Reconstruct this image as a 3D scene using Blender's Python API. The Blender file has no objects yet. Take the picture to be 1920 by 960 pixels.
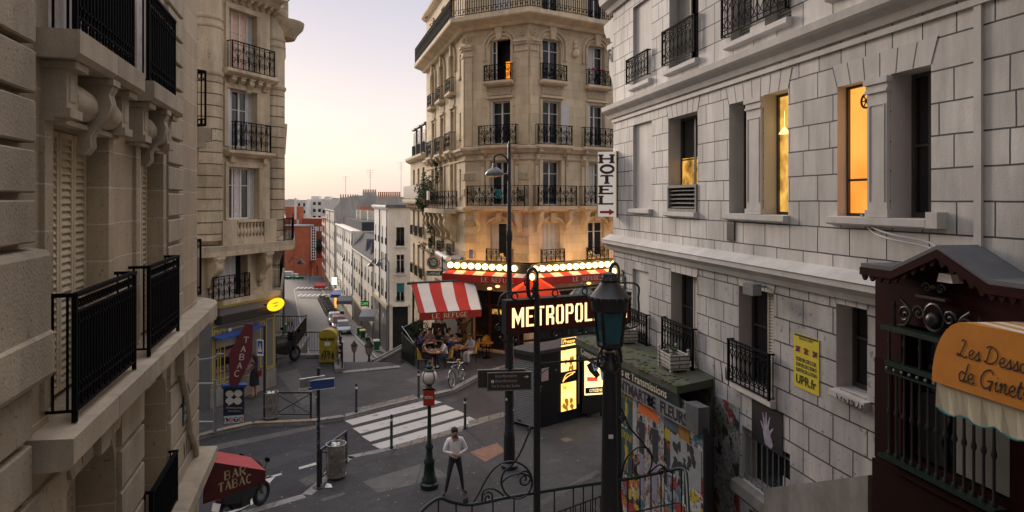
import bpy,bmesh,math,random
from mathutils import Vector,Matrix
rnd=random.Random(7)
SC=bpy.context.scene
COL=SC.collection
R=math.radians
PI=math.pi
# ------------------------------------------------------------------ camera, sky, sun
FPX,CX,HY,EYE=1280.0,960.0,375.0,7.7
cam=bpy.data.objects.new('camera',bpy.data.cameras.new('camera'))
COL.objects.link(cam);SC.camera=cam
cam.location=(0,0,EYE);cam.rotation_euler=(R(90),0,0)
cam.data.sensor_width=36;cam.data.lens=36*FPX/1920
cam.data.shift_y=-(480-HY)/1920
cam.data.clip_start=0.1;cam.data.clip_end=4000
SUN_EL,SUN_AZ=7.0,-31.0
w=bpy.data.worlds.new('World');SC.world=w;w.use_nodes=True
nt=w.node_tree;nt.nodes.clear()
wo=nt.nodes.new('ShaderNodeOutputWorld');bg=nt.nodes.new('ShaderNodeBackground')
sky=nt.nodes.new('ShaderNodeTexSky');sky.sky_type='NISHITA';sky.sun_disc=False
sky.sun_elevation=R(SUN_EL);sky.sun_rotation=R(SUN_AZ);sky.air_density=1.0;sky.dust_density=2.0
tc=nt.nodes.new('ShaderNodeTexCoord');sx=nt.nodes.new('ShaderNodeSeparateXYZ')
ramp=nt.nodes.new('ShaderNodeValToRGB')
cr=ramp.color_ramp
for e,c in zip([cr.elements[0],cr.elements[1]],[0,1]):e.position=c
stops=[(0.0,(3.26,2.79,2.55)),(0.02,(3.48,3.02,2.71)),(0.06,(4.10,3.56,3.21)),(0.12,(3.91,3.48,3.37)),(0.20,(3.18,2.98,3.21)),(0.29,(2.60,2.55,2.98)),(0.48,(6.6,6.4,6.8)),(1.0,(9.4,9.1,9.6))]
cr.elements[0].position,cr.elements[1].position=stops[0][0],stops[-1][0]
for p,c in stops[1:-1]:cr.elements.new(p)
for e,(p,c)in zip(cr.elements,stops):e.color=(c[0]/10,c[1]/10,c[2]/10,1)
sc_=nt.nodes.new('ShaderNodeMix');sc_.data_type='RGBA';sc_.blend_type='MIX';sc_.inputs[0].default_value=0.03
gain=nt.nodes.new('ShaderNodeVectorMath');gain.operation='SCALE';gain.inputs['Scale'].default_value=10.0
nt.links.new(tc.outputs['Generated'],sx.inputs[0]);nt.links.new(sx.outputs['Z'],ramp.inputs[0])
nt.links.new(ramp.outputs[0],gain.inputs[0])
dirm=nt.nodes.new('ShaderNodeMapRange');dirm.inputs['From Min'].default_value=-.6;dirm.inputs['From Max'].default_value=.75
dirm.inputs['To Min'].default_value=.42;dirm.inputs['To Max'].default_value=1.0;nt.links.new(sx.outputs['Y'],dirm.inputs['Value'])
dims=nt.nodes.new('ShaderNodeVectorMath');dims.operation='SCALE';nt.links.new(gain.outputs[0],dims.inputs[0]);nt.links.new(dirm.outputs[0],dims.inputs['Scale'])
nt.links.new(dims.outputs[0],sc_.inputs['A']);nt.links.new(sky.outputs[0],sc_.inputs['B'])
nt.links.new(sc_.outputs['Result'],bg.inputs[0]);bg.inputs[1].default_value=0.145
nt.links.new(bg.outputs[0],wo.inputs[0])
sun=bpy.data.objects.new('sun',bpy.data.lights.new('sun','SUN'));COL.objects.link(sun)
sun.data.energy=1.9;sun.data.angle=R(16);sun.data.color=(1.0,.82,.66)
se,sa=R(13.0),R(SUN_AZ)
sun.rotation_euler=Vector((math.cos(se)*math.sin(sa),math.cos(se)*math.cos(sa),math.sin(se))).to_track_quat('Z','Y').to_euler()
SC.view_settings.view_transform='Standard';SC.view_settings.look='None'
SC.view_settings.exposure=0.8;SC.view_settings.gamma=1.0
# ------------------------------------------------------------------ materials
def _n(nt,t,**kw):
 n=nt.nodes.new(t)
 for k,v in kw.items():setattr(n,k,v)
 return n
def mat(name,col,rough=.7,metal=0.,spec=.5,var=.0,vscale=3.,stain=0.,bump=0.,bscale=40.,emit=None,estr=0.,brick=None,coat=0.,squash=1.,trans=0.,thin=0.,speck=0.):
 """brick = (width, height, mortar, mortar colour[, offset]) in metres, on the UV map (u along the wall, v = height)."""
 m=bpy.data.materials.new(name);m.use_nodes=True
 nt=m.node_tree;b=nt.nodes['Principled BSDF']
 b.inputs['Roughness'].default_value=rough;b.inputs['Metallic'].default_value=metal
 b.inputs['Specular IOR Level'].default_value=spec
 b.inputs['Base Color'].default_value=(*col,1)
 if coat:b.inputs['Coat Weight'].default_value=coat
 if trans:b.inputs['Transmission Weight'].default_value=trans
 if thin:
  tb_=_n(nt,'ShaderNodeBsdfTranslucent');tb_.inputs['Color'].default_value=(*[min(1,c*1.3)for c in col],1);ms_=_n(nt,'ShaderNodeMixShader');ms_.inputs[0].default_value=thin
  nt.links.new(b.outputs[0],ms_.inputs[1]);nt.links.new(tb_.outputs[0],ms_.inputs[2]);nt.links.new(ms_.outputs[0],nt.nodes['Material Output'].inputs['Surface'])
 L=nt.links.new
 cur=None;bumpsrc=[]
 geo=_n(nt,'ShaderNodeNewGeometry')
 def mul(a,fac_socket,lo,hi):
  mr=_n(nt,'ShaderNodeMapRange');mr.inputs['From Min'].default_value=.25;mr.inputs['From Max'].default_value=.75
  mr.inputs['To Min'].default_value=lo;mr.inputs['To Max'].default_value=hi
  L(fac_socket,mr.inputs['Value'])
  v=_n(nt,'ShaderNodeVectorMath',operation='SCALE');L(a,v.inputs[0]);L(mr.outputs[0],v.inputs['Scale']);return v.outputs[0]
 rgb=_n(nt,'ShaderNodeRGB');rgb.outputs[0].default_value=(*col,1);cur=rgb.outputs[0]
 if brick:
  bw,bh,mo,mc=brick[:4]
  uv=_n(nt,'ShaderNodeTexCoord')
  bt=_n(nt,'ShaderNodeTexBrick');bt.offset=brick[4]if len(brick)>4 else .5;bt.squash=squash;bt.squash_frequency=3
  bt.inputs['Scale'].default_value=1;bt.inputs['Brick Width'].default_value=bw;bt.inputs['Row Height'].default_value=bh
  bt.inputs['Mortar Size'].default_value=mo;bt.inputs['Mortar Smooth'].default_value=.15;bt.inputs['Bias'].default_value=0
  bt.inputs['Color1'].default_value=(*[c*.86 for c in col],1);bt.inputs['Color2'].default_value=(*[min(1,c*1.08)for c in col],1)
  bt.inputs['Mortar'].default_value=(*mc,1)
  # slightly wobbly joints
  wn=_n(nt,'ShaderNodeTexNoise');wn.inputs['Scale'].default_value=1.7;L(geo.outputs['Position'],wn.inputs['Vector'])
  ws=_n(nt,'ShaderNodeVectorMath',operation='SCALE');ws.inputs['Scale'].default_value=.02;L(wn.outputs['Color'],ws.inputs[0])
  wa=_n(nt,'ShaderNodeVectorMath',operation='ADD');L(uv.outputs['UV'],wa.inputs[0]);L(ws.outputs[0],wa.inputs[1])
  L(wa.outputs[0],bt.inputs['Vector']);cur=bt.outputs['Color']
  inv=_n(nt,'ShaderNodeMath',operation='SUBTRACT');inv.inputs[0].default_value=1;L(bt.outputs['Fac'],inv.inputs[1])
  bumpsrc.append((inv.outputs[0],.012))
 if var:
  n1=_n(nt,'ShaderNodeTexNoise');n1.inputs['Scale'].default_value=vscale;n1.inputs['Detail'].default_value=5;n1.inputs['Roughness'].default_value=.65
  L(geo.outputs['Position'],n1.inputs['Vector']);cur=mul(cur,n1.outputs['Fac'],1-var,1+var)
 if stain:
  mp=_n(nt,'ShaderNodeMapping');mp.inputs['Scale'].default_value=(2.2,2.2,.35);L(geo.outputs['Position'],mp.inputs['Vector'])
  n2=_n(nt,'ShaderNodeTexNoise');n2.inputs['Scale'].default_value=1.0;n2.inputs['Detail'].default_value=7;n2.inputs['Roughness'].default_value=.7
  L(mp.outputs[0],n2.inputs['Vector']);cur=mul(cur,n2.outputs['Fac'],1-stain,1+stain*.6)
  n4=_n(nt,'ShaderNodeTexNoise');n4.inputs['Scale'].default_value=.45;n4.inputs['Detail'].default_value=3
  L(geo.outputs['Position'],n4.inputs['Vector']);cur=mul(cur,n4.outputs['Fac'],1-stain*.7,1+stain*.4)
 if speck:
  n5=_n(nt,'ShaderNodeTexNoise');n5.inputs['Scale'].default_value=speck;n5.inputs['Detail'].default_value=3;L(geo.outputs['Position'],n5.inputs['Vector'])
  m5=_n(nt,'ShaderNodeMapRange');m5.inputs['From Min'].default_value=.31;m5.inputs['From Max'].default_value=.36;m5.inputs['To Min'].default_value=.5;m5.inputs['To Max'].default_value=1;L(n5.outputs['Fac'],m5.inputs['Value'])
  v5=_n(nt,'ShaderNodeVectorMath',operation='SCALE');L(cur,v5.inputs[0]);L(m5.outputs[0],v5.inputs['Scale']);cur=v5.outputs[0]
 if cur is not rgb.outputs[0]:L(cur,b.inputs['Base Color'])
 if bump:
  n3=_n(nt,'ShaderNodeTexNoise');n3.inputs['Scale'].default_value=bscale;n3.inputs['Detail'].default_value=4
  L(geo.outputs['Position'],n3.inputs['Vector']);bumpsrc.append((n3.outputs['Fac'],bump))
 prev=None
 for s,d in bumpsrc:
  bn=_n(nt,'ShaderNodeBump');bn.inputs['Strength'].default_value=.8;bn.inputs['Distance'].default_value=d
  L(s,bn.inputs['Height'])
  if prev:L(prev,bn.inputs['Normal'])
  prev=bn.outputs[0]
 if prev:L(prev,b.inputs['Normal'])
 if emit:
  b.inputs['Emission Color'].default_value=(*emit,1);b.inputs['Emission Strength'].default_value=estr
 return m
def glow_mat(name,c1,c2,estr,scale=3.,dark=None,thr=.55,zgrad=None):
 """a lit, mottled surface (lamp-lit room or backlit poster)"""
 m=bpy.data.materials.new(name);m.use_nodes=True;nt=m.node_tree;b=nt.nodes['Principled BSDF'];L=nt.links.new
 b.inputs['Base Color'].default_value=(.03,.02,.01,1);b.inputs['Roughness'].default_value=.2
 geo=_n(nt,'ShaderNodeNewGeometry');n=_n(nt,'ShaderNodeTexNoise');n.inputs['Scale'].default_value=scale;n.inputs['Detail'].default_value=3
 L(geo.outputs['Position'],n.inputs['Vector'])
 r=_n(nt,'ShaderNodeValToRGB');L(n.outputs['Fac'],r.inputs[0])
 r.color_ramp.elements[0].position=.3;r.color_ramp.elements[0].color=(*c1,1)
 r.color_ramp.elements[1].position=.62;r.color_ramp.elements[1].color=(*c2,1)
 if dark:
  e=r.color_ramp.elements.new(thr+.12);e.color=(*dark,1);r.color_ramp.elements[1].position=min(.62,thr)
 L(r.outputs[0],b.inputs['Emission Color']);b.inputs['Emission Strength'].default_value=estr
 return m
def poster_mat(name,cols,scale=6.,seed=0.,rough=.7,cell=True,emit=0.):
 """torn layers of printed paper: random flat patches of colour"""
 m=bpy.data.materials.new(name);m.use_nodes=True;nt=m.node_tree;b=nt.nodes['Principled BSDF'];L=nt.links.new
 b.inputs['Roughness'].default_value=rough
 tcn=_n(nt,'ShaderNodeTexCoord');mp=_n(nt,'ShaderNodeMapping');mp.inputs['Location'].default_value=(seed,seed*.7,0)
 L(tcn.outputs['UV'],mp.inputs['Vector'])
 wn=_n(nt,'ShaderNodeTexNoise');wn.inputs['Scale'].default_value=5;wn.inputs['Detail'].default_value=6;L(mp.outputs[0],wn.inputs['Vector'])
 ws=_n(nt,'ShaderNodeVectorMath',operation='SCALE');ws.inputs['Scale'].default_value=.5;L(wn.outputs['Color'],ws.inputs[0])
 wa=_n(nt,'ShaderNodeVectorMath',operation='ADD');L(mp.outputs[0],wa.inputs[0]);L(ws.outputs[0],wa.inputs[1])
 v=_n(nt,'ShaderNodeTexVoronoi');v.inputs['Scale'].default_value=scale;L(wa.outputs[0],v.inputs['Vector'])
 sp=_n(nt,'ShaderNodeSeparateColor');L(v.outputs['Color'],sp.inputs[0])
 r=_n(nt,'ShaderNodeValToRGB');r.color_ramp.interpolation='CONSTANT';L(sp.outputs[0],r.inputs[0])
 for i,c in enumerate(cols):
  e=r.color_ramp.elements[0]if i==0 else r.color_ramp.elements[1]if i==1 else r.color_ramp.elements.new(i/len(cols))
  e.position=i/len(cols)
  e.color=(*c,1)
 n2=_n(nt,'ShaderNodeTexNoise');n2.inputs['Scale'].default_value=14;n2.inputs['Detail'].default_value=8;L(mp.outputs[0],n2.inputs['Vector'])
 r2=_n(nt,'ShaderNodeValToRGB');r2.color_ramp.elements[0].position=.40;r2.color_ramp.elements[1].position=.44
 r2.color_ramp.elements[0].color=(.08,.08,.09,1);r2.color_ramp.elements[1].color=(1,1,1,1);L(n2.outputs['Fac'],r2.inputs[0])
 mx=_n(nt,'ShaderNodeMix',data_type='RGBA',blend_type='MULTIPLY');mx.inputs[0].default_value=.8
 L(r.outputs[0],mx.inputs['A']);L(r2.outputs[0],mx.inputs['B']);L(mx.outputs['Result'],b.inputs['Base Color'])
 if emit:L(mx.outputs['Result'],b.inputs['Emission Color']);b.inputs['Emission Strength'].default_value=emit
 return m
def stripe_mat(name,c1,c2,width,rough=.8,axis=0,emit=0.):
 m=bpy.data.materials.new(name);m.use_nodes=True;nt=m.node_tree;b=nt.nodes['Principled BSDF'];L=nt.links.new
 b.inputs['Roughness'].default_value=rough
 tcn=_n(nt,'ShaderNodeTexCoord');s=_n(nt,'ShaderNodeSeparateXYZ');L(tcn.outputs['UV'],s.inputs[0])
 f=_n(nt,'ShaderNodeMath',operation='PINGPONG');f.inputs[1].default_value=width;L(s.outputs[axis],f.inputs[0])
 g=_n(nt,'ShaderNodeMath',operation='GREATER_THAN');g.inputs[1].default_value=width/2;L(f.outputs[0],g.inputs[0])
 mx=_n(nt,'ShaderNodeMix',data_type='RGBA');mx.inputs['A'].default_value=(*c1,1);mx.inputs['B'].default_value=(*c2,1)
 L(g.outputs[0],mx.inputs[0]);
 n=_n(nt,'ShaderNodeTexNoise');n.inputs['Scale'].default_value=3;n.inputs['Detail'].default_value=4
 mr=_n(nt,'ShaderNodeMapRange');mr.inputs['To Min'].default_value=.78;mr.inputs['To Max'].default_value=1.15;L(n.outputs['Fac'],mr.inputs[0])
 v=_n(nt,'ShaderNodeVectorMath',operation='SCALE');L(mx.outputs['Result'],v.inputs[0]);L(mr.outputs[0],v.inputs['Scale'])
 L(v.outputs[0],b.inputs['Base Color'])
 return m
M={}
M['iron']=mat('black_iron',(.006,.0065,.008),.8,.0,.06)
M['iron_green']=mat('green_iron',(.006,.020,.014),.35,.0,.5,var=.3,vscale=9)
M['iron_dark']=mat('dark_painted_iron',(.018,.018,.02),.4,0,.5,var=.35,vscale=14)
M['glass']=mat('window_glass',(.012,.015,.018),.06,0,.6,var=.4,vscale=.8)
M['glass_dim']=mat('dim_window_glass',(.02,.022,.022),.15,0,.5,var=.5,vscale=1.1)
M['white_frame']=mat('white_window_paint',(.62,.60,.57),.5,var=.08)
M['dark_frame']=mat('dark_window_paint',(.05,.045,.04),.5,var=.3)
M['shutter_white']=mat('white_shutter_paint',(.55,.54,.52),.6,var=.12,vscale=5)
M['curtain']=mat('white_curtain',(.55,.52,.50),.8,var=.3,vscale=9)
M['curtain_warm']=mat('warm_curtain',(.62,.40,.30),.8,var=.25,vscale=6)
M['zinc']=mat('zinc_roof',(.13,.135,.145),.65,0,.3,var=.25,vscale=1.2,stain=.3)
M['slate']=mat('slate_roof',(.07,.075,.085),.9,spec=.1,var=.3,vscale=3,brick=(.3,.16,.008,(.03,.03,.035)))
M['pot']=mat('terracotta_pots',(.42,.14,.06),.8,var=.25)
M['asphalt']=mat('road_asphalt',(.031,.032,.036),.75,0,.4,var=.3,vscale=7,stain=.42,bump=.006,bscale=60)
M['pavement']=mat('pavement_asphalt',(.056,.055,.057),.8,0,.35,var=.25,vscale=8,stain=.42,bump=.005,bscale=60)
M['kerb']=mat('granite_kerb',(.21,.20,.19),.75,var=.3,vscale=6,brick=(1.0,5.,.015,(.07,.07,.07)))
def two_tone(name,c1,c2,scale,lo=.42,hi=.52,rough=.85,bump=0.):
 m=bpy.data.materials.new(name);m.use_nodes=True;nt=m.node_tree;b=nt.nodes['Principled BSDF'];L=nt.links.new;b.inputs['Roughness'].default_value=rough
 geo=_n(nt,'ShaderNodeNewGeometry');n=_n(nt,'ShaderNodeTexNoise');n.inputs['Scale'].default_value=scale;n.inputs['Detail'].default_value=9;n.inputs['Roughness'].default_value=.72
 L(geo.outputs['Position'],n.inputs['Vector']);r=_n(nt,'ShaderNodeValToRGB');L(n.outputs['Fac'],r.inputs[0])
 r.color_ramp.elements[0].position,r.color_ramp.elements[1].position=lo,hi;r.color_ramp.elements[0].color=(*c1,1);r.color_ramp.elements[1].color=(*c2,1);L(r.outputs[0],b.inputs['Base Color'])
 if bump:bn=_n(nt,'ShaderNodeBump');bn.inputs['Distance'].default_value=bump;L(n.outputs['Fac'],bn.inputs['Height']);L(bn.outputs[0],b.inputs['Normal'])
 return m
M['marking']=two_tone('worn_road_paint',(.07,.07,.075),(.46,.445,.42),2.6,.30,.43)
M['tactile']=mat('yellowed_paint',(.30,.22,.13),.8,var=.4,vscale=6)
M['concrete']=mat('stained_concrete',(.25,.235,.215),.85,var=.25,vscale=3,stain=.35,bump=.004)
M['red_cloth']=mat('red_canvas',(.36,.028,.02),.8,var=.18,vscale=4)
M['dkred_cloth']=mat('dark_red_canvas',(.22,.018,.015),.8,var=.2,vscale=4)
M['white']=mat('white_paint',(.75,.73,.70),.6,var=.06)
M['cream']=mat('cream_letters',(.68,.58,.40),.6)
M['black']=mat('black_paint',(.012,.012,.013),.5)
M['steel']=mat('galvanised_steel',(.32,.33,.35),.38,.7,.5,var=.2,vscale=8)
M['chrome']=mat('bright_chrome',(.6,.6,.6),.2,1.)
M['rubber']=mat('black_rubber',(.015,.015,.015),.8)
M['foliage']=mat('green_leaves',(.045,.09,.025),.7,var=.5,vscale=5)
M['foliage_dark']=mat('dark_leaves',(.02,.042,.018),.7,var=.5,vscale=4)
M['flower_red']=mat('red_petals',(.5,.02,.03),.7)
M['bark']=mat('brown_bark',(.06,.042,.03),.9,var=.3)
M['skin']=mat('skin',(.42,.23,.15),.6,var=.06)
M['hair']=mat('dark_hair',(.018,.012,.009),.6)
M['blue_sign']=mat('blue_sign_enamel',(.03,.07,.26),.35)
M['green_bin']=mat('green_plastic',(.01,.13,.05),.45)
M['wood']=mat('weathered_white_wood',(.44,.42,.38),.75,var=.25,vscale=7,brick=(9.,.085,.012,(.08,.07,.06)))
M['table']=mat('varnished_table',(.42,.15,.04),.3,var=.3,vscale=8)
M['rattan']=stripe_mat('yellow_black_rattan',(.62,.42,.05),(.02,.02,.015),.06)
# ------------------------------------------------------------------ objects
def setp(o,label=None,cat=None,group=None,kind=None):
 if label:o['label']=label
 if cat:o['category']=cat
 if group:o['group']=group
 if kind:o['kind']=kind
 return o
def root(name,label,cat,loc=(0,0,0),rz=0.,group=None,kind=None):
 o=bpy.data.objects.new(name,None);COL.objects.link(o)
 o.empty_display_size=.2
 o.location=loc;o.rotation_euler=(0,0,rz)
 return setp(o,label,cat,group,kind)
def children(o):return[c for c in COL.objects if c.parent is o]
def dup(src,loc,rz=None,label=None,group=None,scale=None):
 r=src.copy();COL.objects.link(r);r.location=loc
 if rz is not None:r.rotation_euler=(0,0,rz)
 if scale:r.scale=(scale,)*3
 if label:r['label']=label
 if group:r['group']=group
 for ch in src_children(src):
  c=ch.copy();COL.objects.link(c);c.parent=r
  for g in src_children(ch):
   d=g.copy();COL.objects.link(d);d.parent=c
 return r
def src_children(o):return list(o.children)
class MB:
 def __init__(s):s.v=[];s.f=[]
 def add(s,vs,fs):
  k=len(s.v);s.v+=[tuple(p)for p in vs];s.f+=[tuple(i+k for i in f)for f in fs];return s
 def quad(s,a,b,c,d):return s.add([a,b,c,d],[(0,1,2,3)])
 def poly(s,pts):return s.add(pts,[tuple(range(len(pts)))])
 def hexa(s,p):
  return s.add(p,[(0,3,2,1),(4,5,6,7),(0,1,5,4),(1,2,6,5),(2,3,7,6),(3,0,4,7)])
 def box(s,c,d,rz=0.):
  x,y,z=d[0]/2,d[1]/2,d[2]/2;ca,sa=math.cos(rz),math.sin(rz)
  P=[]
  for dz in(-z,z):
   for dx,dy in((-x,-y),(x,-y),(x,y),(-x,y)):
    P.append((c[0]+dx*ca-dy*sa,c[1]+dx*sa+dy*ca,c[2]+dz))
  return s.hexa(P)
 def wbox(s,W,u0,u1,z0,z1,o0,o1):
  return s.hexa([W.pt(u0,z0,o0),W.pt(u1,z0,o0),W.pt(u1,z0,o1),W.pt(u0,z0,o1),W.pt(u0,z1,o0),W.pt(u1,z1,o0),W.pt(u1,z1,o1),W.pt(u0,z1,o1)])
 def mould(s,W,u0,u1,prof):
  n=len(prof);vs=[W.pt(u0,z,o)for o,z in prof]+[W.pt(u1,z,o)for o,z in prof]
  return s.add(vs,[(i,(i+1)%n,n+(i+1)%n,n+i)for i in range(n)]+[tuple(range(n))[::-1],tuple(range(n,2*n))])
 def prism(s,pts,vec):
  n=len(pts);vec=Vector(vec);vs=[Vector(p)for p in pts];vs=vs+[p+vec for p in vs]
  return s.add(vs,[(i,(i+1)%n,n+(i+1)%n,n+i)for i in range(n)]+[tuple(range(n))[::-1],tuple(range(n,2*n))])
 def tube(s,pts,r,n=6,closed=False,cap=True):
  pts=[Vector(p)for p in pts];m=len(pts);rr=r if isinstance(r,(list,tuple))else[r]*m
  vs=[];up=None
  for i,p in enumerate(pts):
   a=pts[(i-1)%m]if(i>0 or closed)else p;b=pts[(i+1)%m]if(i<m-1 or closed)else p
   t=(b-a)
   t=t.normalized()if t.length>1e-9 else Vector((0,0,1))
   if up is None:
    up=Vector((0,0,1))if abs(t.z)<.9 else Vector((1,0,0))
   x=t.cross(up)
   if x.length<1e-6:x=t.cross(Vector((0,1,0)))
   x.normalize();y=x.cross(t).normalized();up=y
   for k in range(n):
    an=2*PI*(k+.5)/n;vs.append(p+x*math.cos(an)*rr[i]+y*math.sin(an)*rr[i])
  fs=[]
  for i in range(m if closed else m-1):
   j=(i+1)%m
   for k in range(n):fs.append((i*n+k,i*n+(k+1)%n,j*n+(k+1)%n,j*n+k))
  if cap and not closed:fs+=[tuple(range(n))[::-1],tuple(range((m-1)*n,m*n))]
  return s.add(vs,fs)
 def lathe(s,c,prof,n=12,axis=None):
  vs=[]
  for r,z in prof:
   for k in range(n):
    a=2*PI*k/n;vs.append((c[0]+r*math.cos(a),c[1]+r*math.sin(a),c[2]+z))
  m=len(prof)
  fs=[(i*n+k,i*n+(k+1)%n,(i+1)*n+(k+1)%n,(i+1)*n+k)for i in range(m-1)for k in range(n)]
  fs+=[tuple(range(n))[::-1],tuple(range((m-1)*n,m*n))]
  return s.add(vs,fs)
 def ball(s,c,r,n=10,m=6,sc=(1,1,1)):
  prof=[]
  vs=[];
  for i in range(m+1):
   t=-PI/2+PI*i/m
   for k in range(n):
    a=2*PI*k/n
    rr=max(math.cos(t),.02)
    vs.append((c[0]+r*rr*math.cos(a)*sc[0],c[1]+r*rr*math.sin(a)*sc[1],c[2]+r*math.sin(t)*sc[2]))
  fs=[(i*n+k,i*n+(k+1)%n,(i+1)*n+(k+1)%n,(i+1)*n+k)for i in range(m)for k in range(n)]
  fs+=[tuple(range(n))[::-1],tuple(range(m*n,(m+1)*n))]
  return s.add(vs,fs)
 def xf(s,mtx,k0=0):
  s.v[k0:]=[tuple(mtx@Vector(p))for p in s.v[k0:]];return s
 def build(s,name,material,parent=None,world=True,smooth=False,uvdir=None,label=None):
  me=bpy.data.meshes.new(name);me.from_pydata(s.v,[],s.f)
  bm=bmesh.new();bm.from_mesh(me);bmesh.ops.recalc_face_normals(bm,faces=bm.faces)
  uvl=bm.loops.layers.uv.new('UVMap')
  for f in bm.faces:
   nn=f.normal
   if uvdir is not None:
    t=Vector(uvdir)
    if abs(nn.z)<.75:
     for l in f.loops:l[uvl].uv=(l.vert.co.dot(t),l.vert.co.z)
    else:
     t2=Vector((-t.y,t.x,0))
     for l in f.loops:l[uvl].uv=(l.vert.co.dot(t),l.vert.co.dot(t2))
   elif abs(nn.z)<.75:
    t=Vector((-nn.y,nn.x,0));t.normalize()
    for l in f.loops:l[uvl].uv=(l.vert.co.dot(t),l.vert.co.z)
   else:
    for l in f.loops:l[uvl].uv=(l.vert.co.x,l.vert.co.y)
  bm.to_mesh(me);bm.free()
  if smooth:
   me.shade_smooth();me.set_sharp_from_angle(angle=R(40))
  me.materials.append(M[material]if isinstance(material,str)else material)
  o=bpy.data.objects.new(name,me);COL.objects.link(o)
  if parent:
   o.parent=parent
   if world:
    p=parent
    while p.parent is not None:p=p.parent
    me.transform((Matrix.Translation(p.location)@p.rotation_euler.to_matrix().to_4x4()).inverted())
  elif world and s.v:
   c=Vector((sum(q[0]for q in s.v)/len(s.v),sum(q[1]for q in s.v)/len(s.v),min(q[2]for q in s.v)))
   me.transform(Matrix.Translation(-c));o.location=c
  if label:o['label']=label
  return o
# ------------------------------------------------------------------ picture-to-place helpers
def P(px,py,Y):return Vector(((px-CX)/FPX*Y,Y,EYE-(py-HY)/FPX*Y))
def G(px,py,z=0.):
 Y=(EYE-z)*FPX/(py-HY);return Vector(((px-CX)/FPX*Y,Y,z))
class Wall:
 """a vertical plane: origin, unit direction t, outward normal n"""
 def __init__(s,a,b,flip=False):
  s.o=Vector((a[0],a[1]));d=Vector((b[0]-a[0],b[1]-a[1]));s.len=d.length;s.t=d.normalized()
  s.n=Vector((s.t.y,-s.t.x))
  if flip:s.n=-s.n
 def pt(s,u,z,off=0.):
  q=s.o+s.t*u+s.n*off;return Vector((q.x,q.y,z))
 def u(s,px,off=0.):
  k=(px-CX)/FPX;o=s.o+s.n*off
  return(k*o.y-o.x)/(s.t.x-k*s.t.y)
 def z(s,px,py,off=0.):
  q=s.pt(s.u(px,off),0,off);return EYE-(py-HY)/FPX*q.y
 def shift(s,off):
  a=s.o+s.n*off;w=Wall((a.x,a.y),(a.x+s.t.x,a.y+s.t.y));w.n=s.n;w.len=s.len;return w
 @property
 def t3(s):return Vector((s.t.x,s.t.y,0))
 @property
 def n3(s):return Vector((s.n.x,s.n.y,0))
 @property
 def ang(s):return math.atan2(s.t.y,s.t.x)
def facade(mb,W,u0,u1,z0,z1,ops=(),depth=.25,rev=None):
 """wall face with real openings and reveals; ops = [(ua, ub, za, zb)]"""
 us=sorted({u0,u1,*[min(max(x,u0),u1)for o in ops for x in o[:2]]});zs=sorted({z0,z1,*[min(max(x,z0),z1)for o in ops for x in o[2:4]]})
 idx={}
 vs=[];fs=[]
 def vi(u,z):
  k=(round(u,5),round(z,5))
  if k not in idx:idx[k]=len(vs);vs.append(W.pt(u,z))
  return idx[k]
 for i in range(len(us)-1):
  for j in range(len(zs)-1):
   uc,zc=(us[i]+us[i+1])/2,(zs[j]+zs[j+1])/2
   if any(o[0]<uc<o[1]and o[2]<zc<o[3]for o in ops):continue
   fs.append((vi(us[i],zs[j]),vi(us[i+1],zs[j]),vi(us[i+1],zs[j+1]),vi(us[i],zs[j+1])))
 mb.add(vs,fs)
 for o in ops:
  a,b,c,d=o[:4];dp=-(o[4]if len(o)>4 else depth)
  if rev:mb=MB()
  mb.quad(W.pt(a,c),W.pt(a,d),W.pt(a,d,dp),W.pt(a,c,dp))
  mb.quad(W.pt(b,c),W.pt(b,d),W.pt(b,d,dp),W.pt(b,c,dp))
  mb.quad(W.pt(a,c),W.pt(b,c),W.pt(b,c,dp),W.pt(a,c,dp))
  mb.quad(W.pt(a,d),W.pt(b,d),W.pt(b,d,dp),W.pt(a,d,dp))
  if rev:mb.build('window_reveal',*rev)
 return mb
def window(par,W,a,b,c,d,depth=.25,cols=2,transom=.72,frame='white_frame',glass='glass',curtain=None,fw=.055,name='window',curt_frac=(0,1)):
 """casement: frame part with a pane (and a curtain) as sub-parts"""
 f=MB();dp=-depth
 o0,o1=dp-.02,dp+.045
 f.wbox(W,a,a+fw,c,d,o0,o1);f.wbox(W,b-fw,b,c,d,o0,o1)
 f.wbox(W,a+fw,b-fw,c,c+fw*1.3,o0,o1);f.wbox(W,a+fw,b-fw,d-fw,d,o0,o1)
 for k in range(1,cols):
  m=a+(b-a)*k/cols;f.wbox(W,m-fw*.75,m+fw*.75,c+fw*1.3,d-fw,o0,o1+.004)
 if transom:zt=c+(d-c)*transom;f.wbox(W,a+fw,b-fw,zt-fw*.3,zt+fw*.3,o0,o1-.006)
 w=f.build(name,frame,par)
 MB().wbox(W,a+.01,b-.01,c+.01,d-.01,dp-.03,dp+.002).build('pane',glass,w)
 if curtain:
  wd=b-a-2*fw;x0=a+fw+wd*curt_frac[0];x1=a+fw+wd*curt_frac[1]
  n=max(4,int((x1-x0)/.09));mb=MB();pts=[]
  for i in range(n+1):
   u=x0+(x1-x0)*i/n;pts.append((u,dp+.008+.012*(i%2)))
  for(ua,oa),(ub,ob)in zip(pts,pts[1:]):
   mb.quad(W.pt(ua,c+fw*1.3,oa),W.pt(ub,c+fw*1.3,ob),W.pt(ub,d-fw,ob),W.pt(ua,d-fw,oa))
  mb.build('curtain',curtain,w)
 return w
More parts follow.
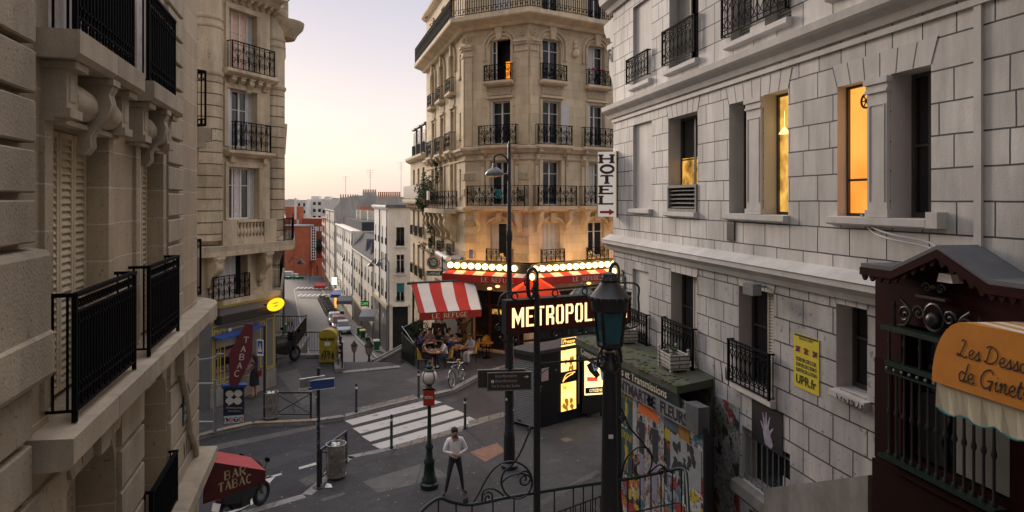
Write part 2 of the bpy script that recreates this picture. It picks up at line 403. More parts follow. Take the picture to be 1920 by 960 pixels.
def louvre(mb,W,a,b,c,d,off,pitch=.07,th=.03,frame=.05):
 mb.wbox(W,a,a+frame,c,d,off,off+th);mb.wbox(W,b-frame,b,c,d,off,off+th)
 mb.wbox(W,a+frame,b-frame,c,c+frame,off,off+th);mb.wbox(W,a+frame,b-frame,d-frame,d,off,off+th)
 mb.wbox(W,a+frame,b-frame,c+frame,d-frame,off,off+.006)
 n=max(2,int((d-c-2*frame)/pitch))
 for i in range(n):
  z=c+frame+(i+.2)*(d-c-2*frame)/n;p=(d-c-2*frame)/n
  mb.mould(W,a+frame,b-frame,[(off+.006,z+p*.75),(off+th*.9,z),(off+th*.9,z+p*.14),(off+.006,z+p*.9)])
def spiral(c,ax,az,r0,turns,a0,n=14,sgn=1,r1=.0):
 pts=[]
 for i in range(n+1):
  t=i/n;a=a0+sgn*2*PI*turns*t;r=r0*(1-t)+r1*t
  pts.append(Vector(c)+ax*(r*math.cos(a))+az*(r*math.sin(a)))
 return pts
ZV=Vector((0,0,1))
def rail_frame(mb,W,u0,u1,z0,z1,off,bar=.018,ends=True):
 mb.wbox(W,u0-bar,u1+bar,z1-.03,z1,off-.025,off+.025)
 mb.wbox(W,u0,u1,z0,z0+.025,off-.014,off+.014)
 for u in((u0,u1)if ends else()):mb.wbox(W,u-bar,u+bar,z0-.02,z1-.03,off-bar,off+bar)
def rail_scroll(mb,W,u0,u1,z0,z1,off,cell=.34,r=.012,ret=0.):
 """ornamental balcony front with S scrolls between bars"""
 rail_frame(mb,W,u0,u1,z0,z1,off)
 h=z1-z0;n=max(1,round((u1-u0)/cell));c=(u1-u0)/n
 mb.wbox(W,u0,u1,z1-.13,z1-.115,off-.01,off+.01)
 for i in range(n+1):
  u=u0+i*c
  if 0<i<n:mb.wbox(W,u-.013,u+.013,z0,z1-.03,off-.013,off+.013)
 for i in range(n):
  um=u0+(i+.5)*c;s=1 if i%2 else-1
  cen=W.pt(um+s*c*.08,z0+h*.3,off);mb.tube(spiral(cen,W.t3,ZV,c*.42,1.6,-PI/2,13,s),r,3,cap=False)
  cen=W.pt(um-s*c*.08,z0+h*.66,off);mb.tube(spiral(cen,W.t3,ZV,c*.30,1.4,PI/2,11,s),r,3,cap=False)
  mb.tube([W.pt(um-s*c*.42,z0+h*.15,off),W.pt(um-s*c*.3,z0+h*.5,off),W.pt(um+s*c*.3,z0+h*.62,off),W.pt(um+s*c*.42,z0+h*.86,off)],r,3,cap=False)
  mb.tube(spiral(W.pt(um,z1-.075,off),W.t3,ZV,.04,1,0,8),.007,3,cap=False)
 if ret:
  for u in(u0,u1):side_return(mb,W,u,z0,z1,off,ret)
def side_return(mb,W,u,z0,z1,off,ret):
 mb.hexa([W.pt(u-.015,z1-.03,off-ret),W.pt(u+.015,z1-.03,off-ret),W.pt(u+.015,z1-.03,off),W.pt(u-.015,z1-.03,off),W.pt(u-.015,z1,off-ret),W.pt(u+.015,z1,off-ret),W.pt(u+.015,z1,off),W.pt(u-.015,z1,off)])
 n=max(2,int(ret/.12))
 for i in range(n):
  o=off-ret*(i+.5)/n;mb.wbox(W,u-.008,u+.008,z0,z1-.03,o-.008,o+.008)
 mb.wbox(W,u-.01,u+.01,z0,z0+.02,off-ret,off)
def rail_bars(mb,W,u0,u1,z0,z1,off,pitch=.1,r=.011,rings=False,ret=0.):
 rail_frame(mb,W,u0,u1,z0,z1,off)
 n=max(2,round((u1-u0)/pitch));h=z1-z0
 zb,zt=(z0+.14,z1-.16)if rings else(z0,z1-.03)
 if rings:
  mb.wbox(W,u0,u1,zb-.012,zb,off-.012,off+.012);mb.wbox(W,u0,u1,zt,zt+.012,off-.012,off+.012)
 for i in range(1,n):
  u=u0+(u1-u0)*i/n
  mb.wbox(W,u-r,u+r,zb,zt,off-r,off+r)
  if rings:
   for z in(zb+.07,zt-.07):mb.wbox(W,u-r*1.8,u+r*1.8,z-.01,z+.01,off-r*1.8,off+r*1.8)
 if rings:
  for i in range(n):
   u=u0+(u1-u0)*(i+.5)/n;k=(u1-u0)/n*.42
   mb.tube([W.pt(u+k*math.cos(a*PI/5),(zt+z1-.03)/2+.006+min(k,.058)*math.sin(a*PI/5),off)for a in range(10)],.009,4,closed=True)
   if i%2==0:mb.tube([W.pt(u+.04*math.cos(a*PI/5),z0+.08+.055*math.sin(a*PI/5),off)for a in range(10)],.014,4,closed=True)
 if ret:
  for u in(u0,u1):side_return(mb,W,u,z0,z1,off,ret)
def rail_ovals(mb,W,u0,u1,z0,z1,off,cell=.2,ret=.1):
 """window guard with crossing pointed ovals and little scrolls under the rail"""
 rail_frame(mb,W,u0,u1,z0,z1,off);h=z1-z0;n=max(2,round((u1-u0)/cell));c=(u1-u0)/n
 zt=z1-.14;mb.wbox(W,u0,u1,zt,zt+.012,off-.01,off+.01);mb.wbox(W,u0,u1,z0+.1,z0+.112,off-.01,off+.01)
 for i in range(n+1):
  u=u0+i*c
  if 0<i<n:mb.wbox(W,u-.009,u+.009,z0,z1-.03,off-.009,off+.009)
  for s in(-1,1):
   if(i==0 and s<0)or(i==n and s>0):continue
   pts=[W.pt(u+s*c*.95*math.sin(PI*k/8),z0+.1+(zt-z0-.1)*k/8,off)for k in range(9)]
   mb.tube(pts,.009,3,cap=False)
 for i in range(n):
  for s in(-1,1):mb.tube(spiral(W.pt(u0+(i+.5)*c+s*c*.2,zt+.06,off),W.t3,ZV,c*.2,1.2,PI/2,8,s),.007,3,cap=False)
 if ret:
  for u in(u0,u1):side_return(mb,W,u,z0,z1,off,ret)
def corbel(mb,W,u,z_top,h,proj,wd):
 """scrolled bracket under a slab"""
 n=10;prof=[(0,z_top)]
 for i in range(n+1):
  t=i/n;prof.append((proj*(1-t)**.8*(1+.15*math.sin(t*PI*2)),z_top-h*t))
 prof=[(0,z_top),(proj,z_top),(proj,z_top-h*.12),(proj*.9,z_top-h*.2),(proj*.98,z_top-h*.34),(proj*.86,z_top-h*.5),(proj*.55,z_top-h*.62),(proj*.36,z_top-h*.76),(proj*.38,z_top-h*.9),(proj*.2,z_top-h),(0,z_top-h)]
 mb.mould(W,u-wd/2,u+wd/2,prof)
 mb.mould(W,u-wd*.62,u+wd*.62,[(0,z_top),(proj*1.06,z_top),(proj*1.06,z_top-h*.08),(0,z_top-h*.08)])
# ------------------------------------------------------------------ lettering
def bez_text(name,s,material,parent,o,rt,up,w,h,bold=0.,depth=.004,sheer=0.,fit=True):
 """built-in font, turned to mesh and fitted to a w x h box whose lower left corner is o"""
 cu=bpy.data.curves.new(name,'FONT');cu.body=s;cu.size=1;cu.offset=bold;cu.shear=sheer;cu.extrude=0;cu.resolution_u=3
 ob=bpy.data.objects.new('tmp',cu);COL.objects.link(ob)
 dg=bpy.context.evaluated_depsgraph_get();me=bpy.data.meshes.new_from_object(ob.evaluated_get(dg))
 bpy.data.objects.remove(ob);bpy.data.curves.remove(cu)
 xs=[v.co.x for v in me.vertices];ys=[v.co.y for v in me.vertices]
 x0,x1,y0,y1=min(xs),max(xs),min(ys),max(ys)
 sxx=w/(x1-x0);syy=h/(y1-y0)
 rt=Vector(rt).normalized();up=Vector(up).normalized();nn=rt.cross(up);o=Vector(o)
 mb=MB()
 mb.add([o+rt*((v.co.x-x0)*sxx)+up*((v.co.y-y0)*syy)+nn*depth for v in me.vertices],[tuple(p.vertices)for p in me.polygons])
 bpy.data.meshes.remove(me)
 return mb.build(name,material,parent)
def arc(cx,cy,rx,ry,a0,a1,n=8):return[(cx+rx*math.cos(R(a0+(a1-a0)*i/n)),cy+ry*math.sin(R(a0+(a1-a0)*i/n)))for i in range(n+1)]
# capitals as strokes in a unit box: (points, 't'hick or 'n'arrow)
CAPS={'L':[([(0,0),(0,1)],'t'),([(0,0),(.9,0),(.9,.16)],'n')],'E':[([(0,0),(0,1)],'t'),([(0,0),(.9,0),(.9,.15)],'n'),([(0,1),(.85,1),(.85,.85)],'n'),([(0,.52),(.6,.52)],'n')],'F':[([(0,0),(0,1)],'t'),([(0,1),(.85,1),(.85,.85)],'n'),([(0,.52),(.6,.52)],'n')],'R':[([(0,0),(0,1)],'t'),([(0,1),(.45,1)]+arc(.45,.76,.4,.24,90,-90,8)+[(0,.52)],'n'),([(.35,.5),(.9,0)],'t')],'B':[([(0,0),(0,1)],'t'),([(0,1),(.4,1)]+arc(.4,.76,.38,.24,90,-90,8)+[(0,.52)],'n'),([(.4,.52)]+arc(.4,.26,.46,.26,90,-90,8)+[(0,0)],'n')],'P':[([(0,0),(0,1)],'t'),([(0,1),(.45,1)]+arc(.45,.74,.42,.26,90,-90,8)+[(0,.48)],'n')],'U':[([(0,1),(0,.35)]+arc(.42,.35,.42,.35,180,270,6),'t'),(arc(.42,.35,.42,.35,270,360,6)+[(.84,1)],'n')],'G':[(arc(.46,.5,.46,.5,40,320,16),'m'),([(.82,.42),(.82,.12)],'t'),([(.6,.42),(.95,.42)],'n')],'C':[(arc(.46,.5,.46,.5,45,315,16),'m')],'O':[(arc(.48,.5,.48,.5,0,360,20),'m')],'A':[([(0,0),(.45,1)],'n'),([(.45,1),(.95,0)],'t'),([(.18,.36),(.74,.36)],'n')],'T':[([(.45,0),(.45,1)],'t'),([(0,.84),(0,1),(.9,1),(.9,.84)],'n')],'H':[([(0,0),(0,1)],'t'),([(.85,0),(.85,1)],'t'),([(0,.5),(.85,.5)],'n')],'M':[([(0,0),(0,1)],'t'),([(0,1),(.45,.25),(.9,1)],'t'),([(.9,0),(.9,1)],'t')],'N':[([(0,0),(0,1)],'t'),([(0,1),(.8,0)],'t'),([(.8,0),(.8,1)],'t')],'I':[([(.1,0),(.1,1)],'t')],'S':[(arc(.42,.75,.36,.25,35,270,10)+arc(.42,.25,.4,.25,90,-145,10),'m')],'V':[([(0,1),(.42,0)],'t'),([(.42,0),(.85,1)],'n')],'D':[([(0,0),(0,1)],'t'),([(0,1),(.35,1)]+arc(.35,.5,.5,.5,90,-90,10)+[(0,0)],'m')],}
WID={'I':.22,'M':1.0,'A':1.0,'L':.9,'F':.88}
def strip(mb,pts,wd,fr):
 """flat ribbon along 2D points through frame function fr"""
 n=len(pts);lf=[];rg=[]
 for i,p in enumerate(pts):
  a=pts[max(0,i-1)];b=pts[min(n-1,i+1)];d=(b[0]-a[0],b[1]-a[1]);l=math.hypot(*d)or 1;nx,ny=-d[1]/l,d[0]/l
  ww=wd[i]if isinstance(wd,list)else wd
  lf.append(fr(p[0]+nx*ww/2,p[1]+ny*ww/2));rg.append(fr(p[0]-nx*ww/2,p[1]-ny*ww/2))
 mb.add(lf+rg,[(i,i+1,n+i+1,n+i)for i in range(n-1)])
def caps_text(name,s,material,parent,o,rt,up,w,h,thick=.16,thin=.07,serif=0.,gap=.3,asp=.75,depth=.004,space=.6):
 """capital letters from strokes; o lower left, fitted to w x h"""
 o=Vector(o);rt=Vector(rt).normalized();up=Vector(up).normalized();nn=rt.cross(up)
 adv=[(WID.get(c,.92)*asp if c!=' ' else space)+gap for c in s];tot=sum(adv)-gap
 k=w/tot;x=0;mb=MB();lay=[0]
 for c,a in zip(s,adv):
  if c!=' ':
   for pts,kind in CAPS[c]:
    tw={'t':thick,'n':thin,'m':(thick+thin)/2}[kind]
    lay[0]+=1
    def fr(px,py,x=x,e=(lay[0]%3)*.0008):return o+rt*(px*k)+up*(py*h)+nn*(depth+e)
    # stroke width handled in metres: build points in metric space
    mp=[((x+p[0]*asp)*k,p[1]*h*(1-thin*.0))for p in pts]
    strip(mb,mp,tw*h,lambda a_,b_,e=(lay[0]%3)*.0008:o+rt*a_+up*b_+nn*(depth+e))
    if serif and kind=='t' and abs(pts[0][0]-pts[-1][0])<.6:
     for q in(pts[0],pts[-1]):
      if q[1]in(0,1):
       mx,my=(x+q[0]*asp)*k,q[1]*h
       strip(mb,[(mx-serif*h,my),(mx+serif*h,my)],thin*h*.9,lambda a_,b_:o+rt*a_+up*b_+nn*(depth+.003))
  x+=a
 return mb.build(name,material,parent)
SCRIPT={'L':([[(.1,1.75),(.35,1.95),(.5,1.7),(.32,1.0),(.1,.25),(-.15,.05),(-.2,.25),(.1,.2),(.5,0),(.85,.2)]],.95),'D':([[(.35,1.75),(.2,.9),(.05,.1),(-.15,.25),(.25,.0),(.8,.3),(1.05,1.0),(.8,1.65),(.3,1.9),(-.05,1.65)]],1.25),'G':([[(1.0,1.5),(.75,1.9),(.3,1.6),(.05,.9),(.15,.2),(.5,0),(.9,.4),(1.0,.85),(.6,.75)],[(1.0,.85),(.85,.0),(.95,-.1)]],1.2),'e':([[(.0,.35),(.35,.55),(.45,.85),(.25,1.0),(.05,.65),(.1,.15),(.35,0),(.65,.3)]],.62),'s':([[(.0,.2),(.3,.9),(.32,1.05),(.35,.7),(.42,.25),(.2,0),(.02,.12)],[(.3,.02),(.6,.25)]],.58),'o':([[(.35,.95),(.1,.8),(.05,.25),(.3,0),(.5,.3),(.5,.8),(.3,.95),(.45,.75),(.7,.85)]],.7),'u':([[(.0,.7),(.12,.95),(.08,.3),(.25,0),(.5,.3),(.58,.95)],[(.58,.95),(.52,.25),(.65,0),(.8,.25)]],.8),'d':([[(.5,.8),(.25,1.0),(.03,.6),(.1,.1),(.3,.02),(.5,.4),(.75,1.95)],[(.75,1.95),(.52,.4),(.6,0),(.8,.25)]],.82),'i':([[(.05,.6),(.18,.95),(.1,.3),(.2,0),(.4,.25)],[(.22,1.3),(.24,1.4)]],.42),'n':([[(.0,.6),(.15,.95),(.08,.02)],[(.08,.02),(.2,.6),(.42,.98),(.5,.7),(.45,.25),(.55,0),(.75,.25)]],.75),'t':([[(.0,.4),(.25,1.6),(.12,.35),(.25,0),(.45,.25)],[(.0,1.05),(.42,1.1)]],.48),' ':([],.45)}
def catmull(pts,k=5):
 out=[]
 q=[pts[0]]+list(pts)+[pts[-1]]
 for i in range(1,len(q)-2):
  for j in range(k):
   t=j/k;out.append(tuple(.5*((2*q[i][a])+(-q[i-1][a]+q[i+1][a])*t+(2*q[i-1][a]-5*q[i][a]+4*q[i+1][a]-q[i+2][a])*t*t+(-q[i-1][a]+3*q[i][a]-3*q[i+1][a]+q[i+2][a])*t**3)for a in range(len(q[0]))))
 out.append(tuple(pts[-1]));return out
def script_text(name,s,material,parent,o,rt,up,xh,wd=.13,slant=.12,depth=.005,hs=1.):
 o=Vector(o);rt=Vector(rt).normalized();up=Vector(up).normalized();nn=rt.cross(up);x=0;mb=MB();e=0
 for c in s:
  st,a=SCRIPT[c]
  for pts in st:
   e=(e+1)%4
   pp=[((x+p[0]+slant*p[1])*xh*hs,p[1]*xh)for p in catmull(pts,5)]
   strip(mb,pp,wd*xh,lambda a_,b_,e=e:o+rt*a_+up*b_+nn*(depth+e*.0006))
  x+=a
 return mb.build(name,material,parent)
# ------------------------------------------------------------------ the ground
def sheet(name,pts,z,m,kind='structure'):
 return setp(MB().poly([(p[0],p[1],z)for p in pts]).build(name,m),kind=kind)
def ribbon(name,pairs,m):
 mb=MB()
 for(a,b),(c,d)in zip(pairs,pairs[1:]):mb.quad(a,b,d,c)
 return setp(mb.build(name,m),kind='structure')
ROAD_Z=-.13
def zs(Y):
 return-4-.09*(Y-31)if Y<90 else-9.31-.045*(Y-90)
# far country: one sheet under everything that reaches the horizon
g=MB();xs=[-900,-200,-60,-25,0,40,200,900];ys=[-60,0,36,60,90,140,260,500,1000,2500]
gz={-60:-.6,0:-.6,36:-5.6}
for i in range(len(xs)-1):
 for j in range(len(ys)-1):
  def zz(y):return gz[y]if y in gz else(zs(y)-.3 if y<=260 else zs(260)-.3-(y-260)*.004)
  g.quad((xs[i],ys[j],zz(ys[j])),(xs[i+1],ys[j],zz(ys[j])),(xs[i+1],ys[j+1],zz(ys[j+1])),(xs[i],ys[j+1],zz(ys[j+1])))
setp(g.build('ground',M['asphalt']),kind='structure')
# roadway of the square
sheet('road',[(-40,11),(-9,12.5),(-3,11),(6,11),(30,26),(45,34),(45,52),(3.0,33.2),(-1,33),(-40,33)],ROAD_Z,M['asphalt'])
near=[G(x,y)for x,y in((330,985),(452,960),(501,946),(567,927),(592,906),(612,882),(651,855),(720,841),(800,818),(870,798),(907,786),(948,775))]
near_ext=near+[Vector((2.6,27.0,0)),Vector((8,31.5,0)),Vector((20,37,0))]
far=[G(x,y)for x,y in((330,826),(375,817),(420,806),(475,794),(530,792),(590,789),(649,781),(720,762),(797,744),(852,731),(907,701),(946,688))]
far_ext=[Vector((-30,21.0,0))]+far+[Vector((3.0,34.6,0)),Vector((12,41,0)),Vector((30,52,0))]
near_poly=[(p.x,p.y)for p in near_ext]+[(20,24),(3.1,10),(3.1,7.0),(-6,7.0),(-14,15.5)]
far_poly=[(p.x,p.y)for p in far_ext]+[(30,60),(-4.2,44),(-5.2,31.55),(-7.6,30.5),(-8.5,33.4),(-10.6,33.4),(-11.4,38),(-14,38),(-30,34)]
def slab(name,poly,z,m):
 mb=MB().poly([(x,y,z)for x,y in poly])
 n=len(poly);mb.add([(x,y,z-.001)for x,y in poly]+[(x,y,z-.8)for x,y in poly],[(i,(i+1)%n,n+(i+1)%n,n+i)for i in range(n)])
 return setp(mb.build(name,m),kind='structure')
slab('pavement',near_poly,0,M['pavement'])
slab('pavement',far_poly,0,M['pavement'])
def kerb(pts,wd,side):
 mb=MB()
 for a,b in zip(pts,pts[1:]):
  d=(b-a).normalized();n=Vector((-d.y,d.x,0))*side
  mb.hexa([a-n*.015+ZV*-.14,b-n*.015+ZV*-.14,b+n*wd+ZV*-.14,a+n*wd+ZV*-.14,a-n*.015+ZV*.006,b-n*.015+ZV*.006,b+n*wd+ZV*.006,a+n*wd+ZV*.006])
 return setp(mb.build('kerb',M['kerb']),kind='structure')
kerb(near_ext,.26,-1);kerb(far_ext,.26,1)
# yellowed paint along the far kerb
yk=MB()
for a,b in zip(far[2:5],far[3:6]):
 d=(b-a);n=Vector((-d.y,d.x,0)).normalized();yk.quad(a+n*.02+ZV*.011,b+n*.02+ZV*.011,b+n*.22+ZV*.011,a+n*.22+ZV*.011)
setp(yk.build('kerb_paint',M['tactile']),kind='structure')
# zebra crossing and lane dashes
z4=ROAD_Z+.006
mk=MB()
for q in([(646,789),(806,748),(829,754),(661,797)],[(661,803),(835,759),(852,766),(676,813)],[(678,818),(857,769),(876,777),(694,828)],[(697,834),(880,781),(899,790),(716,843)],[(628,778),(770,744),(790,746),(643,784)]):
 if q[0][0]==628:continue
 mk.poly([G(x,y,z4)for x,y in q])
for q in([(492,903),(506,905),(516,894),(502,892)],[(462,945),(472,947),(484,932),(474,930)],[(498,898),(529,890),(527,887),(497,895)],[(561,880),(594,871),(592,867),(560,876)],[(440,970),(452,973),(462,957),(450,955)]):
 mk.poly([G(x,y,z4)for x,y in q])
setp(mk.build('road_marking',M['marking']),kind='structure')
tt=MB()
for q in([(744,842),(868,808),(862,801),(742,834)],[(672,770),(782,745),(776,740),(668,765)],[(880,797),(946,780),(944,772),(878,789)]):
 tt.poly([G(x,y,.008)for x,y in q])
setp(tt.build('tactile_paving',mat('tactile_slabs',(.19,.165,.13),.85,var=.3,vscale=8,brick=(.4,.4,.02,(.08,.075,.07),0))),kind='structure')
pv=MB()
pv.poly([G(x,y,.005)for x,y in((680,903),(800,866),(842,893),(708,924))])
pv.poly([G(x,y,.0055)for x,y in((600,936),(645,923),(648,927),(606,940))])
setp(pv.build('paving_patch',mat('concrete_patch',(.11,.104,.10),.85,var=.2,stain=.2,brick=(2.6,2.6,.02,(.06,.06,.06),0))),kind='structure')
# lower street
W0=lambda Y:(-.336*Y-.2+2.2 if Y<200 else-66)
pr=[];pl=[];prr=[]
for Y in(30.4,40,50,60,70,80,90,105,120,140,170,200):
 z=zs(Y);xl=-.336*Y+.5;xr=10.2-.336*Y
 pr.append((Vector((xl+2.1,Y,z)),Vector((xr-1.7,Y,z))))
 pl.append((Vector((xl-1.2,Y,z+.13)),Vector((xl+2.1,Y,z+.13))));prr.append((Vector((xr-1.7,Y,z+.13)),Vector((xr+.4,Y,z+.13))))
M['cobbles']=mat('street_cobbles',(.055,.054,.056),.7,var=.3,vscale=1.2,stain=.2,brick=(.24,.16,.02,(.035,.035,.035)))
ribbon('street',pr,M['cobbles']);ribbon('street_pavement',pl,M['pavement']);ribbon('street_pavement',prr,M['pavement'])
kb=MB()
for(a,b),(c,d)in zip(pr,pr[1:]):
 kb.quad(a,c,c+ZV*.135,a+ZV*.135);kb.quad(b,d,d+ZV*.135,b+ZV*.135)
 kb.quad(a+ZV*.135,c+ZV*.135,c+ZV*.135-Vector((.2,0,0)),a+ZV*.135-Vector((.2,0,0)));kb.quad(b+ZV*.135,d+ZV*.135,d+ZV*.135+Vector((.2,0,0)),b+ZV*.135+Vector((.2,0,0)))
setp(kb.build('street_kerb',M['kerb']),kind='structure')
# crossroads at the bottom of the street
zc=zs(140)
sheet('crossroads',[(-90,134),(-20,134),(-10,176),(-110,176)],zs(155)+.35,M['asphalt'])
cm=MB()
for Yc in(133,150):
 for k in range(9):
  x=-.336*Yc+3.2+k*.9;cm.quad((x,Yc-1.6,zs(Yc)+.45),(x+.45,Yc-1.6,zs(Yc)+.45),(x+.35,Yc+1.2,zs(Yc)+.45),(x-.1,Yc+1.2,zs(Yc)+.45))
setp(cm.build('street_marking',M['marking']),kind='structure')
# retaining walls of the upper square and stone steps down to the lower street
rt_=root('retaining_wall','low stone retaining wall with granite coping round the drop to the lower street','retaining wall',(-7.8,33,-2))
c=MB()
pts=[Vector((-14,38.1,0)),Vector((-11.4,38.1,0)),Vector((-10.6,33.5,0)),Vector((-8.45,33.5,0)),Vector((-7.62,30.55,0)),Vector((-5.2,31.6,0))]
for a,b in zip(pts,pts[1:]):
 d=(b-a).normalized();n=Vector((-d.y,d.x,0))
 th_=.16 if b.x<-6 else .03
 c.hexa([a+ZV*-.02-n*.3,b+ZV*-.02-n*.3,b+ZV*-.02+n*.1,a+ZV*-.02+n*.1,a+ZV*th_-n*.3,b+ZV*th_-n*.3,b+ZV*th_+n*.1,a+ZV*th_+n*.1])
c.build('coping','kerb',rt_)
c=MB()
for a,b in zip(pts,pts[1:]):c.quad(a+ZV*.0,b+ZV*.0,b+ZV*-5.5,a+ZV*-5.5)
c.build('wall_face','concrete',rt_)
st=root('stone_stairs','stone steps with sloping parapets going down from the café terrace','stairs',(-6.5,33,-2))
mb=MB()
A0=Vector((-4.9,33.6,0));dS=Vector((-1,.12,0)).normalized();nS=Vector((.12,1,0)).normalized()
for i in range(26):
 a=A0+dS*(.30*i)+ZV*(-.16*(i+1));mb.hexa([a+ZV*-.5,a+dS*.31+ZV*-.5,a+dS*.31+nS*2+ZV*-.5,a+nS*2+ZV*-.5,a,a+dS*.31,a+dS*.31+nS*2,a+nS*2])
mb.build('step','concrete',st)
for off in(-.22,2.02):
 a=A0+nS*off+ZV*.75+dS*-.2;b=a+dS*7.9+ZV*-4.3;p=MB()
 p.hexa([a+ZV*-.9,b+ZV*-.9,b+ZV*-.9+nS*.22,a+ZV*-.9+nS*.22,a,b,b+nS*.22,a+nS*.22]);p.build('parapet','concrete',st)
 a+=ZV*.003;b+=ZV*.003
 p=MB();p.hexa([a-nS*.05,b-nS*.05,b+nS*.27,a+nS*.27,a+ZV*.1-nS*.05,b+ZV*.1-nS*.05,b+ZV*.1+nS*.27,a+ZV*.1+nS*.27]);p.build('coping',M.setdefault('pale_coping',mat('pale_stone_coping',(.42,.41,.39),.85,var=.15,stain=.25)),st)
# stairs and landing the camera stands above (all below the frame edge)
sf=MB()
for i in range(27):
 y=10.9-i*.405;z=1.72+i*.163;sf.hexa([(-2.0,y-.405,z-.6),(8,y-.405,z-.6),(8,y,z-.6),(-2.0,y,z-.6),(-2.0,y-.405,z),(8,y-.405,z),(8,y,z),(-2.0,y,z)])
sf.hexa([(-2.0,10.9,-.3),(4.75,10.9,-.3),(4.5,12.75,-.3),(-2.0,11.6,-.3),(-2.0,10.9,1.6),(4.75,10.9,1.6),(4.5,12.75,1.6),(-2.0,11.6,1.6)])
sf.hexa([(-9,-9,5),(9,-9,5),(9,.05,5),(-9,.05,5),(-9,-9,6.0),(9,-9,6.0),(9,-.03,6.0),(-9,-.03,6.0)])
for i in range(27):
 y=13.5-i*.5;z=.1+i*.22;sf.hexa([(-4.6,y-.5,z-.6),(-2.03,y-.5,z-.6),(-2.03,y,z-.6),(-4.6,y,z-.6),(-4.6,y-.5,z),(-2.03,y-.5,z),(-2.03,y,z),(-4.6,y,z)])
setp(sf.build('stairs',M['concrete']),kind='structure')
# repairs, gutters and tyre-darkened strips in the asphalt
M['patch_dark']=mat('newer_asphalt',(.026,.026,.029),.7,var=.3,vscale=3)
M['patch_pale']=mat('worn_asphalt',(.082,.078,.076),.85,var=.3,vscale=4)
for q,m in(([(560,900),(700,846),(716,852),(575,912)],'patch_pale'),([(470,868),(560,842),(590,850),(500,882)],'patch_dark'),([(380,838),(600,795),(610,800),(386,848)],'patch_pale'),([(830,745),(905,718),(918,726),(842,756)],'patch_dark')):
 setp(MB().poly([G(x,y,ROAD_Z+.004)for x,y in q]).build('road_patch',m),kind='structure')
for q,m in(([(560,725),(640,705),(720,722),(640,742)],'patch_dark'),([(760,712),(850,690),(880,700),(790,724)],'patch_pale'),([(900,870),(1080,800),(1110,822),(930,905)],'patch_dark'),([(520,700),(556,692),(600,755),(566,760)],'patch_pale'),([(640,935),(790,895),(800,902),(655,945)],'patch_dark'),([(1010,940),(1120,880),(1126,886),(1018,948)],'patch_pale')):
 setp(MB().poly([G(x,y,.0035)for x,y in q]).build('pavement_patch',m),kind='structure')
cr_=MB();rg0=random.Random(12)
for k in range(26):
 px,py=rg0.uniform(420,1080),rg0.uniform(700,940);q0=G(px,py,.0075);a=rg0.uniform(0,PI);pts=[(q0.x,q0.y)]
 if G(px,py).y>21 and 400<px<900 and 760<py<880:continue
 for j in range(6):a+=rg0.uniform(-.5,.5);pts.append((pts[-1][0]+.35*math.cos(a),pts[-1][1]+.35*math.sin(a)))
 strip(cr_,pts,.014,lambda a_,b_,k=k:Vector((a_,b_,.0075+.0002*k)))
setp(cr_.build('pavement_crack',mat('dark_cracks',(.02,.02,.02),.9)),kind='structure')
# ------------------------------------------------------------------ near building on the left
M['sa']=mat('warm_limestone',(.46,.37,.26),.85,var=.1,vscale=1.3,stain=.26,bump=.004,bscale=60,speck=30,brick=(40.,.356,.008,(.60,.54,.46),0))
M['sa_plain']=mat('plain_limestone',(.43,.36,.27),.88,var=.16,vscale=2,stain=.32,bump=.008,bscale=45,speck=26)
M['sa_grooved']=mat('grooved_limestone',(.325,.255,.195),.88,var=.14,vscale=2,stain=.25,bump=.005,bscale=45)
WA=Wall((-2.15,0),(-2.15-.272*20,20))
def yu(Y):return Y*math.hypot(1,.272)
bA=root('stone_apartment_building','near warm limestone apartment building with black railings and scrolled balcony brackets','building',(-5,11,0))
U_END=yu(11.3);f=MB()
win=[(yu(5.28),yu(6.62),5.99,8.30),(yu(7.75),yu(8.85),5.99,8.30)]
top=[(yu(5.28),yu(6.75),8.98,11.4),(yu(7.75),yu(8.85),8.98,11.4)]
back=[(yu(1.2),yu(2.8),5.99,8.3),(yu(1.2),yu(2.8),8.98,11.4),(yu(-3.2),yu(-1.6),5.99,8.3),(yu(-3.2),yu(-1.6),8.98,11.4)]
facade(f,WA,yu(-13),U_END,5.72,20.5,win+top+back,.21)  # unseen height and run behind the camera extended to hold back sky light
f.build('wall','sa',bA)
arch=[(yu(5.55),yu(6.95),1.5,5.42),(yu(7.9),yu(9.15),1.5,5.50)]
f=MB();facade(f,WA,yu(-13),U_END,-1,5.72,arch,.42);f.build('lower_wall','sa',bA)
# rounded far corner, then the side street face
f=MB();cpt=WA.pt(U_END,0);t=WA.t;n=WA.n;rad=.75;cen=Vector((cpt.x-n.x*rad,cpt.y-n.y*rad));prev=None
ring=[]
for i in range(9):
 a=PI*.5*i/8;q=Vector((cen.x+rad*(n.x*math.cos(a)+t.x*math.sin(a)),cen.y+rad*(n.y*math.cos(a)+t.y*math.sin(a))));ring.append(q)
ring.append(Vector((ring[-1].x-n.x*16,ring[-1].y-n.y*16)))
for a,b in zip(ring,ring[1:]):f.quad((a.x,a.y,-1),(b.x,b.y,-1),(b.x,b.y,20.5),(a.x,a.y,20.5))
f.quad((ring[-1].x,ring[-1].y,-1),WA.pt(yu(-13),-1,-14),WA.pt(yu(-13),20.5,-14),(ring[-1].x,ring[-1].y,20.5))
f.quad(WA.pt(yu(-13),-1),WA.pt(yu(-13),-1,-14),WA.pt(yu(-13),20.5,-14),WA.pt(yu(-13),20.5))
f.poly([WA.pt(yu(-13),20.5),WA.pt(U_END,20.5)]+[Vector((q.x,q.y,20.5))for q in ring]+[WA.pt(yu(-13),20.5,-14)])
f.build('corner_wall','sa',bA,smooth=True)
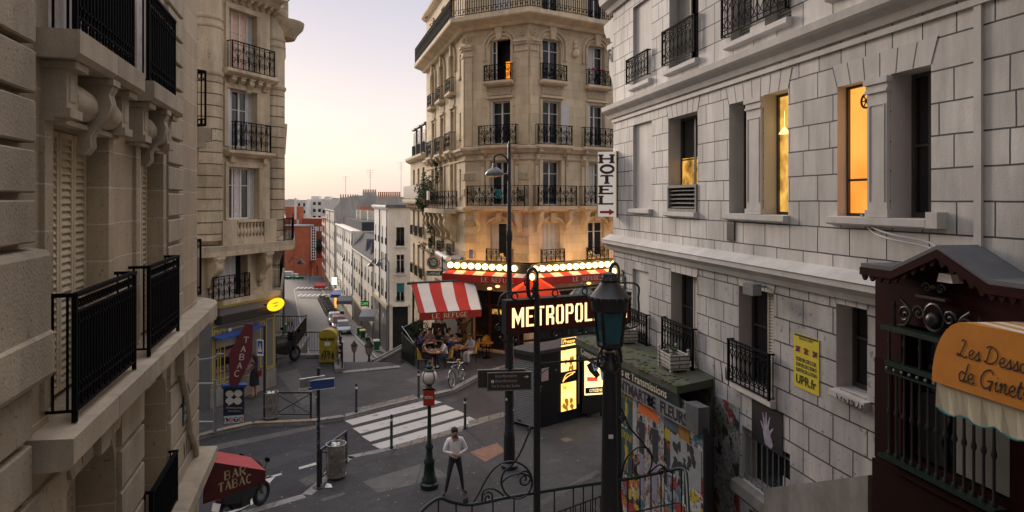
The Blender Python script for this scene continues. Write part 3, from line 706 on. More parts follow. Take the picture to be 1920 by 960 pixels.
# rusticated blocks: each course a raised block with a deep joint
def rust(u0,u1,z0,z1,pr,course=.356,gap=.05,name='rustic_pier'):
 mb=MB();k=int((z1-z0)/course+.5)
 for i in range(k):
  a=z0+(z1-z0)*i/k;b=z0+(z1-z0)*(i+1)/k-gap
  o=pr;mb.mould(WA,u0,u1,[(.002,a),(o-.012,a),(o,a+.012),(o,b-.012),(o-.012,b),(.002,b)])
 return mb.build(name,'sa_plain',bA)
rust(yu(2.9),yu(4.78),7.40,15.1,.10);s=MB();s.mould(WA,yu(2.6),yu(4.92),[(.001,6.42),(.15,6.42),(.17,6.46),(.17,6.74),(.145,6.76),(.145,7.30),(.12,7.34),(.001,7.36)]);s.build('pier_block','sa_plain',bA);rust(yu(2.9),yu(4.80),5.62,6.42,.07,.42);rust(yu(9.05),yu(10.0),6.05,15.0,.055)
rust(yu(-.8),yu(.9),5.78,15.0,.10)
rust(yu(2.9),yu(5.5),-.9,5.6,.05,.44,name='rustic_course');rust(yu(7.0),yu(7.86),-.9,5.6,.05,.44,name='rustic_course');rust(yu(9.2),yu(11.25),-.9,5.6,.05,.44,name='rustic_course')
# window surrounds
for a,b,c,d in win:
 m_=MB()
 m_.wbox(WA,b+.002,b+.17,c+.12,d,.0,.035);m_.build('window_surround','sa',bA)
 m_=MB();m_.wbox(WA,a-.17,a-.002,c+.12,d,.0,.035);m_.build('window_surround','sa',bA)
 s=MB();wd=(b-a)/4
 for k in range(4):louvre(s,WA,a+k*wd+.005,a+(k+1)*wd-.005,c+.05,d-.01,-.19,.065,.035)
 M.setdefault('shut_a',mat('beige_shutter_paint',(.58,.49,.35),.7,var=.12,vscale=4))
 s.build('shutter','shut_a',bA)
# second window stands half open: a strip of warm wood and a white frame
a,b,c,d=win[1]
MB().wbox(WA,a+.0,a+.30,c,d,-.15,-.11).build('wooden_door_leaf',mat('orange_wood',(.42,.19,.05),.6,var=.25,vscale=6),bA)
MB().wbox(WA,a+.36,a+.46,c,d,-.15,-.07).build('window_frame','white_frame',bA)
for a,b,c,d in top+back:
 window(bA,WA,a,b,c,d,.18,2,.8,'white_frame','glass','curtain')
M['sa_slab']=mat('pale_ledge_stone',(.46,.385,.29),.88,var=.18,vscale=2.5,stain=.3,bump=.006,bscale=50,brick=(1.35,9.,.006,(.20,.17,.14),0))
# upper balconies: slab, three brackets and a stone roll between them, railing
for(y0,y1),(r0,r1)in(((5.02,6.85),(5.2,6.75)),((7.22,8.7),(7.35,8.62))):
 s=MB();s.mould(WA,yu(y0),yu(y1),[(0,8.76),(.26,8.76),(.30,8.80),(.30,8.975),(0,8.975)]);s.build('balcony_slab','sa_slab',bA)
 u0,u1=yu(y0),yu(y1);L_=u1-u0
 for k,fr in enumerate((.13,.52,.90)):
  s=MB();u=u0+L_*fr
  if k==1:
   corbel(s,WA,u,8.755,.66,.27,.17)
  else:
   s.wbox(WA,u-.12,u+.12,8.40,8.70,0,.17);s.wbox(WA,u-.145,u+.145,8.70,8.755,0,.24);s.wbox(WA,u-.135,u+.135,8.33,8.40,0,.20)
   s.wbox(WA,u-.06,u+.06,8.46,8.66,.168,.176)
  s.build('bracket','sa_slab',bA,smooth=True)
 for x0,x1 in((.20,.47),(.57,.83)):
  pts=[WA.pt(u0+L_*x0+(L_*(x1-x0))*i/8,8.5,.04)for i in range(9)]
  MB().tube(pts,[.135+.02*math.sin(PI*i/8)for i in range(9)],14).build('stone_roll','sa_slab',bA,smooth=True)
 s=MB();rail_bars(s,WA,yu(r0),yu(r1),8.99,9.98,.21,.085,.011,True,.2);s.build('balcony_railing','iron',bA)
 s=MB();s.wbox(WA,u0+.1,u1-.1,8.30,8.34,0,.09);s.build('lintel','sa_slab',bA)
# long ledge under the main windows, with both railings
s=MB();s.mould(WA,yu(4.86),yu(10.7),[(0,5.74),(.27,5.74),(.31,5.78),(.31,5.97),(.02,5.985),(0,5.985)]);s.build('ledge','sa_slab',bA)
s=MB();prof=[]
for i in range(13):
 a=PI*.6*i/12;q=(cen.x+(rad+.31)*(n.x*math.cos(a)+t.x*math.sin(a)),cen.y+(rad+.31)*(n.y*math.cos(a)+t.y*math.sin(a)));prof.append(q)
base=[(*WA.pt(yu(10.69),0,.308)[:2],)]+prof+[(cen.x,cen.y),(*WA.pt(yu(10.69),0,0)[:2],)]
s.prism([(x,y,5.742)for x,y in base],(0,0,.236));s.build('ledge_corner','sa_slab',bA)
for y0,y1 in((5.22,6.85),(7.42,8.88)):
 s=MB();rail_bars(s,WA,yu(y0),yu(y1),6.06,6.98,.20,.075,.011,True,.2)
 for u in(yu(y0),yu(y1)):s.wbox(WA,u-.018,u+.018,5.985,6.06,.182,.218)
 s.build('balcony_railing','iron',bA)
# flat arches, keystones and dark reveals of the ground floor
for a,b,c,d in arch:
 for k in range(5):
  um=a+(b-a)*(k+.5)/5;wd=(b-a)/5*.46;s=MB()
  pr=.12 if k==2 else .06
  s.prism([WA.pt(um-wd-(.02*(k-2)),d-.02,0),WA.pt(um+wd-(.02*(k-2)),d-.02,0),WA.pt(um+wd+.06*(k-2),5.70,0),WA.pt(um-wd+.06*(k-2),5.70,0)],WA.n3*pr);s.build('voussoir','sa_plain',bA)
 for ua,sg in((a,1),(b,-1)):
  s=MB();pts=[WA.pt(ua,d,-.2)]
  for i in range(7):
   an=PI/2*i/6;pts.append(WA.pt(ua+sg*.38*(1-math.cos(an))*1.0,d-.5*(1-math.sin(an)),-.2))
  s.prism(pts,WA.n3*.202);s.build('arch_haunch','sa_plain',bA)
 s=MB();louvre(s,WA,a+.02,b-.02,c,d-.02,-.40,.10,.05);s.build('shutter','shut_a',bA)
s=MB();s.mould(WA,yu(8.6),yu(11.25),[(0,3.40),(.30,3.40),(.33,3.45),(.33,3.62),(0,3.64)]);s.build('sill_ledge','sa_slab',bA)
s=MB();rail_bars(s,WA,yu(7.9),yu(9.2),3.66,4.32,.12,.08,.011,False,.1);s.build('window_railing','iron',bA)
# downpipe, street plate and painted tag
s=MB();s.tube([WA.pt(yu(9.62),5.72,.09),WA.pt(yu(9.70),5.2,.09),WA.pt(yu(10.1),4.7,.08),WA.pt(yu(10.3),4.2,.08),WA.pt(yu(10.75),3.8,.08),WA.pt(yu(10.8),3.65,.08)],.05,8);s.build('downpipe','sa_slab',bA,smooth=True)
s=MB();s.wbox(WA,yu(9.5),yu(9.8),5.25,5.72,.0,.16);s.build('downpipe_box','sa_slab',bA)
s=MB();s.wbox(WA,yu(9.93),yu(10.37),4.40,4.86,.052,.068);s.tube([WA.pt(yu(10.15),4.86,.06)+WA.t3*(.14*math.cos(a*PI/6))+ZV*(.12*math.sin(a*PI/6))for a in range(7)],.012,4)
sp=s.build('street_name_plate',mat('green_blue_enamel',(.01,.06,.07),.3),bA)
bez_text('street_name','RUE\nPIERRE\nDAC','white',bA,WA.pt(yu(9.98),4.46,.069),WA.t3,ZV,.42,.34,.02)
def tag_scribble(mb,W,u,z,wd,h,off,seed,th=.02,n=5):
 r_=random.Random(seed)
 for k in range(n):
  x=u+wd*k/n;pts=[(x+r_.uniform(-.1,.35)*wd/n*1.6,z+h*r_.random())for _ in range(6)]
  strip(mb,catmull(pts,4),th,lambda a,b,k=k:W.pt(a,b,off+.0006*k))
s=MB();tag_scribble(s,WA,yu(10.05),3.85,.75,.35,.055,3,.022);s.build('graffiti','black',bA)
# balcony that looks round the far corner, over the side street
WA2=Wall((ring[8].x,ring[8].y),(ring[9].x,ring[9].y),flip=False)
if WA2.n.y<0:WA2.n=-WA2.n
def arc_pt(a,r,z):return Vector((cen.x+r*(n.x*math.cos(R(a))+t.x*math.sin(R(a))),cen.y+r*(n.y*math.cos(R(a))+t.y*math.sin(R(a))),z))
def arc_slab(a0,a1,r,z0,z1,nm):
 pts=[arc_pt(a0+(a1-a0)*k/10,r,z0)for k in range(11)]+[arc_pt(a1-(a1-a0)*k/10,.74,z0)for k in range(11)]
 s=MB();s.prism(pts,(0,0,z1-z0));s.build(nm,'sa_slab',bA)
def arc_rail(a0,a1,r,z0,z1):
 s=MB()
 for z,th in((z1,.022),(z1-.14,.01),(z0+.12,.01),(z0,.014)):s.tube([arc_pt(a0+(a1-a0)*k/10,r,z)for k in range(11)],th,6)
 m_=int((a1-a0)/5)
 for k in range(m_+1):a=a0+(a1-a0)*k/m_;s.tube([arc_pt(a,r,z0),arc_pt(a,r,z1)],.013 if 0<k<m_ else .02,5)
 for k in range(m_):
  c_=arc_pt(a0+(a1-a0)*(k+.5)/m_,r,z1-.07);d_=(arc_pt(a0+(a1-a0)*(k+1)/m_,r,0)-arc_pt(a0+(a1-a0)*k/m_,r,0)).normalized();s.tube([c_+d_*(.04*math.cos(q_*PI/4))+ZV*(.05*math.sin(q_*PI/4))for q_ in range(8)],.009,4,closed=True)
  c_=arc_pt(a0+(a1-a0)*(k+.5)/m_,r,z0+.07);s.tube([c_+d_*(.035*math.cos(q_*PI/4))+ZV*(.045*math.sin(q_*PI/4))for q_ in range(8)],.010,4,closed=True)
 for a in(a0,a1):s.tube([arc_pt(a,r,z1),arc_pt(a,.76,z1)],.018,5);s.tube([arc_pt(a,r,z0),arc_pt(a,.76,z0)],.014,5)
 s.build('corner_railing','iron',bA)
arc_slab(46,150,1.24,8.74,8.98,'corner_balcony_slab');arc_slab(46,150,1.12,8.62,8.738,'corner_slab_moulding');arc_slab(52,62,1.05,8.15,8.618,'corner_bracket');arc_rail(48,150,1.13,9.02,9.98)
arc_rail(46,150,1.0,6.05,7.0)
s=MB();s.mould(WA2,-.2,2.6,[(0,5.74),(.27,5.74),(.31,5.78),(.31,5.97),(0,5.985)]);s.build('side_ledge','sa_slab',bA)
# ------------------------------------------------------------------ corner building across the road, with the tobacconist
M['sb']=mat('weathered_limestone',(.56,.465,.325),.88,var=.14,vscale=1.4,stain=.42,bump=.008,bscale=30,speck=14)
M['sb_rows']=mat('coursed_limestone',(.56,.46,.32),.88,var=.14,vscale=1.4,stain=.42,bump=.006,bscale=30,speck=14,brick=(60.,.43,.022,(.10,.08,.06),0))
M['shop_grey']=mat('grey_shopfront_paint',(.125,.13,.135),.5,var=.15,vscale=3)
M['shop_yellow']=mat('yellow_line_paint',(.46,.37,.05),.5)
bB=root('corner_apartment_building','weathered corner building with rounded stone piers and a grey tobacconist shopfront','building',(-11,28,0))
FB0,FB1=(-10.9,25.7),(-9.95,28.05)
WB=Wall(FB0,FB1);LB=WB.len
TOPB=19.0
def bz(px,py):return WB.z(px,py)
uL,uR=WB.u(427),WB.u(477)
opsB=[(WB.u(427),WB.u(478),bz(450,183),bz(450,30)),(WB.u(425),WB.u(480),9.75,11.95),(WB.u(427),WB.u(484),6.95,8.95),(WB.u(402),WB.u(470),4.15,6.35)]
opsB[0]=(WB.u(427),WB.u(480),12.75,15.0)
print('B ops',[[round(x,2)for x in o]for o in opsB],LB)
opsB[3]=(WB.u(404),WB.u(462),4.0,5.55)
f=MB();facade(f,WB,0,LB,5.81,TOPB,opsB[:3],.28);f.build('wall','sb',bB)
f=MB();facade(f,WB,-1.0,LB+.15,3.25,5.8,opsB[3:],.28);f.build('wall','sb',bB)
# street face and road face
c0,c1=Vector((-10.25,28.75,0)),Vector((-13.4,38.5,0))
WBs=Wall((c0.x,c0.y),(c1.x,c1.y));WBs.n=Vector((abs(WBs.n.x),WBs.n.y if WBs.n.x>0 else-WBs.n.y))
r0,r1=Vector((-11.75,24.85,0)),Vector((-26,27.5,0))
WBr=Wall((r0.x,r0.y),(r1.x,r1.y));
if WBr.n.y>0:WBr.n=-WBr.n
f=MB();wS=[]
for u in(1.6,4.2,6.8):
 for z0,z1 in((6.95,9.0),(9.75,11.95),(12.75,15.0),(4.15,6.3)):wS.append((u,u+1.1,z0,z1))
facade(f,WBs,0,WBs.len,3.25,TOPB,wS,.25);f.build('side_wall','sb_rows',bB)
for o in wS:window(bB,WBs,*o,.25,2,.75)
f=MB();facade(f,WBr,0,WBr.len,3.25,TOPB,[],.25)
f.poly([(FB0[0],FB0[1],TOPB),(FB1[0],FB1[1],TOPB),(c0.x,c0.y,TOPB),(c1.x,c1.y,TOPB),(-24,38,TOPB),(r1.x,r1.y,TOPB),(r0.x,r0.y,TOPB)])
f.quad((c1.x,c1.y,0),(-24,38,0),(-24,38,TOPB),(c1.x,c1.y,TOPB))
f.build('road_wall','sb_rows',bB)
# rounded piers either side of the facet
def pier(cx,cy,rad,z0,z1,m='sb_rows'):
 mb=MB();n=18
 k=0;z=z0
 ring=[(cx+rad*math.cos(2*PI*i/n),cy+rad*math.sin(2*PI*i/n))for i in range(n)]
 zsv=[z0,z1]
 for i in range(n):
  a,b=ring[i],ring[(i+1)%n];mb.quad((a[0],a[1],z0),(b[0],b[1],z0),(b[0],b[1],z1),(a[0],a[1],z1))
 o=mb.build('rounded_pier',m,bB,smooth=True)
 # joints follow the height, so the seam of the map does not matter
 return o
def band(cx,cy,rad,z,h,pr=.06):
 mb=MB().lathe((cx,cy,z),[(rad-.02,0),(rad+pr*.5,0),(rad+pr,h*.4),(rad+pr,h),(rad-.02,h)],20);mb.build('string_course','sb',bB,smooth=True)
for(cx,cy,rad)in((-11.42,25.35,.62),(-10.2,28.75,.60)):
 pier(cx,cy,rad,6.2,12.35);pier(cx,cy,rad,12.36,15.4,'sb')
 band(cx,cy,rad,12.3,.14);band(cx,cy,rad,14.05,.1,.04);band(cx,cy,rad,14.35,.1,.04);band(cx,cy,rad,15.4,.25,.14);pier(cx,cy,rad-.05,15.6,TOPB,'sb')
# stone surrounds, slabs and window balconies of the facet
for i,(a,b,c,d)in enumerate(opsB):
 s=MB();e=.16
 s.wbox(WB,a-e,a,c,d+.02,0,.07);s.build('window_surround','sb',bB)
 s=MB();s.wbox(WB,b,b+e,c,d+.02,0,.07);s.build('window_surround','sb',bB)
 s=MB();s.wbox(WB,a-e,b+e,d+.021,d+.2,0,.085);s.build('window_surround','sb',bB)
 if i<3:
  sh=.30
  window(bB,WB,a+.02,b-.30 if i else b-.26,c,d,.26,3,.66,'white_frame','glass' if i else 'glass_dim',('curtain_warm',None,'curtain')[i],.05,curt_frac=((0,1),(0,1),(.42,.75))[i])
  s=MB();louvre(s,WB.shift(-.25),b-.29,b-.02,c+.02,d-.02,0,.07,.05);s.build('shutter','shutter_white',bB)
  if i==1:s=MB();s.wbox(WB,a-.02,a+.12,c+.02,d-.02,-.2,.05);s.build('shutter','shutter_white',bB)
 else:
  s=MB();wd=(b-a-.35)/4
  for k in range(4):louvre(s,WB,a+k*wd,a+(k+1)*wd-.01,c,d,-.25,.06,.04)
  s.build('shutter','shutter_white',bB)
  s=MB();s.wbox(WB,b-.34,b-.02,c,d,-.30,-.27);s.build('pane','glass',bB)
s=MB();s.mould(WB,-.1,LB+.15,[(0,12.42),(.20,12.42),(.34,12.52),(.38,12.56),(.38,12.68),(0,12.70)]);s.build('balcony_slab','sb',bB)
for k in range(5):
 s=MB();corbel(s,WB,.35+k*(LB-.7)/4,12.42,.55 if k==2 else .36,.28,.24);s.build('bracket','sb',bB,smooth=True)
s=MB();rail_scroll(s,WB,.16,LB-.10,12.70,13.75,.33,.3,.014,.3);s.build('balcony_railing','iron',bB)
s=MB();s.mould(WB,.05,LB-.0,[(0,9.36),(.14,9.36),(.26,9.46),(.30,9.50),(.30,9.60),(0,9.62)]);s.build('balcony_slab','sb',bB)
s=MB();s.wbox(WB,.3,LB-.3,9.12,9.17,0,.1);s.wbox(WB,.28,.5,9.14,9.36,0,.16);s.wbox(WB,LB-.5,LB-.28,9.14,9.36,0,.16);s.build('frieze','sb',bB)
s=MB();rail_scroll(s,WB,.42,LB-.22,9.63,10.72,.24,.28,.014,.22);s.build('balcony_railing','iron',bB)
# balustrade
s=MB();s.wbox(WB,-.2,.52,6.0,6.93,0,.22);s.wbox(WB,LB-.55,LB+.15,6.0,6.93,0,.22);s.wbox(WB,.52,LB-.55,6.84,6.93,.02,.26);s.wbox(WB,.521,LB-.551,6.0,6.24,.02,.2);s.build('parapet','sb',bB)
for k in range(8):
 q=WB.pt(.62+k*(LB-1.27)/7,6.24,.13)
 MB().lathe((q.x,q.y,q.z),[(.075,0),(.075,.05),(.045,.07),(.095,.22),(.085,.32),(.045,.44),(.07,.52),(.07,.60)],10).build('baluster','sb',bB,smooth=True)
# big balcony slab wrapping the corner on scroll brackets
out=[(-12.9,24.3),(-11.9,24.25),(-11.0,24.55),(-10.55,25.2),(-9.55,28.0),(-9.25,28.9),(-9.6,30.2),(-12.2,38.2)]
inn=[(-12.6,38.4),(-10.3,30.0),(-10.6,27.0),(-11.6,25.6),(-12.9,25.1)]
s=MB();s.prism([(x,y,5.80)for x,y in out+inn],(0,0,.2));s.build('balcony_slab','sa_slab',bB)
s=MB();s.prism([(x*.99-.1,y*.995+.1,5.62)for x,y in out]+[(x,y,5.62)for x,y in inn],(0,0,.178));s.build('slab_moulding','sb',bB)
for u,wd in((-.62,.3),(LB-.62,.34)):
 s=MB();corbel(s,WB,u,5.62,1.15,.55,wd)
 for sg in(-1,1):
  s.tube(spiral(WB.pt(u+sg*wd*.51,5.34,.34),WB.n3,ZV,.20,2,0,18),.025,4,cap=False)
 s.build('scroll_bracket','sb',bB,smooth=True)
 s=MB();q=WB.pt(u,4.55,.09);s.ball(q,.12,8,6,(1,1,1.6));s.ball(WB.pt(u,4.32,.07),.09,8,6);s.build('carved_pendant','sb',bB,smooth=True)
for u in(.8,2.2,3.6,5.0,6.4,7.8):
 s=MB();corbel(s,WBs,u,5.62,.9,.55,.3);s.build('scroll_bracket','sb',bB,smooth=True)
Wo=Wall(out[4],out[5]);s=MB();s2=MB()
for a,b in((4,5),(5,6),(6,7)):
 Wk=Wall(out[a],out[b]);Wk.n=Vector((abs(Wk.n.x),Wk.n.y if Wk.n.x>0 else-Wk.n.y))
 if a==4:rail_bars(s,Wk,Wk.len-.55,Wk.len,6.02,6.95,-.06,.09)
 else:rail_scroll(s,Wk,0,Wk.len,6.02,6.95,-.06,.3)
s.build('balcony_railing','iron',bB)
# first floor railing and the lower side balconies
s=MB();rail_scroll(s,WB,WB.u(400,.3),WB.u(468,.3),3.99,4.88,.30,.27,.014,.28);s.build('balcony_railing','iron',bB)
s=MB();rail_scroll(s,WBs,.2,8.6,4.0,4.95,.45,.35,.014,.4);s.build('balcony_railing','iron',bB)
s=MB();s.mould(WBs,-.1,9.2,[(0,3.72),(.5,3.72),(.55,3.8),(.55,3.95),(0,3.97)]);s.build('balcony_slab','sb',bB)
for zz_ in(10.0,12.9):
 s=MB();s.mould(WBs,1.2,8.6,[(0,zz_-.32),(.2,zz_-.32),(.42,zz_-.15),(.42,zz_),(0,zz_)]);s.build('balcony_slab','sb',bB)
 for u in(1.4,4.0,6.6):s=MB();rail_scroll(s,WBs,u,u+1.5,zz_+.02,zz_+1.0,.36,.3,.014,.34);s.build('balcony_railing','iron',bB)
# shopfront: cornice, fascia, panelled grey front with yellow lining
ext=[(-12.6,24.55),(-11.35,24.75),(-10.62,25.55),(-9.62,28.1),(-9.62,29.2)]
WC=Wall(FB0,FB1)
for nm,m,z0,z1,pr in(('shop_cornice','sb',3.78,3.98,.34),('shop_cornice','shop_yellow',3.68,3.778,.26),('shop_fascia','shop_grey',3.38,3.678,.20),('shop_blind','iron_dark',3.05,3.378,.26)):
 s=MB();s.wbox(WC,-.3,LB+.25,z0,z1,-.1,pr);s.build(nm,m,bB)
f=MB();shop_op=[(WC.u(405),WC.u(452),1.15,2.45)]
facade(f,WC,-.6,LB+.35,.72,3.05,shop_op,.25);f.build('shopfront','shop_grey',bB)
f=MB();f.wbox(WC,-.6,LB+.35,-.2,.72,-.3,.03)
f.build('plinth','concrete',bB)
s=MB();s.quad(WC.pt(LB+.35,.0),WC.pt(LB+.35,3.25),(c0.x,c0.y,3.25),(c0.x,c0.y,0));s.quad((c0.x,c0.y,3.3),(c0.x,c0.y,-4),(c1.x,c1.y,-5),(c1.x,c1.y,3.3));s.quad((r0.x,r0.y,-.1),(r1.x,r1.y,-.1),(r1.x,r1.y,3.3),(r0.x,r0.y,3.3));s.quad(WC.pt(-.6,-.1),WC.pt(-.6,3.3),(r0.x,r0.y,3.3),(r0.x,r0.y,-.1))
s.build('ground_floor_wall','shop_grey',bB)
def linework(W,rects,off=.004,th=.035):
 mb=MB()
 for a,b,c,d in rects:
  for q in((a,b,c,c+th),(a,b,d-th,d),(a,a+th,c+th,d-th),(b-th,b,c+th,d-th)):mb.wbox(W,*q,.0,off)
 return mb
lw=linework(WC,[(-.5,LB+.3,.78,3.0),(-.42,-.2,.86,2.85),(-.12,.12,.86,2.85),(LB-.55,LB-.30,.95,2.8),(LB-.22,LB+.22,.86,2.85),(shop_op[0][0]-.12,shop_op[0][1]+.12,.95,2.8)])
lw.build('yellow_lining','shop_yellow',bB)
a,b,c,d=shop_op[0]
mb=MB().wbox(WC,a,b,c,d,-.26,-.22);mb.build('shop_window','glass',bB)
s=MB()
s.wbox(WC,a+.02,b-.02,2.1,2.42,-.215,-.2);s.build('price_board',mat('grey_board',(.38,.38,.38),.5,var=.2),bB)
s=MB();s.wbox(WC,a+.05,b-.05,1.72,2.0,-.215,-.12);s.wbox(WC,a+.05,b-.05,1.18,1.4,-.215,-.12);s.build('goods',poster_mat('goods_on_show',[(.03,.07,.2),(.3,.25,.2),(.02,.02,.03),(.4,.1,.03),(.03,.1,.25)],14),bB)
s=MB();s.hexa([WC.pt(a-.2,2.60,.02),WC.pt(b+.75,2.72,.02),WC.pt(b+.75,2.66,.5),WC.pt(a-.2,2.54,.5),WC.pt(a-.2,2.66,.02),WC.pt(b+.75,2.78,.02),WC.pt(b+.75,2.72,.5),WC.pt(a-.2,2.60,.5)])
s.build('shop_awning_box','blue_sign',bB)
s=MB();s.wbox(WC,.28,.42,2.64,2.82,0,.03);s.build('small_notice','white',bB)
# cornice at the top with modillions, and the attic corner turret edge
s=MB();s.mould(WB,-.3,LB+.3,[(0,15.55),(.2,15.55),(.35,15.75),(.6,15.85),(.62,16.05),(0,16.1)]);s.build('cornice','sb',bB)
for k in range(9):
 s=MB();corbel(s,WB,-.2+k*(LB+.4)/8,15.56,.26,.3,.14);s.build('modillion','sb',bB)
s=MB();s.mould(WBs,-.5,9.4,[(0,15.2),(.2,15.2),(.35,15.4),(.6,15.5),(.62,15.7),(0,15.75)]);s.build('cornice','sb',bB)
s=MB();s.lathe((-9.95,29.3,14.6),[(.62,0),(.72,.2),(.95,.45),(1.0,.7),(.6,.75)],20);s.build('cornice','sb',bB,smooth=True)
s=MB();s.box((-9.75,29.2,15.75),(.35,.4,.75),.3);s.build('stone_planter','sb',bB)
# ------------------------------------------------------------------ big cafe building on the far corner
M['sc']=mat('cream_limestone',(.66,.535,.36),.88,var=.1,vscale=1.0,stain=.26,bump=.004,bscale=30,brick=(1.3,.46,.006,(.52,.42,.29)))
M['sc_plain']=mat('cream_carved_stone',(.66,.54,.375),.88,var=.14,vscale=2.5,stain=.28,bump=.008,bscale=18)
M['sc_carved']=mat('worm_carved_stone',(.44,.36,.25),.9,var=.45,vscale=14,bump=.03,bscale=16)
K1=Vector((.84,33.5));K0=Vector((-2.42,35.26));K00=Vector((-5.85,46.7));K2=Vector((.84+9,33.5+5.75));K000=Vector((-8.0,53.8))
bC=root('cafe_apartment_building','tall cream stone corner building with ornate black balconies above the red café awnings','building',(.8,34.5,0))
WF=Wall(K0,K1);WR=Wall(K1,K2);WL=Wall(K0,K00);WN=Wall(K00,K000)
for W_ in(WF,WR):
 if W_.n.y>0:W_.n=-W_.n
for W_ in(WL,WN):
 if W_.n.x>0:W_.n=-W_.n
TOPC=20.2
lev=dict(L2=(4.75,6.55),L3=(7.42,9.65),L4=(10.5,12.65),L5=(13.72,15.75),L6=(17.0,19.3))
def ops_for(cols):
 o=[]
 for(a,b)in cols:
  for k in('L2','L3','L4','L5','L6'):o.append((a,b,*lev[k]))
 return o
uF=WF.u(938);wF=.58
colsF=[(uF-wF,uF+wF)]
colsR=[(WR.u(1034)-.55,WR.u(1034)+.55),(WR.u(1118)-.55,WR.u(1118)+.55),(WR.u(1118)+3.0,WR.u(1118)+4.1)]
colsL=[(2.6,3.5),(5.6,6.6),(8.6,9.6)];slit=[(1.0,1.35)]
groundF=[(.5,WF.len-.3,.1,3.1)];groundR=[(.3,8.7,.1,3.1)];groundL=[(.6,5.0,.1,3.0)]
for W_,cols,gr in((WF,colsF,groundF),(WR,colsR,groundR),(WL,colsL,groundL)):
 ops=ops_for(cols)+gr
 if W_ is WL:ops+=[(a,b,z0+.5,z1-.3)for a,b in slit for z0,z1 in(lev['L3'],lev['L4'],lev['L5'])]
 f=MB();facade(f,W_,0,W_.len,-6 if W_ is WL else-.2,TOPC,ops,.28);f.build('wall','sc',bC)
 for o in gr:MB().wbox(W_,o[0],o[1],o[2],o[3],-.42,-.3).build('cafe_glazing','glass_dim',bC)
f=MB();f.poly([(K00.x,K00.y,TOPC),(K0.x,K0.y,TOPC),(K1.x,K1.y,TOPC),(K2.x,K2.y,TOPC),(12,52,TOPC)]);f.quad((K2.x,K2.y,-1),(12,52,-1),(12,52,TOPC),(K2.x,K2.y,TOPC));f.quad((12,52,-1),(K00.x,K00.y,-7),(K00.x,K00.y,TOPC),(12,52,TOPC));f.build('rear_wall','sc',bC)
# windows
for W_,cols in((WF,colsF),(WR,colsR),(WL,colsL)):
 for ci,(a,b)in enumerate(cols):
  for k in('L2','L3','L4','L5','L6'):
   z0,z1=lev[k]
   if W_ is WF and k=='L5':
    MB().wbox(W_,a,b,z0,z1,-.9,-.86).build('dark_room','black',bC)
    window(bC,W_,a+.02,a+.30,z0,z1,.2,1,.7,name='open_casement')
    s=MB();
    for i in range(6):s.quad(W_.pt(b-.42+i*.065,z0,-.3+.03*(i%2)),W_.pt(b-.42+(i+1)*.065,z0,-.3+.03*((i+1)%2)),W_.pt(b-.42+(i+1)*.065,z0+.95,-.3+.03*((i+1)%2)),W_.pt(b-.42+i*.065,z0+.95,-.3+.03*(i%2)))
    s.build('orange_curtain',mat('lit_orange_cloth',(.6,.2,.02),.8,emit=(1,.30,.02),estr=.55),bC);continue
   if k=='L2' and not(W_ is WR and ci==1):
    s=MB();n=4
    for q in range(n):
     if W_ is WF and q in(1,2):continue
     louvre(s,W_,a+(b-a)*q/n,a+(b-a)*(q+1)/n-.01,z0,z1,-.24,.08,.04)
    s.build('shutter','shutter_white',bC)
    if W_ is WF:window(bC,W_,a+(b-a)*.25,b-(b-a)*.25,z0,z1,.28,1,None)
    continue
   if k=='L6' and(W_ is WF):
    window(bC,W_,a,b,z0,z1,.26,2,.75,'white_frame','glass','curtain');continue
   window(bC,W_,a,b-.0,z0,z1,.26,2,.72,'white_frame','glass','curtain' if(ci==1 and k in('L5','L3'))or(W_ is WL and k=='L3')else None,.06,curt_frac=(0,.45))
   if k=='L4' and W_ is not WL:
    s=MB()
    if W_ is WR and ci==0:s.wbox(W_,b-.0,b+.5,z0+.1,z1-.05,.03,.07)
    else:s.wbox(W_,a+.02,a+.14,z0,z1,-.22,-.0)
    s.build('shutter','shutter_white',bC)
for a,b in slit:
 for k in('L3','L4','L5'):
  MB().wbox(WL,a,b,lev[k][0]+.5,lev[k][1]-.3,-.30,-.27).build('narrow_window','glass',bC)
  MB().wbox(WL,a-.08,b+.08,lev[k][0]+.38,lev[k][0]+.5,0,.12).build('narrow_sill','sc_plain',bC)
# long string courses and the running top balcony, mitred round the corners
def wrap(offs,z0,z1,name,m,u_left=None,prof=None,wl=WL):
 """ring of constant projection along left, facet and right faces"""
 def corner(Wa,Wb,off):
  a=Vector((Wa.o.x,Wa.o.y))+Wa.n*off;b=Vector((Wb.o.x,Wb.o.y))+Wb.n*off
  d=Wa.t.x*Wb.t.y-Wa.t.y*Wb.t.x;e=b-a;s_=(e.x*Wb.t.y-e.y*Wb.t.x)/d;return a+Wa.t*s_
 def line(off):
  l0=Vector((K00.x,K00.y))+WL.n*off if u_left is None else Vector((WL.o.x,WL.o.y))+WL.t*u_left+WL.n*off
  return[l0,corner(WL,WF,off),corner(WF,WR,off),Vector((K2.x,K2.y))+WR.n*off]
 if prof is None:prof=[(0,z0),(offs,z0),(offs,z1),(0,z1)]
 mb=MB();n=len(prof);rows=[line(o)for o,z in prof]
 vs=[];
 for(o,z),r_ in zip(prof,rows):vs+=[(p.x,p.y,z)for p in r_]
 fs=[]
 for i in range(n):
  j=(i+1)%n
  for k in range(3):fs.append((i*4+k,i*4+k+1,j*4+k+1,j*4+k))
 fs+=[tuple(i*4 for i in range(n)),tuple(i*4+3 for i in range(n))]
 mb.add(vs,fs);return mb.build(name,m,bC),line
wrap(0,0,0,'cornice','sc_plain',prof=[(0,16.35),(.25,16.35),(.35,16.5),(.62,16.6),(.80,16.66),(.85,16.72),(.85,16.92),(0,16.95)])
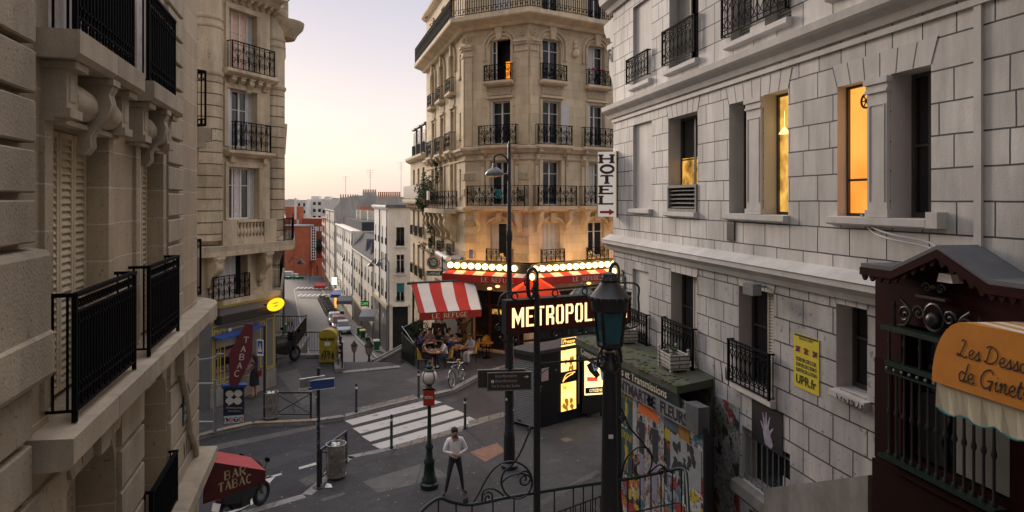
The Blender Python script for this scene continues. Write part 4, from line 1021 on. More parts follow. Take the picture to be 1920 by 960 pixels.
wrap(0,0,0,'string_course','sc_plain',prof=[(0,10.02),(.12,10.05),(.22,10.2),(.28,10.24),(.28,10.36),(.05,10.42),(0,10.42)])
wrap(0,0,0,'string_course','sc_plain',prof=[(0,9.72),(.06,9.72),(.06,9.8),(0,9.8)])
_,ln=wrap(0,0,0,'string_course','sc_plain',prof=[(0,7.08),(.10,7.08),(.16,7.2),(.16,7.32),(0,7.34)])
_,ln2=wrap(0,0,0,'shop_cornice','sc_plain',prof=[(0,4.25),(.2,4.25),(.3,4.4),(.3,4.5),(0,4.56)])
L_=ln(.78)
for a,b in zip(L_,L_[1:]):
 Wk=Wall(a,b);s=MB();
 rail_frame(s,Wk,0,Wk.len,17.0,17.98,0);s.wbox(Wk,0,Wk.len,17.83,17.85,-.01,.01);s.wbox(Wk,0,Wk.len,17.28,17.30,-.01,.01)
 n=int(Wk.len/.135)
 for i in range(1,n):
  u=Wk.len*i/n;s.wbox(Wk,u-.014,u+.014,17.0,17.95,-.014,.014)
  if i%2:s.ball(Wk.pt(u,17.62),.035,5,4)
  if i%2==0:s.tube(spiral(Wk.pt(u-.085,17.16),Wk.t3,ZV,.06,1.4,0,9),.016,3,cap=False)
 s.build('balcony_railing','iron',bC)
# balconies per window
def balcony(W,a,b,zf,ext,slab_h,proj,rh,brk=True,kind='scroll',brk_h=.5,cell=.36):
 s=MB();s.mould(W,a-ext-.06,b+ext+.06,[(0,zf-slab_h),(proj*.8,zf-slab_h),(proj,zf-slab_h*.6),(proj,zf),(0,zf)]);s.build('balcony_slab','sc_plain',bC)
 s=MB();rail_scroll(s,W,a-ext,b+ext,zf+.02,zf+rh,proj-.05,cell,.021,proj-.08);s.build('balcony_railing','iron',bC)
 if brk:
  for u in(a-ext*.55,b+ext*.55):
   s=MB();corbel(s,W,u,zf-slab_h,brk_h,proj*.85,.2);s.build('bracket','sc_plain',bC,smooth=True)
for W_,cols in((WF,colsF),(WR,colsR),(WL,colsL)):
 for ci,(a,b)in enumerate(cols):
  lft=W_ is WL
  balcony(W_,a,b,13.66,.18,.2,.36,.8,False,cell=.33)
  balcony(W_,a,b,10.44,.48 if not lft else .35,.2,.40,1.0,True,brk_h=.38)
  if lft:continue
  balcony(W_,a,b,7.40,1.05 if W_ is WF else .62,.24,.58,1.02,True,brk_h=1.05)
  s=MB();rail_scroll(s,W_,a-.15,b+.15,4.62,5.25,.16,.28,.014,.14);s.build('balcony_railing','iron',bC)
for W_,cols in((WF,colsF),(WR,colsR),(WL,colsL)):
 for(a,b)in cols:
  um=(a+b)/2;hw=(b-a)/2
  # arched hood over the fifth floor window
  for k,(dr,rad)in enumerate(((.14,.05),(.34,.065))):
   pts=[W_.pt(um-hw-dr,14.75,.05)]+[W_.pt(um+(hw+dr)*math.cos(PI-PI*i/12),15.45+(.42+dr)*math.sin(PI*i/12),.05)for i in range(13)]+[W_.pt(um+hw+dr,14.75,.05)]
   MB().tube(pts,rad,6).build('window_hood','sc_plain',bC,smooth=True)
  s=MB();s.prism([W_.pt(um-.13,15.72,.0),W_.pt(um+.13,15.72,.0),W_.pt(um+.2,16.34,.0),W_.pt(um-.2,16.34,.0)],W_.n3*.2);s.build('keystone','sc_plain',bC)
  # carved panel under the fifth floor sill, and entablature over the fourth floor window
  s=MB();s.wbox(W_,a-.08,b+.08,12.98,13.36,0,.05);s.build('carved_panel','sc_carved',bC)
  s=MB();s.wbox(W_,a-.16,b+.16,12.80,12.90,0,.14);s.wbox(W_,a-.12,b+.12,13.40,13.46,0,.18);s.build('window_head','sc_plain',bC)
  for sg,ue in((-1,a),(1,b)):
   for(z0,z1,pr,wd)in((10.5,12.78,.06,.14),(7.42,9.7,.08,.2),(13.72,15.4,.05,.12)):
    u0,u1=sorted((ue+sg*.02,ue+sg*(.02+wd)));MB().wbox(W_,u0,u1,z0,z1,0,pr).build('window_surround','sc_plain',bC)
   if W_ is not WL:
    MB().wbox(W_,min(ue+sg*.30,ue+sg*.48),max(ue+sg*.30,ue+sg*.48),7.5,9.4,0,.1).build('pilaster','sc_plain',bC)
    s=MB();corbel(s,W_,ue+sg*.39,9.95,.5,.24,.2);s.build('bracket','sc_plain',bC,smooth=True)
  s=MB();pts=[W_.pt(um+(hw+.18)*math.cos(PI-PI*i/10),6.42+.42*math.sin(PI*i/10),.06)for i in range(11)];s.tube(pts,.075,6);s.build('window_hood','sc_plain',bC,smooth=True)
  s=MB();s.wbox(W_,um-.16,um+.16,6.62,7.08,0,.2);s.build('keystone','sc_plain',bC)
# broad corner pilasters with capitals, quoin joints, carved bands lower down
for W_,u0,u1 in((WF,.02,.46),(WF,WF.len-.72,WF.len-.02),(WR,.02,.5),(WL,.04,.5)):
 MB().wbox(W_,u0,u1,10.45,15.05,.0,.08).build('pilaster','sc',bC)
 s=MB()
 for z0,z1,pr in((15.05,15.15,.13),(15.15,15.38,.09),(15.38,15.5,.17),(15.5,15.62,.24)):s.wbox(W_,u0-.06 if W_ is WF and u0>1 else u0,u1+.04 if u0<1 else u1,z0,z1,0,pr)
 s.build('capital','sc_plain',bC)
 s=MB();q=W_.pt((u0+u1)/2,15.98,.06);s.tube([q+W_.t3*(.14*math.cos(a*PI/6))+ZV*(.14*math.sin(a*PI/6))for a in range(12)],.04,5,closed=True);s.ball(q,.08,8,6);s.build('rosette','sc_plain',bC,smooth=True)
for W_,u0,u1 in((WF,.04,.62),(WF,WF.len-.74,WF.len-.04),(WL,.05,.75)):
 for i in range(7):
  z=4.72+i*.80 if i<3 else 4.72+i*.80
  if 7.0<z+.2 and z<7.35:continue
  if z>9.5:continue
  MB().wbox(W_,u0,u1,z,z+.34,0,.04).build('carved_band','sc_carved',bC)
for W_,a,sg in((WF,colsF[0][0]-.34,1),(WF,colsF[0][1]+.14,1)):
 for i in range(10):
  MB().wbox(W_,a,a+.2,10.6+i*.44,10.6+i*.44+.40,0,.035).build('quoin','sc',bC)
# carved mask between the two right hand windows
q=WR.pt((colsR[0][1]+colsR[1][0])/2,15.2,.1);s=MB();s.ball(q,.2,10,8,(1,.8,1.15));s.ball(q+ZV*.32,.13,8,6);s.ball(q+ZV*.55,.1,8,6,(1,1,1.4));s.build('carved_mask','sc_plain',bC,smooth=True)
# blue house-number plate
MB().wbox(WF,.28,.5,4.7,5.15,.042,.055).build('number_plate','blue_sign',bC)
# mansard with dormers above
f=MB();
def inset(d):return[Vector((K00.x+d,K00.y)),Vector((K0.x+d*.9,K0.y+d*.7)),Vector((K1.x,K1.y+d*1.15)),Vector((K2.x-d*.5,K2.y+d))]
a_,b_=inset(.25),inset(1.5)
for i in range(3):f.quad((a_[i].x,a_[i].y,TOPC),(a_[i+1].x,a_[i+1].y,TOPC),(b_[i+1].x,b_[i+1].y,TOPC+3.4),(b_[i].x,b_[i].y,TOPC+3.4))
f.poly([(p.x,p.y,TOPC+3.4)for p in b_]+[(10,50,TOPC+3.4)])
f.build('mansard_roof','slate',bC)
s=MB();wrap(0,0,0,'roof_cornice','sc_plain',prof=[(0,19.8),(.2,19.9),(.35,20.05),(.35,20.22),(0,20.25)])
# curved lower balcony of the street side, on heavy brackets
s=MB();cu=[]
for i in range(9):cu.append((1.6+8.8*i/8,.15+.75*math.sin(PI*i/8)**.5))
s.prism([WL.pt(u,6.95,o)for u,o in cu]+[WL.pt(10.4,6.95,0),WL.pt(1.6,6.95,0)],(0,0,.25));s.build('balcony_slab','sc_plain',bC)
s=MB()
for(u0,o0),(u1,o1)in zip(cu,cu[1:]):
 Wk=Wall(WL.pt(u0,0,o0-.06).xy,WL.pt(u1,0,o1-.06).xy);rail_scroll(s,Wk,0,Wk.len,7.22,8.2,0,.36,.016)
s.build('balcony_railing','iron',bC)
for u in(2.4,3.9,5.4,6.9,8.4,9.6):s=MB();corbel(s,WL,u,6.94,1.5,.7,.35);s.build('bracket','sc_plain',bC,smooth=True)
for(a,b)in colsL:s=MB();rail_scroll(s,WL,a-.1,b+.1,4.62,5.25,.25,.28,.014,.2);s.build('balcony_railing','iron',bC)
# next house down the street, with zinc dormers
bN=root('dormer_house','narrow cream house with zinc dormer windows joined to the café building','building',(-6.8,50.5,-6))
lvN=[(-3.6,-1.6),(-.6,1.5),(2.3,4.4),(5.2,7.3),(8.0,10.0)]
colsN=[(.8,1.7),(3.0,3.9),(5.2,6.1)]
f=MB();facade(f,WN,0,WN.len,-7,10.9,[(a,b,c,d)for a,b in colsN for c,d in lvN],.22);f.poly([(K00.x,K00.y,10.9),(K000.x,K000.y,10.9),(-3,56,10.9),(0,50,10.9)]);f.quad((K000.x,K000.y,-7),(-3,56,-7),(-3,56,10.9),(K000.x,K000.y,10.9));f.build('wall','sc',bN)
for a,b in colsN:
 for c,d in lvN:window(bN,WN,a,b,c,d,.2,2,.75)
 for zf in(5.1,2.2):s=MB();rail_bars(s,WN,a-.1,b+.1,zf,zf+.7,.2,.1,.011,False,.2);s.build('window_railing','iron',bN)
s=MB();s.mould(WN,-.02,WN.len+.15,[(0,10.5),(.25,10.6),(.4,10.75),(.4,10.92),(0,10.95)]);s.build('cornice','sc_plain',bN)
s=MB();s.mould(WN,-.1,WN.len+.3,[(0,7.35),(.55,7.45),(.6,7.6),(.6,7.75),(0,7.78)]);s.build('balcony_slab','sc_plain',bN)
s=MB();s.wbox(WN,0,WN.len+.2,7.82,8.75,.50,.53);s.build('balcony_screen','iron_dark',bN)
for i in range(9):s=MB();corbel(s,WN,.3+i*.83,7.36,.45,.4,.22);s.build('bracket','sc_plain',bN)
f=MB();f.quad(WN.pt(0,10.93),WN.pt(WN.len,10.93),WN.pt(WN.len,13.6,-1.3),WN.pt(0,13.6,-1.3));f.quad(WN.pt(WN.len,10.93),WN.pt(WN.len,10.93,-4),WN.pt(WN.len,13.6,-4),WN.pt(WN.len,13.6,-1.3));f.quad(WN.pt(0,13.6,-1.3),WN.pt(WN.len,13.6,-1.3),WN.pt(WN.len,13.6,-5),WN.pt(0,13.6,-5));f.build('mansard_roof','zinc',bN)
for a,b in colsN:
 s=MB();s.wbox(WN,a-.18,b+.18,10.95,13.0,-1.0,-.08);s.build('dormer','zinc',bN)
 s=MB();s.wbox(WN,a-.32,b+.32,13.0,13.12,-1.2,.08);s.build('dormer_roof','zinc',bN)
 s=MB();s.wbox(WN,a,b,11.1,12.85,-.078,-.05);s.build('dormer_window','glass',bN)
 s=MB();s.wbox(WN,a-.08,a,11.1,12.9,-.078,-.03);s.wbox(WN,b,b+.08,11.1,12.9,-.078,-.03);s.wbox(WN,a,b,12.85,12.9,-.078,-.03);s.wbox(WN,(a+b)/2-.04,(a+b)/2+.04,11.1,12.85,-.049,-.03);s.build('dormer_frame','white_frame',bN)
 s=MB();rail_bars(s,WN,a-.1,b+.1,11.05,11.8,.05,.1);s.build('window_railing','iron',bN)
# ------------------------------------------------------------------ white painted block-work building on the right
MORT=(.045,.045,.05)
M['sd']=mat('white_painted_blockwork',(.555,.54,.52),.75,var=.10,vscale=1.6,stain=.40,bump=.004,bscale=40,brick=(.74,.405,.012,MORT),squash=.7)
M['sd_low']=mat('dirty_painted_blockwork',(.45,.44,.435),.8,var=.12,vscale=1.6,stain=.44,bump=.005,bscale=40,speck=9,brick=(.74,.405,.014,MORT),squash=.7)
M['sd_plain']=mat('white_painted_stone',(.51,.495,.475),.75,var=.1,vscale=2.2,stain=.24,bump=.003,bscale=35)
WD=Wall((6.97,0),(6.97-.2*20,20))
if WD.n.x>0:WD.n=-WD.n
kD=math.hypot(1,.2)
def ud(px):return WD.u(px)
bD=root('white_block_building','white painted blockwork building with dark joints, black window guards and lit orange windows','building',(4.5,13,0))
U0,U1=-13*kD,WD.u(1150)
main=[(ud(1308),ud(1253),7.44,9.63),(ud(1403),ud(1367),7.44,9.58),(ud(1478),ud(1432),7.44,9.58),(ud(1630),ud(1570),7.46,9.40),(ud(1746),ud(1671),7.46,9.40)]
low=[(ud(1307),ud(1258),4.0,6.02),(ud(1451),ud(1385),4.22,6.06),(ud(1626),ud(1568),4.88,6.14),(ud(1481),ud(1391),2.40,3.42)]
upp=[(ud(1310),ud(1255),10.78,13.05),(ud(1413),ud(1370),10.78,13.05),(ud(1484),ud(1440),10.78,13.05),(ud(1640),ud(1565),10.85,13.05),(ud(1775),ud(1672),10.85,13.05)]
blind=[(ud(1222),ud(1187),7.48,9.72,.10),(ud(1222),ud(1187),10.78,12.9,.10),(ud(1216),ud(1186),4.3,5.85,.10)]
more=[(u-1.0,u,z0,z1)for u in(yu(4.6),yu(2.6),yu(.4),yu(-3))for z0,z1 in((7.46,9.4),(10.85,13.05))]
f=MB();facade(f,WD,U0,U1,6.42,20.5,[o for o in main+upp+more]+blind[:2],.38,('sd_plain',bD));f.build('wall','sd',bD)  # out-of-view top and rear length added to darken the alley
f=MB();facade(f,WD,U0,U1,-.3,6.42,low+blind[2:],.34,('sd_plain',bD));f.build('lower_wall','sd_low',bD)
for o in blind:MB().wbox(WD,o[0],o[1],o[2],o[3],-.12,-.09).build('blind_window','sd_plain',bD)
e0=WD.pt(U1,0);WDe=Wall((e0.x,e0.y),(e0.x+8,e0.y+1.6))
if WDe.n.y<0:WDe.n=-WDe.n
f=MB();facade(f,WDe,0,9,-.3,20.5);f.quad(WD.pt(U0,-.3),WD.pt(U0,-.3,-9),WD.pt(U0,20.5,-9),WD.pt(U0,20.5));f.poly([WD.pt(U0,20.5),WD.pt(U1,20.5),WDe.pt(9,20.5),WD.pt(U0,20.5,-9)]);f.quad(WD.pt(U0,-.3,-9),WDe.pt(9,-.3),WDe.pt(9,20.5),WD.pt(U0,20.5,-9));f.build('end_wall','sd',bD)
def dmould(prof,u0=U0,u1=U1+.30,name='cornice',m='sd_plain'):
 s=MB();s.mould(WD,u0,u1,prof);s.build(name,m,bD)
 s=MB();s.mould(WDe,-.0,5.0,prof);s.build(name,m,bD)
dmould([(0,10.08),(.06,10.08),(.10,10.18),(.22,10.26),(.26,10.30),(.28,10.42),(0,10.52)])
dmould([(0,9.95),(.05,9.95),(.05,10.03),(0,10.03)],u1=U1,name='string_course')
dmould([(0,6.24),(.07,6.24),(.12,6.34),(.22,6.42),(.26,6.44),(.26,6.53),(.02,6.66),(0,6.66)])
s=MB();s.mould(WD,U0,U1+.28,[(.0,6.665),(.275,6.535),(.285,6.545),(.0,6.685)]);s.build('flashing','sd_plain',bD)
dmould([(0,13.2),(.08,13.2),(.14,13.32),(.32,13.42),(.36,13.6),(0,13.65)])
# end wall cornice with scroll brackets, seen in profile
s=MB();s.mould(WDe,.05,3,[(0,12.35),(.35,12.4),(.45,12.55),(.75,12.62),(.95,12.85),(1.0,13.05),(0,13.1)]);s.build('balcony_cornice','sd_plain',bD)
s=MB();corbel(s,WDe,.25,12.36,1.75,.62,.35);s.tube(spiral(WDe.pt(.06,12.0,.34),WDe.n3,ZV,.25,2,0,20),.035,5);s.build('scroll_bracket','sd_plain',bD,smooth=True)
# broad projecting strip where the facade steps forward
us=ud(1830);s=MB();s.mould(WD,U0,us,[(0,6.8),(.045,6.8),(.045,9.94),(0,9.94)])if False else None
s=MB();s.wbox(WD,us-.10,us,6.77,9.95,0,.035);s.build('pilaster_strip','sd_plain',bD)
s=MB();s.wbox(WD,us-.10,us,10.53,13.2,0,.035);s.build('pilaster_strip','sd_plain',bD)
# sills
for a,b,c in((ud(1310),ud(1251),7.44),(ud(1480),ud(1363),7.44),(ud(1749),ud(1561),7.46),(ud(1224),ud(1185),7.47),(ud(1224),ud(1185),10.77),(ud(1312),ud(1252),10.77),(ud(1486),ud(1366),10.77),(ud(1780),ud(1558),10.84),(ud(1309),ud(1256),4.0),(ud(1456),ud(1378),4.2),(ud(1634),ud(1566),4.86)):
 s=MB();s.mould(WD,a,b,[(0,c-.14),(.10,c-.12),(.12,c-.10),(.12,c-.01),(.0,c+.0)]);s.build('sill','sd_plain',bD)
# fluted piers between the paired windows
for a,b,z0,z1 in((ud(1432),ud(1403),7.44,9.58),(ud(1671),ud(1630),7.46,9.40),(ud(1440),ud(1413),10.78,13.05),(ud(1672),ud(1640),10.85,13.05)):
 s=MB();s.wbox(WD,a+.02,b-.02,z0+.1,z1-.22,0,.05);s.wbox(WD,a+.06,a+.075,z0+.22,z1-.38,.05,.062);s.wbox(WD,b-.075,b-.06,z0+.22,z1-.38,.05,.062);s.wbox(WD,a+.075,b-.075,z1-.395,z1-.38,.05,.062)
 s.wbox(WD,a-.01,b+.01,z0,z0+.1,0,.07);s.wbox(WD,a,b,z1-.22,z1-.18,0,.08);s.wbox(WD,a-.02,b+.02,z1-.10,z1-.02,0,.09);s.wbox(WD,a,b,z1-.18,z1-.10,0,.06);s.build('window_pier','sd_plain',bD)
# flat arches: slanting joints above each opening
M['joint']=mat('dark_joint',(.13,.13,.135),.9)
pair=lambda p_,q_:(p_[0],q_[1],p_[2],max(p_[3],q_[3]))
for o in[main[0],pair(main[2],main[1]),pair(main[4],main[3]),*low[:3],upp[0],pair(upp[2],upp[1]),pair(upp[4],upp[3])]:
 a,b,c,d=o[:4]
 s=MB();s.prism([WD.pt(a-.01,d+.001,.0),WD.pt(b+.01,d+.001,.0),WD.pt(b+.11,d+.34,.0),WD.pt(a-.11,d+.34,.0)],WD.n3*.004);s.build('flat_arch','sd_plain',bD)
 s=MB();
 n=max(3,int((b-a)/.3)+1)if b-a>.5 else 2
 for k in range(n+1):
  u=a+(b-a)*k/n;sl=(k/n-.5)*.22
  s.prism([WD.pt(u-.006,d+.005,.0),WD.pt(u+.006,d+.005,.0),WD.pt(u+sl+.006,d+.33,.0),WD.pt(u+sl-.006,d+.33,.0)],WD.n3*.007)
 s.build('arch_joint','joint',bD)
# main floor windows
M['lit_amber']=glow_mat('lamp_lit_amber_wall',(.80,.20,.012),(1,.42,.075),.72,.8)
M['lit_room']=glow_mat('lamp_lit_room',(.10,.045,.008),(1,.50,.09),.55,4.5)
M['lit_warm']=glow_mat('lamp_lit_yellow_room',(.22,.09,.01),(1,.55,.11),.62,3.0)
a,b,c,d=main[0]
w_=window(bD,WD,a,b,c,d,.36,2,.55,'dark_frame','glass');
s=MB();s.wbox(WD,a+.06,b-.06,c+.62,d-.95,-.348,-.335);s.build('lit_pane','lit_room',w_)
s=MB();louvre(s,WD,a+.0,b-.02,c,c+.60,-.30,.085,.34,.06);s.build('air_louvre',mat('grey_wood',(.20,.19,.175),.8,var=.35,vscale=9),bD)
a,b,c,d=main[2];window(bD,WD,a,b,c,d,.30,1,None,'dark_frame','lit_warm',None,.04)
a,b,c,d=main[1];w_=window(bD,WD,a,b,c,d,.36,1,.5,'dark_frame','glass')
a,b,c,d=main[2]
s=MB();q=WD.pt(WD.u(1471,-.2),d-.62,-.2);s.tube([q+ZV*.3,q],.006,4);s.lathe((q.x,q.y,q.z-.1),[(.02,.12),(.03,.1),(.10,0),(.09,0)],12);s.build('pendant_lamp',mat('lit_lamp_shade',(.8,.7,.5),.6,emit=(1,.62,.2),estr=1.2),bD)
a,b,c,d=main[3]
w_=window(bD,WD,a,b,c,d,.20,1,None,'dark_frame','lit_amber',None,.035)
s=MB();s.wbox(WD,a+.03,b-.03,c+.52,c+.555,-.198,-.16);s.build('glazing_bar','dark_frame',bD)
s=MB();q=WD.pt(WD.u(1624,-.16),d-.26,-.16)
s.tube([q+WD.t3*(.10*math.cos(k*PI/8))+ZV*(.10*math.sin(k*PI/8))for k in range(16)],.016,5,closed=True)
for k in range(6):s.tube([q,q+WD.t3*(.10*math.cos(k*PI/3))+ZV*(.10*math.sin(k*PI/3))],.009,4)
s.ball(q,.028,6,4);s.build('ventilator_wheel','black',bD)
a,b,c,d=main[4];w_=window(bD,WD,a,b,c,d,.36,2,.5,'dark_frame','glass')
s=MB();s.wbox(WD,a+.02,a+.14,c+.06,d-.3,-.34,-.325);s.build('lit_pane',mat('dim_lit_pane',(.1,.02,.01),.3,emit=(.6,.08,.02),estr=.35),bD)
# upper floor: half closed louvred shutters and guards
for i,(a,b,c,d)in enumerate(upp):
 window(bD,WD,a,b,c,d,.36,1 if b-a<.8 else 2,.7,'dark_frame','glass','curtain' if i in(0,4)else None,curt_frac=(.1,.5))
 fr=(.5,1)if i==0 else(.25,1)
 s=MB();louvre(s,WD,a+(b-a)*fr[0],b-.02,c,d,-.22,.06,.035);s.build('shutter',mat('grey_green_shutter',(.25,.25,.22),.7,var=.1),bD)
for a,b,z0,z1 in((ud(1221),ud(1181),10.88,11.52),(ud(1310),ud(1249),10.92,11.72),(ud(1482),ud(1362),10.92,11.72),(ud(1765),ud(1560),10.95,11.75)):
 s=MB();rail_ovals(s,WD,a,b,z0,z1,.10,.21,.09);s.build('window_guard','iron',bD)
# lower floor
for i,(a,b,c,d)in enumerate(low[:3]):
 window(bD,WD,a,b,c,d,.32,1,.6,'dark_frame','glass')
 if i<2:s=MB();louvre(s,WD,a+.02,a+(b-a)*.45,c,d,-.24,.055,.035);s.build('shutter','shut_low' if 'shut_low' in M else M.setdefault('shut_low',mat('cream_shutter',(.36,.33,.27),.7,var=.12)),bD)
for a,b,z0,z1 in((ud(1220),ud(1182),4.02,4.80),(ud(1308),ud(1250),4.04,4.92),(ud(1453),ud(1376),4.22,5.02)):
 s=MB();rail_ovals(s,WD,a,b,z0,z1,.12,.16,.11);s.build('window_guard','iron',bD)
a,b,c,d=low[3]
MB().wbox(WD,a,b,c,d,-.34,-.31).build('basement_pane','glass',bD)
s=MB();
for k in range(9):u=a+.06+(b-a-.12)*k/8;s.tube([WD.pt(u,c,-.06),WD.pt(u,d,-.06)],.013,6)
s.wbox(WD,a,b,c+.08,c+.11,-.075,-.045);s.wbox(WD,a,b,d-.14,d-.11,-.075,-.045);s.build('window_bars','steel',bD)
s=MB();s.wbox(WD,a+.35,a+.62,c+.05,c+.40,-.28,-.27);s.build('paper_notice','white',bD)
s=MB();s.mould(WD,a-.1,b+.12,[(0,c-.26),(.16,c-.24),(.16,c-.03),(0,c)]);s.build('sill','concrete',bD)
s=MB();s.wbox(WD,b-.75,b-.3,1.55,1.95,0,.02);s.build('cellar_vent','iron_dark',bD)
s=MB();s.wbox(WD,ud(1379),ud(1365),6.9,7.28,0,.025)
for k in range(7):s.wbox(WD,ud(1379)+.01,ud(1365)-.01,6.93+k*.048,6.95+k*.048,.025,.035)
s.build('wall_vent','iron_dark',bD)
s=MB();s.wbox(WD,ud(1775),ud(1753),7.35,7.55,0,.14);s.build('junction_box','sd_plain',bD)
# rubbed graffiti on the wall
s=MB();tag_scribble(s,WD,ud(1376)+.02,4.02,.55,.42,.003,11,.022,4);s.build('graffiti','black',bD)
s=MB();tag_scribble(s,WD,ud(1632),4.74,.62,.09,.125,12,.016,7);s.build('graffiti','black',bD)
# torn bills pasted along the bottom of the wall
bills=[(.02,.02,.025),(.42,.42,.44),(.46,.44,.43),(.32,.03,.025),(.22,.24,.27),(.02,.02,.025),(.45,.33,.03),(.04,.14,.18),(.50,.49,.48),(.03,.03,.035),(.42,.14,.03)]
M['bills']=poster_mat('torn_bills',bills,5.5,3)
M['bills_grey']=poster_mat('grey_torn_bills',[(.30,.30,.31),(.03,.03,.035),(.33,.33,.32),(.22,.23,.24),(.20,.03,.03),(.34,.34,.34),(.26,.26,.27),(.15,.2,.15)],4.5,9)
s=MB();s.wbox(WD,ud(1387),ud(1330),-.2,3.72,.0,.012);s.build('pasted_bills','bills_grey',bD)
# street plate, yellow campaign bill, black hand poster: flat things fixed on the wall
def plaque(px0,px1,z0,z1):return ud(px1),ud(px0),z0,z1
a,b,z0,z1=ud(1537),ud(1490),4.62,5.50
up_=setp(MB().wbox(WD,a,b,z0,z1,.004,.016).build('campaign_poster',mat('yellow_paper',(.60,.50,.02),.7,var=.08,vscale=6)),'yellow campaign poster with black capitals, pasted beside the narrow window','poster')
TD=-WD.t3;k_=b-a
def dtext(nm,s_,m,par,fu,fz,fw_,fh,bold=.02):
 o=WD.pt(b-k_*fu,z0+(z1-z0)*fz,.017);bez_text(nm,s_,m,par,o,TD,ZV,k_*fw_,(z1-z0)*fh,bold)
dtext('heading',"SEULE L'UPR",'black',up_,.22,.91,.56,.045)
dtext('slogan','SORTIR DE L\u2019UE','black',up_,.10,.50,.8,.075,.03);dtext('slogan','SORTIR DE L\u2019EURO','black',up_,.10,.40,.82,.07,.03);dtext('slogan','SORTIR DE L\u2019OTAN','black',up_,.10,.30,.82,.07,.03)
dtext('web_address','UPR.fr','black',up_,.10,.08,.8,.17,.015)
s=MB();s.wbox(WD,a+.02,b-.02,z1-.035,z1-.005,.0165,.018);s.build('dark_top_edge','black',up_)
for fu in(.10,.44,.78):
 s=MB();u=b-k_*(fu+.07);
 if fu==.44:
  s.tube([WD.pt(u,z0+(z1-z0)*.72,.02)-TD*(.035*math.cos(t_*PI/5))*-1+ZV*(.045*math.sin(t_*PI/5))for t_ in range(2,9)],.008,4)
 else:s.wbox(WD,u-.05,u+.05,z0+(z1-z0)*.67,z0+(z1-z0)*.77,.0165,.019)
 s.build('small_emblem','blue_sign' if fu!=.44 else 'black',up_)
 s=MB();c_=WD.pt(u,z0+(z1-z0)*.72,.022)
 for sg in(-1,1):s.tube([c_-TD*.05+ZV*(.04*sg),c_+TD*.05-ZV*(.04*sg)],.009,4)
 s.build('red_cross_out','red_cloth',up_)
a,b=ud(1469),ud(1411);z0,z1=3.30,4.06
hp=setp(MB().wbox(WD,a,b,z0,z1,.004,.016).build('hand_poster','black'),'black poster of a pale hand pasted above the barred basement window','poster')
M['hand_grey']=mat('grey_violet_print',(.30,.28,.36),.7,var=.3,vscale=12)
s=MB();hz=z0;uc=(a+b)/2
fr=lambda x,y,e=.018:WD.pt(uc-x,hz+y,e)
s.poly([fr(-.05,.05),fr(.14,.02),fr(.20,.10),fr(.10,.30),(fr(.06,.40)),fr(-.08,.38),fr(-.11,.25)])
for i,(x,y,dx,dy)in enumerate(((-.09,.30,-.10,.12),(-.06,.37,-.06,.22),(-.01,.38,.0,.25),(.04,.37,.07,.2),(.08,.26,.13,.14))):
 strip(s,[(x,y),(x+dx*.5,y+dy*.55),(x+dx,y+dy)],[.055,.045,.02],lambda p,q,i=i:fr(p,q,.0185+i*.0004))
s.build('printed_hand','hand_grey',hp)
rp=root('street_name_sign','green enamel street plate with rounded top on the white wall end','sign',WD.pt(ud(1168),5.4,.02))
u=ud(1168);s=MB();pts=[WD.pt(u-.22,5.12,.01),WD.pt(u+.22,5.12,.01),WD.pt(u+.22,5.58,.01)]+[WD.pt(u+.12*math.cos(k*PI/6),5.58+.16*math.sin(k*PI/6),.01)for k in range(7)]+[WD.pt(u-.22,5.58,.01)]
s.prism(pts,WD.n3*.025);s.build('plate',mat('dark_green_enamel',(.006,.035,.03),.3),rp)
bez_text('street_name','RUE\nPIERRE\nDAC','white',rp,WD.pt(u+.17,5.17,.037),TD,ZV,.34,.36,.03);bez_text('district','18e Arr','white',rp,WD.pt(u+.08,5.63,.037),TD,ZV,.16,.06,.02)
# floodlight on a bracket
fl=root('floodlight','small grey floodlight fixed above the shuttered lower window','lamp',WD.pt(ud(1437),6.1,0))
u=ud(1437);s=MB();s.tube([WD.pt(u,6.15,0),WD.pt(u,6.17,.22)],.018,6);s.build('bracket','steel',fl)
s=MB();q=WD.pt(u,6.12,.28);s.box(q,(.18,.28,.20),.3);s.build('housing','steel',fl)
# cables drooping across the wall
cb=root('wall_cable','pair of pale electric cables drooping across the white wall above the gable','cable',WD.pt(ud(1700),7.3,0))
for dz,k in((0,0),(-.06,1)):
 pts=[(1620,402),(1640,425),(1690,440),(1760,455),(1800,480),(1850,503),(1960,532)]
 s=MB();pp=[]
 for i,(x,y)in enumerate(pts):
  uu=ud(x);zz_=WD.z(x,y);o=.05 if i<2 else .12+.02*k if i<4 else .22;pp.append((uu,zz_+dz*(i>0),o))
 s.tube([WD.pt(*q)for q in catmull(pp,5)],.014,5);s.build('cable',mat('pale_cable',(.33,.33,.34),.6),cb)
# vertical hotel sign hung off the end of the building
hs=root('hotel_sign','tall white vertical hotel sign with brown letters and a red arrow','sign',(2.9,20.7,6.9))
HY_=19.75;a=P(1122,406,HY_);b=P(1155,285,HY_)
Wh=Wall((a.x,HY_+.06),(b.x,HY_-.06));
if Wh.n.y>0:Wh.n=-Wh.n
s=MB();s.wbox(Wh,0,Wh.len,a.z,b.z,-.08,.08);s.build('panel',mat('cream_sign_panel',(.82,.78,.73),.5,var=.05,emit=(1,.93,.85),estr=.13),hs)  # faint emission added to whiten the panel
s=MB();s.wbox(Wh,-.03,0,a.z-.02,b.z+.02,-.09,.09);s.wbox(Wh,Wh.len,Wh.len+.03,a.z-.02,b.z+.02,-.09,.09);s.build('frame',mat('yellowed_metal',(.45,.36,.15),.5),hs)
M['brown']=mat('dark_brown_letters',(.055,.025,.02),.5)
H_=b.z-a.z
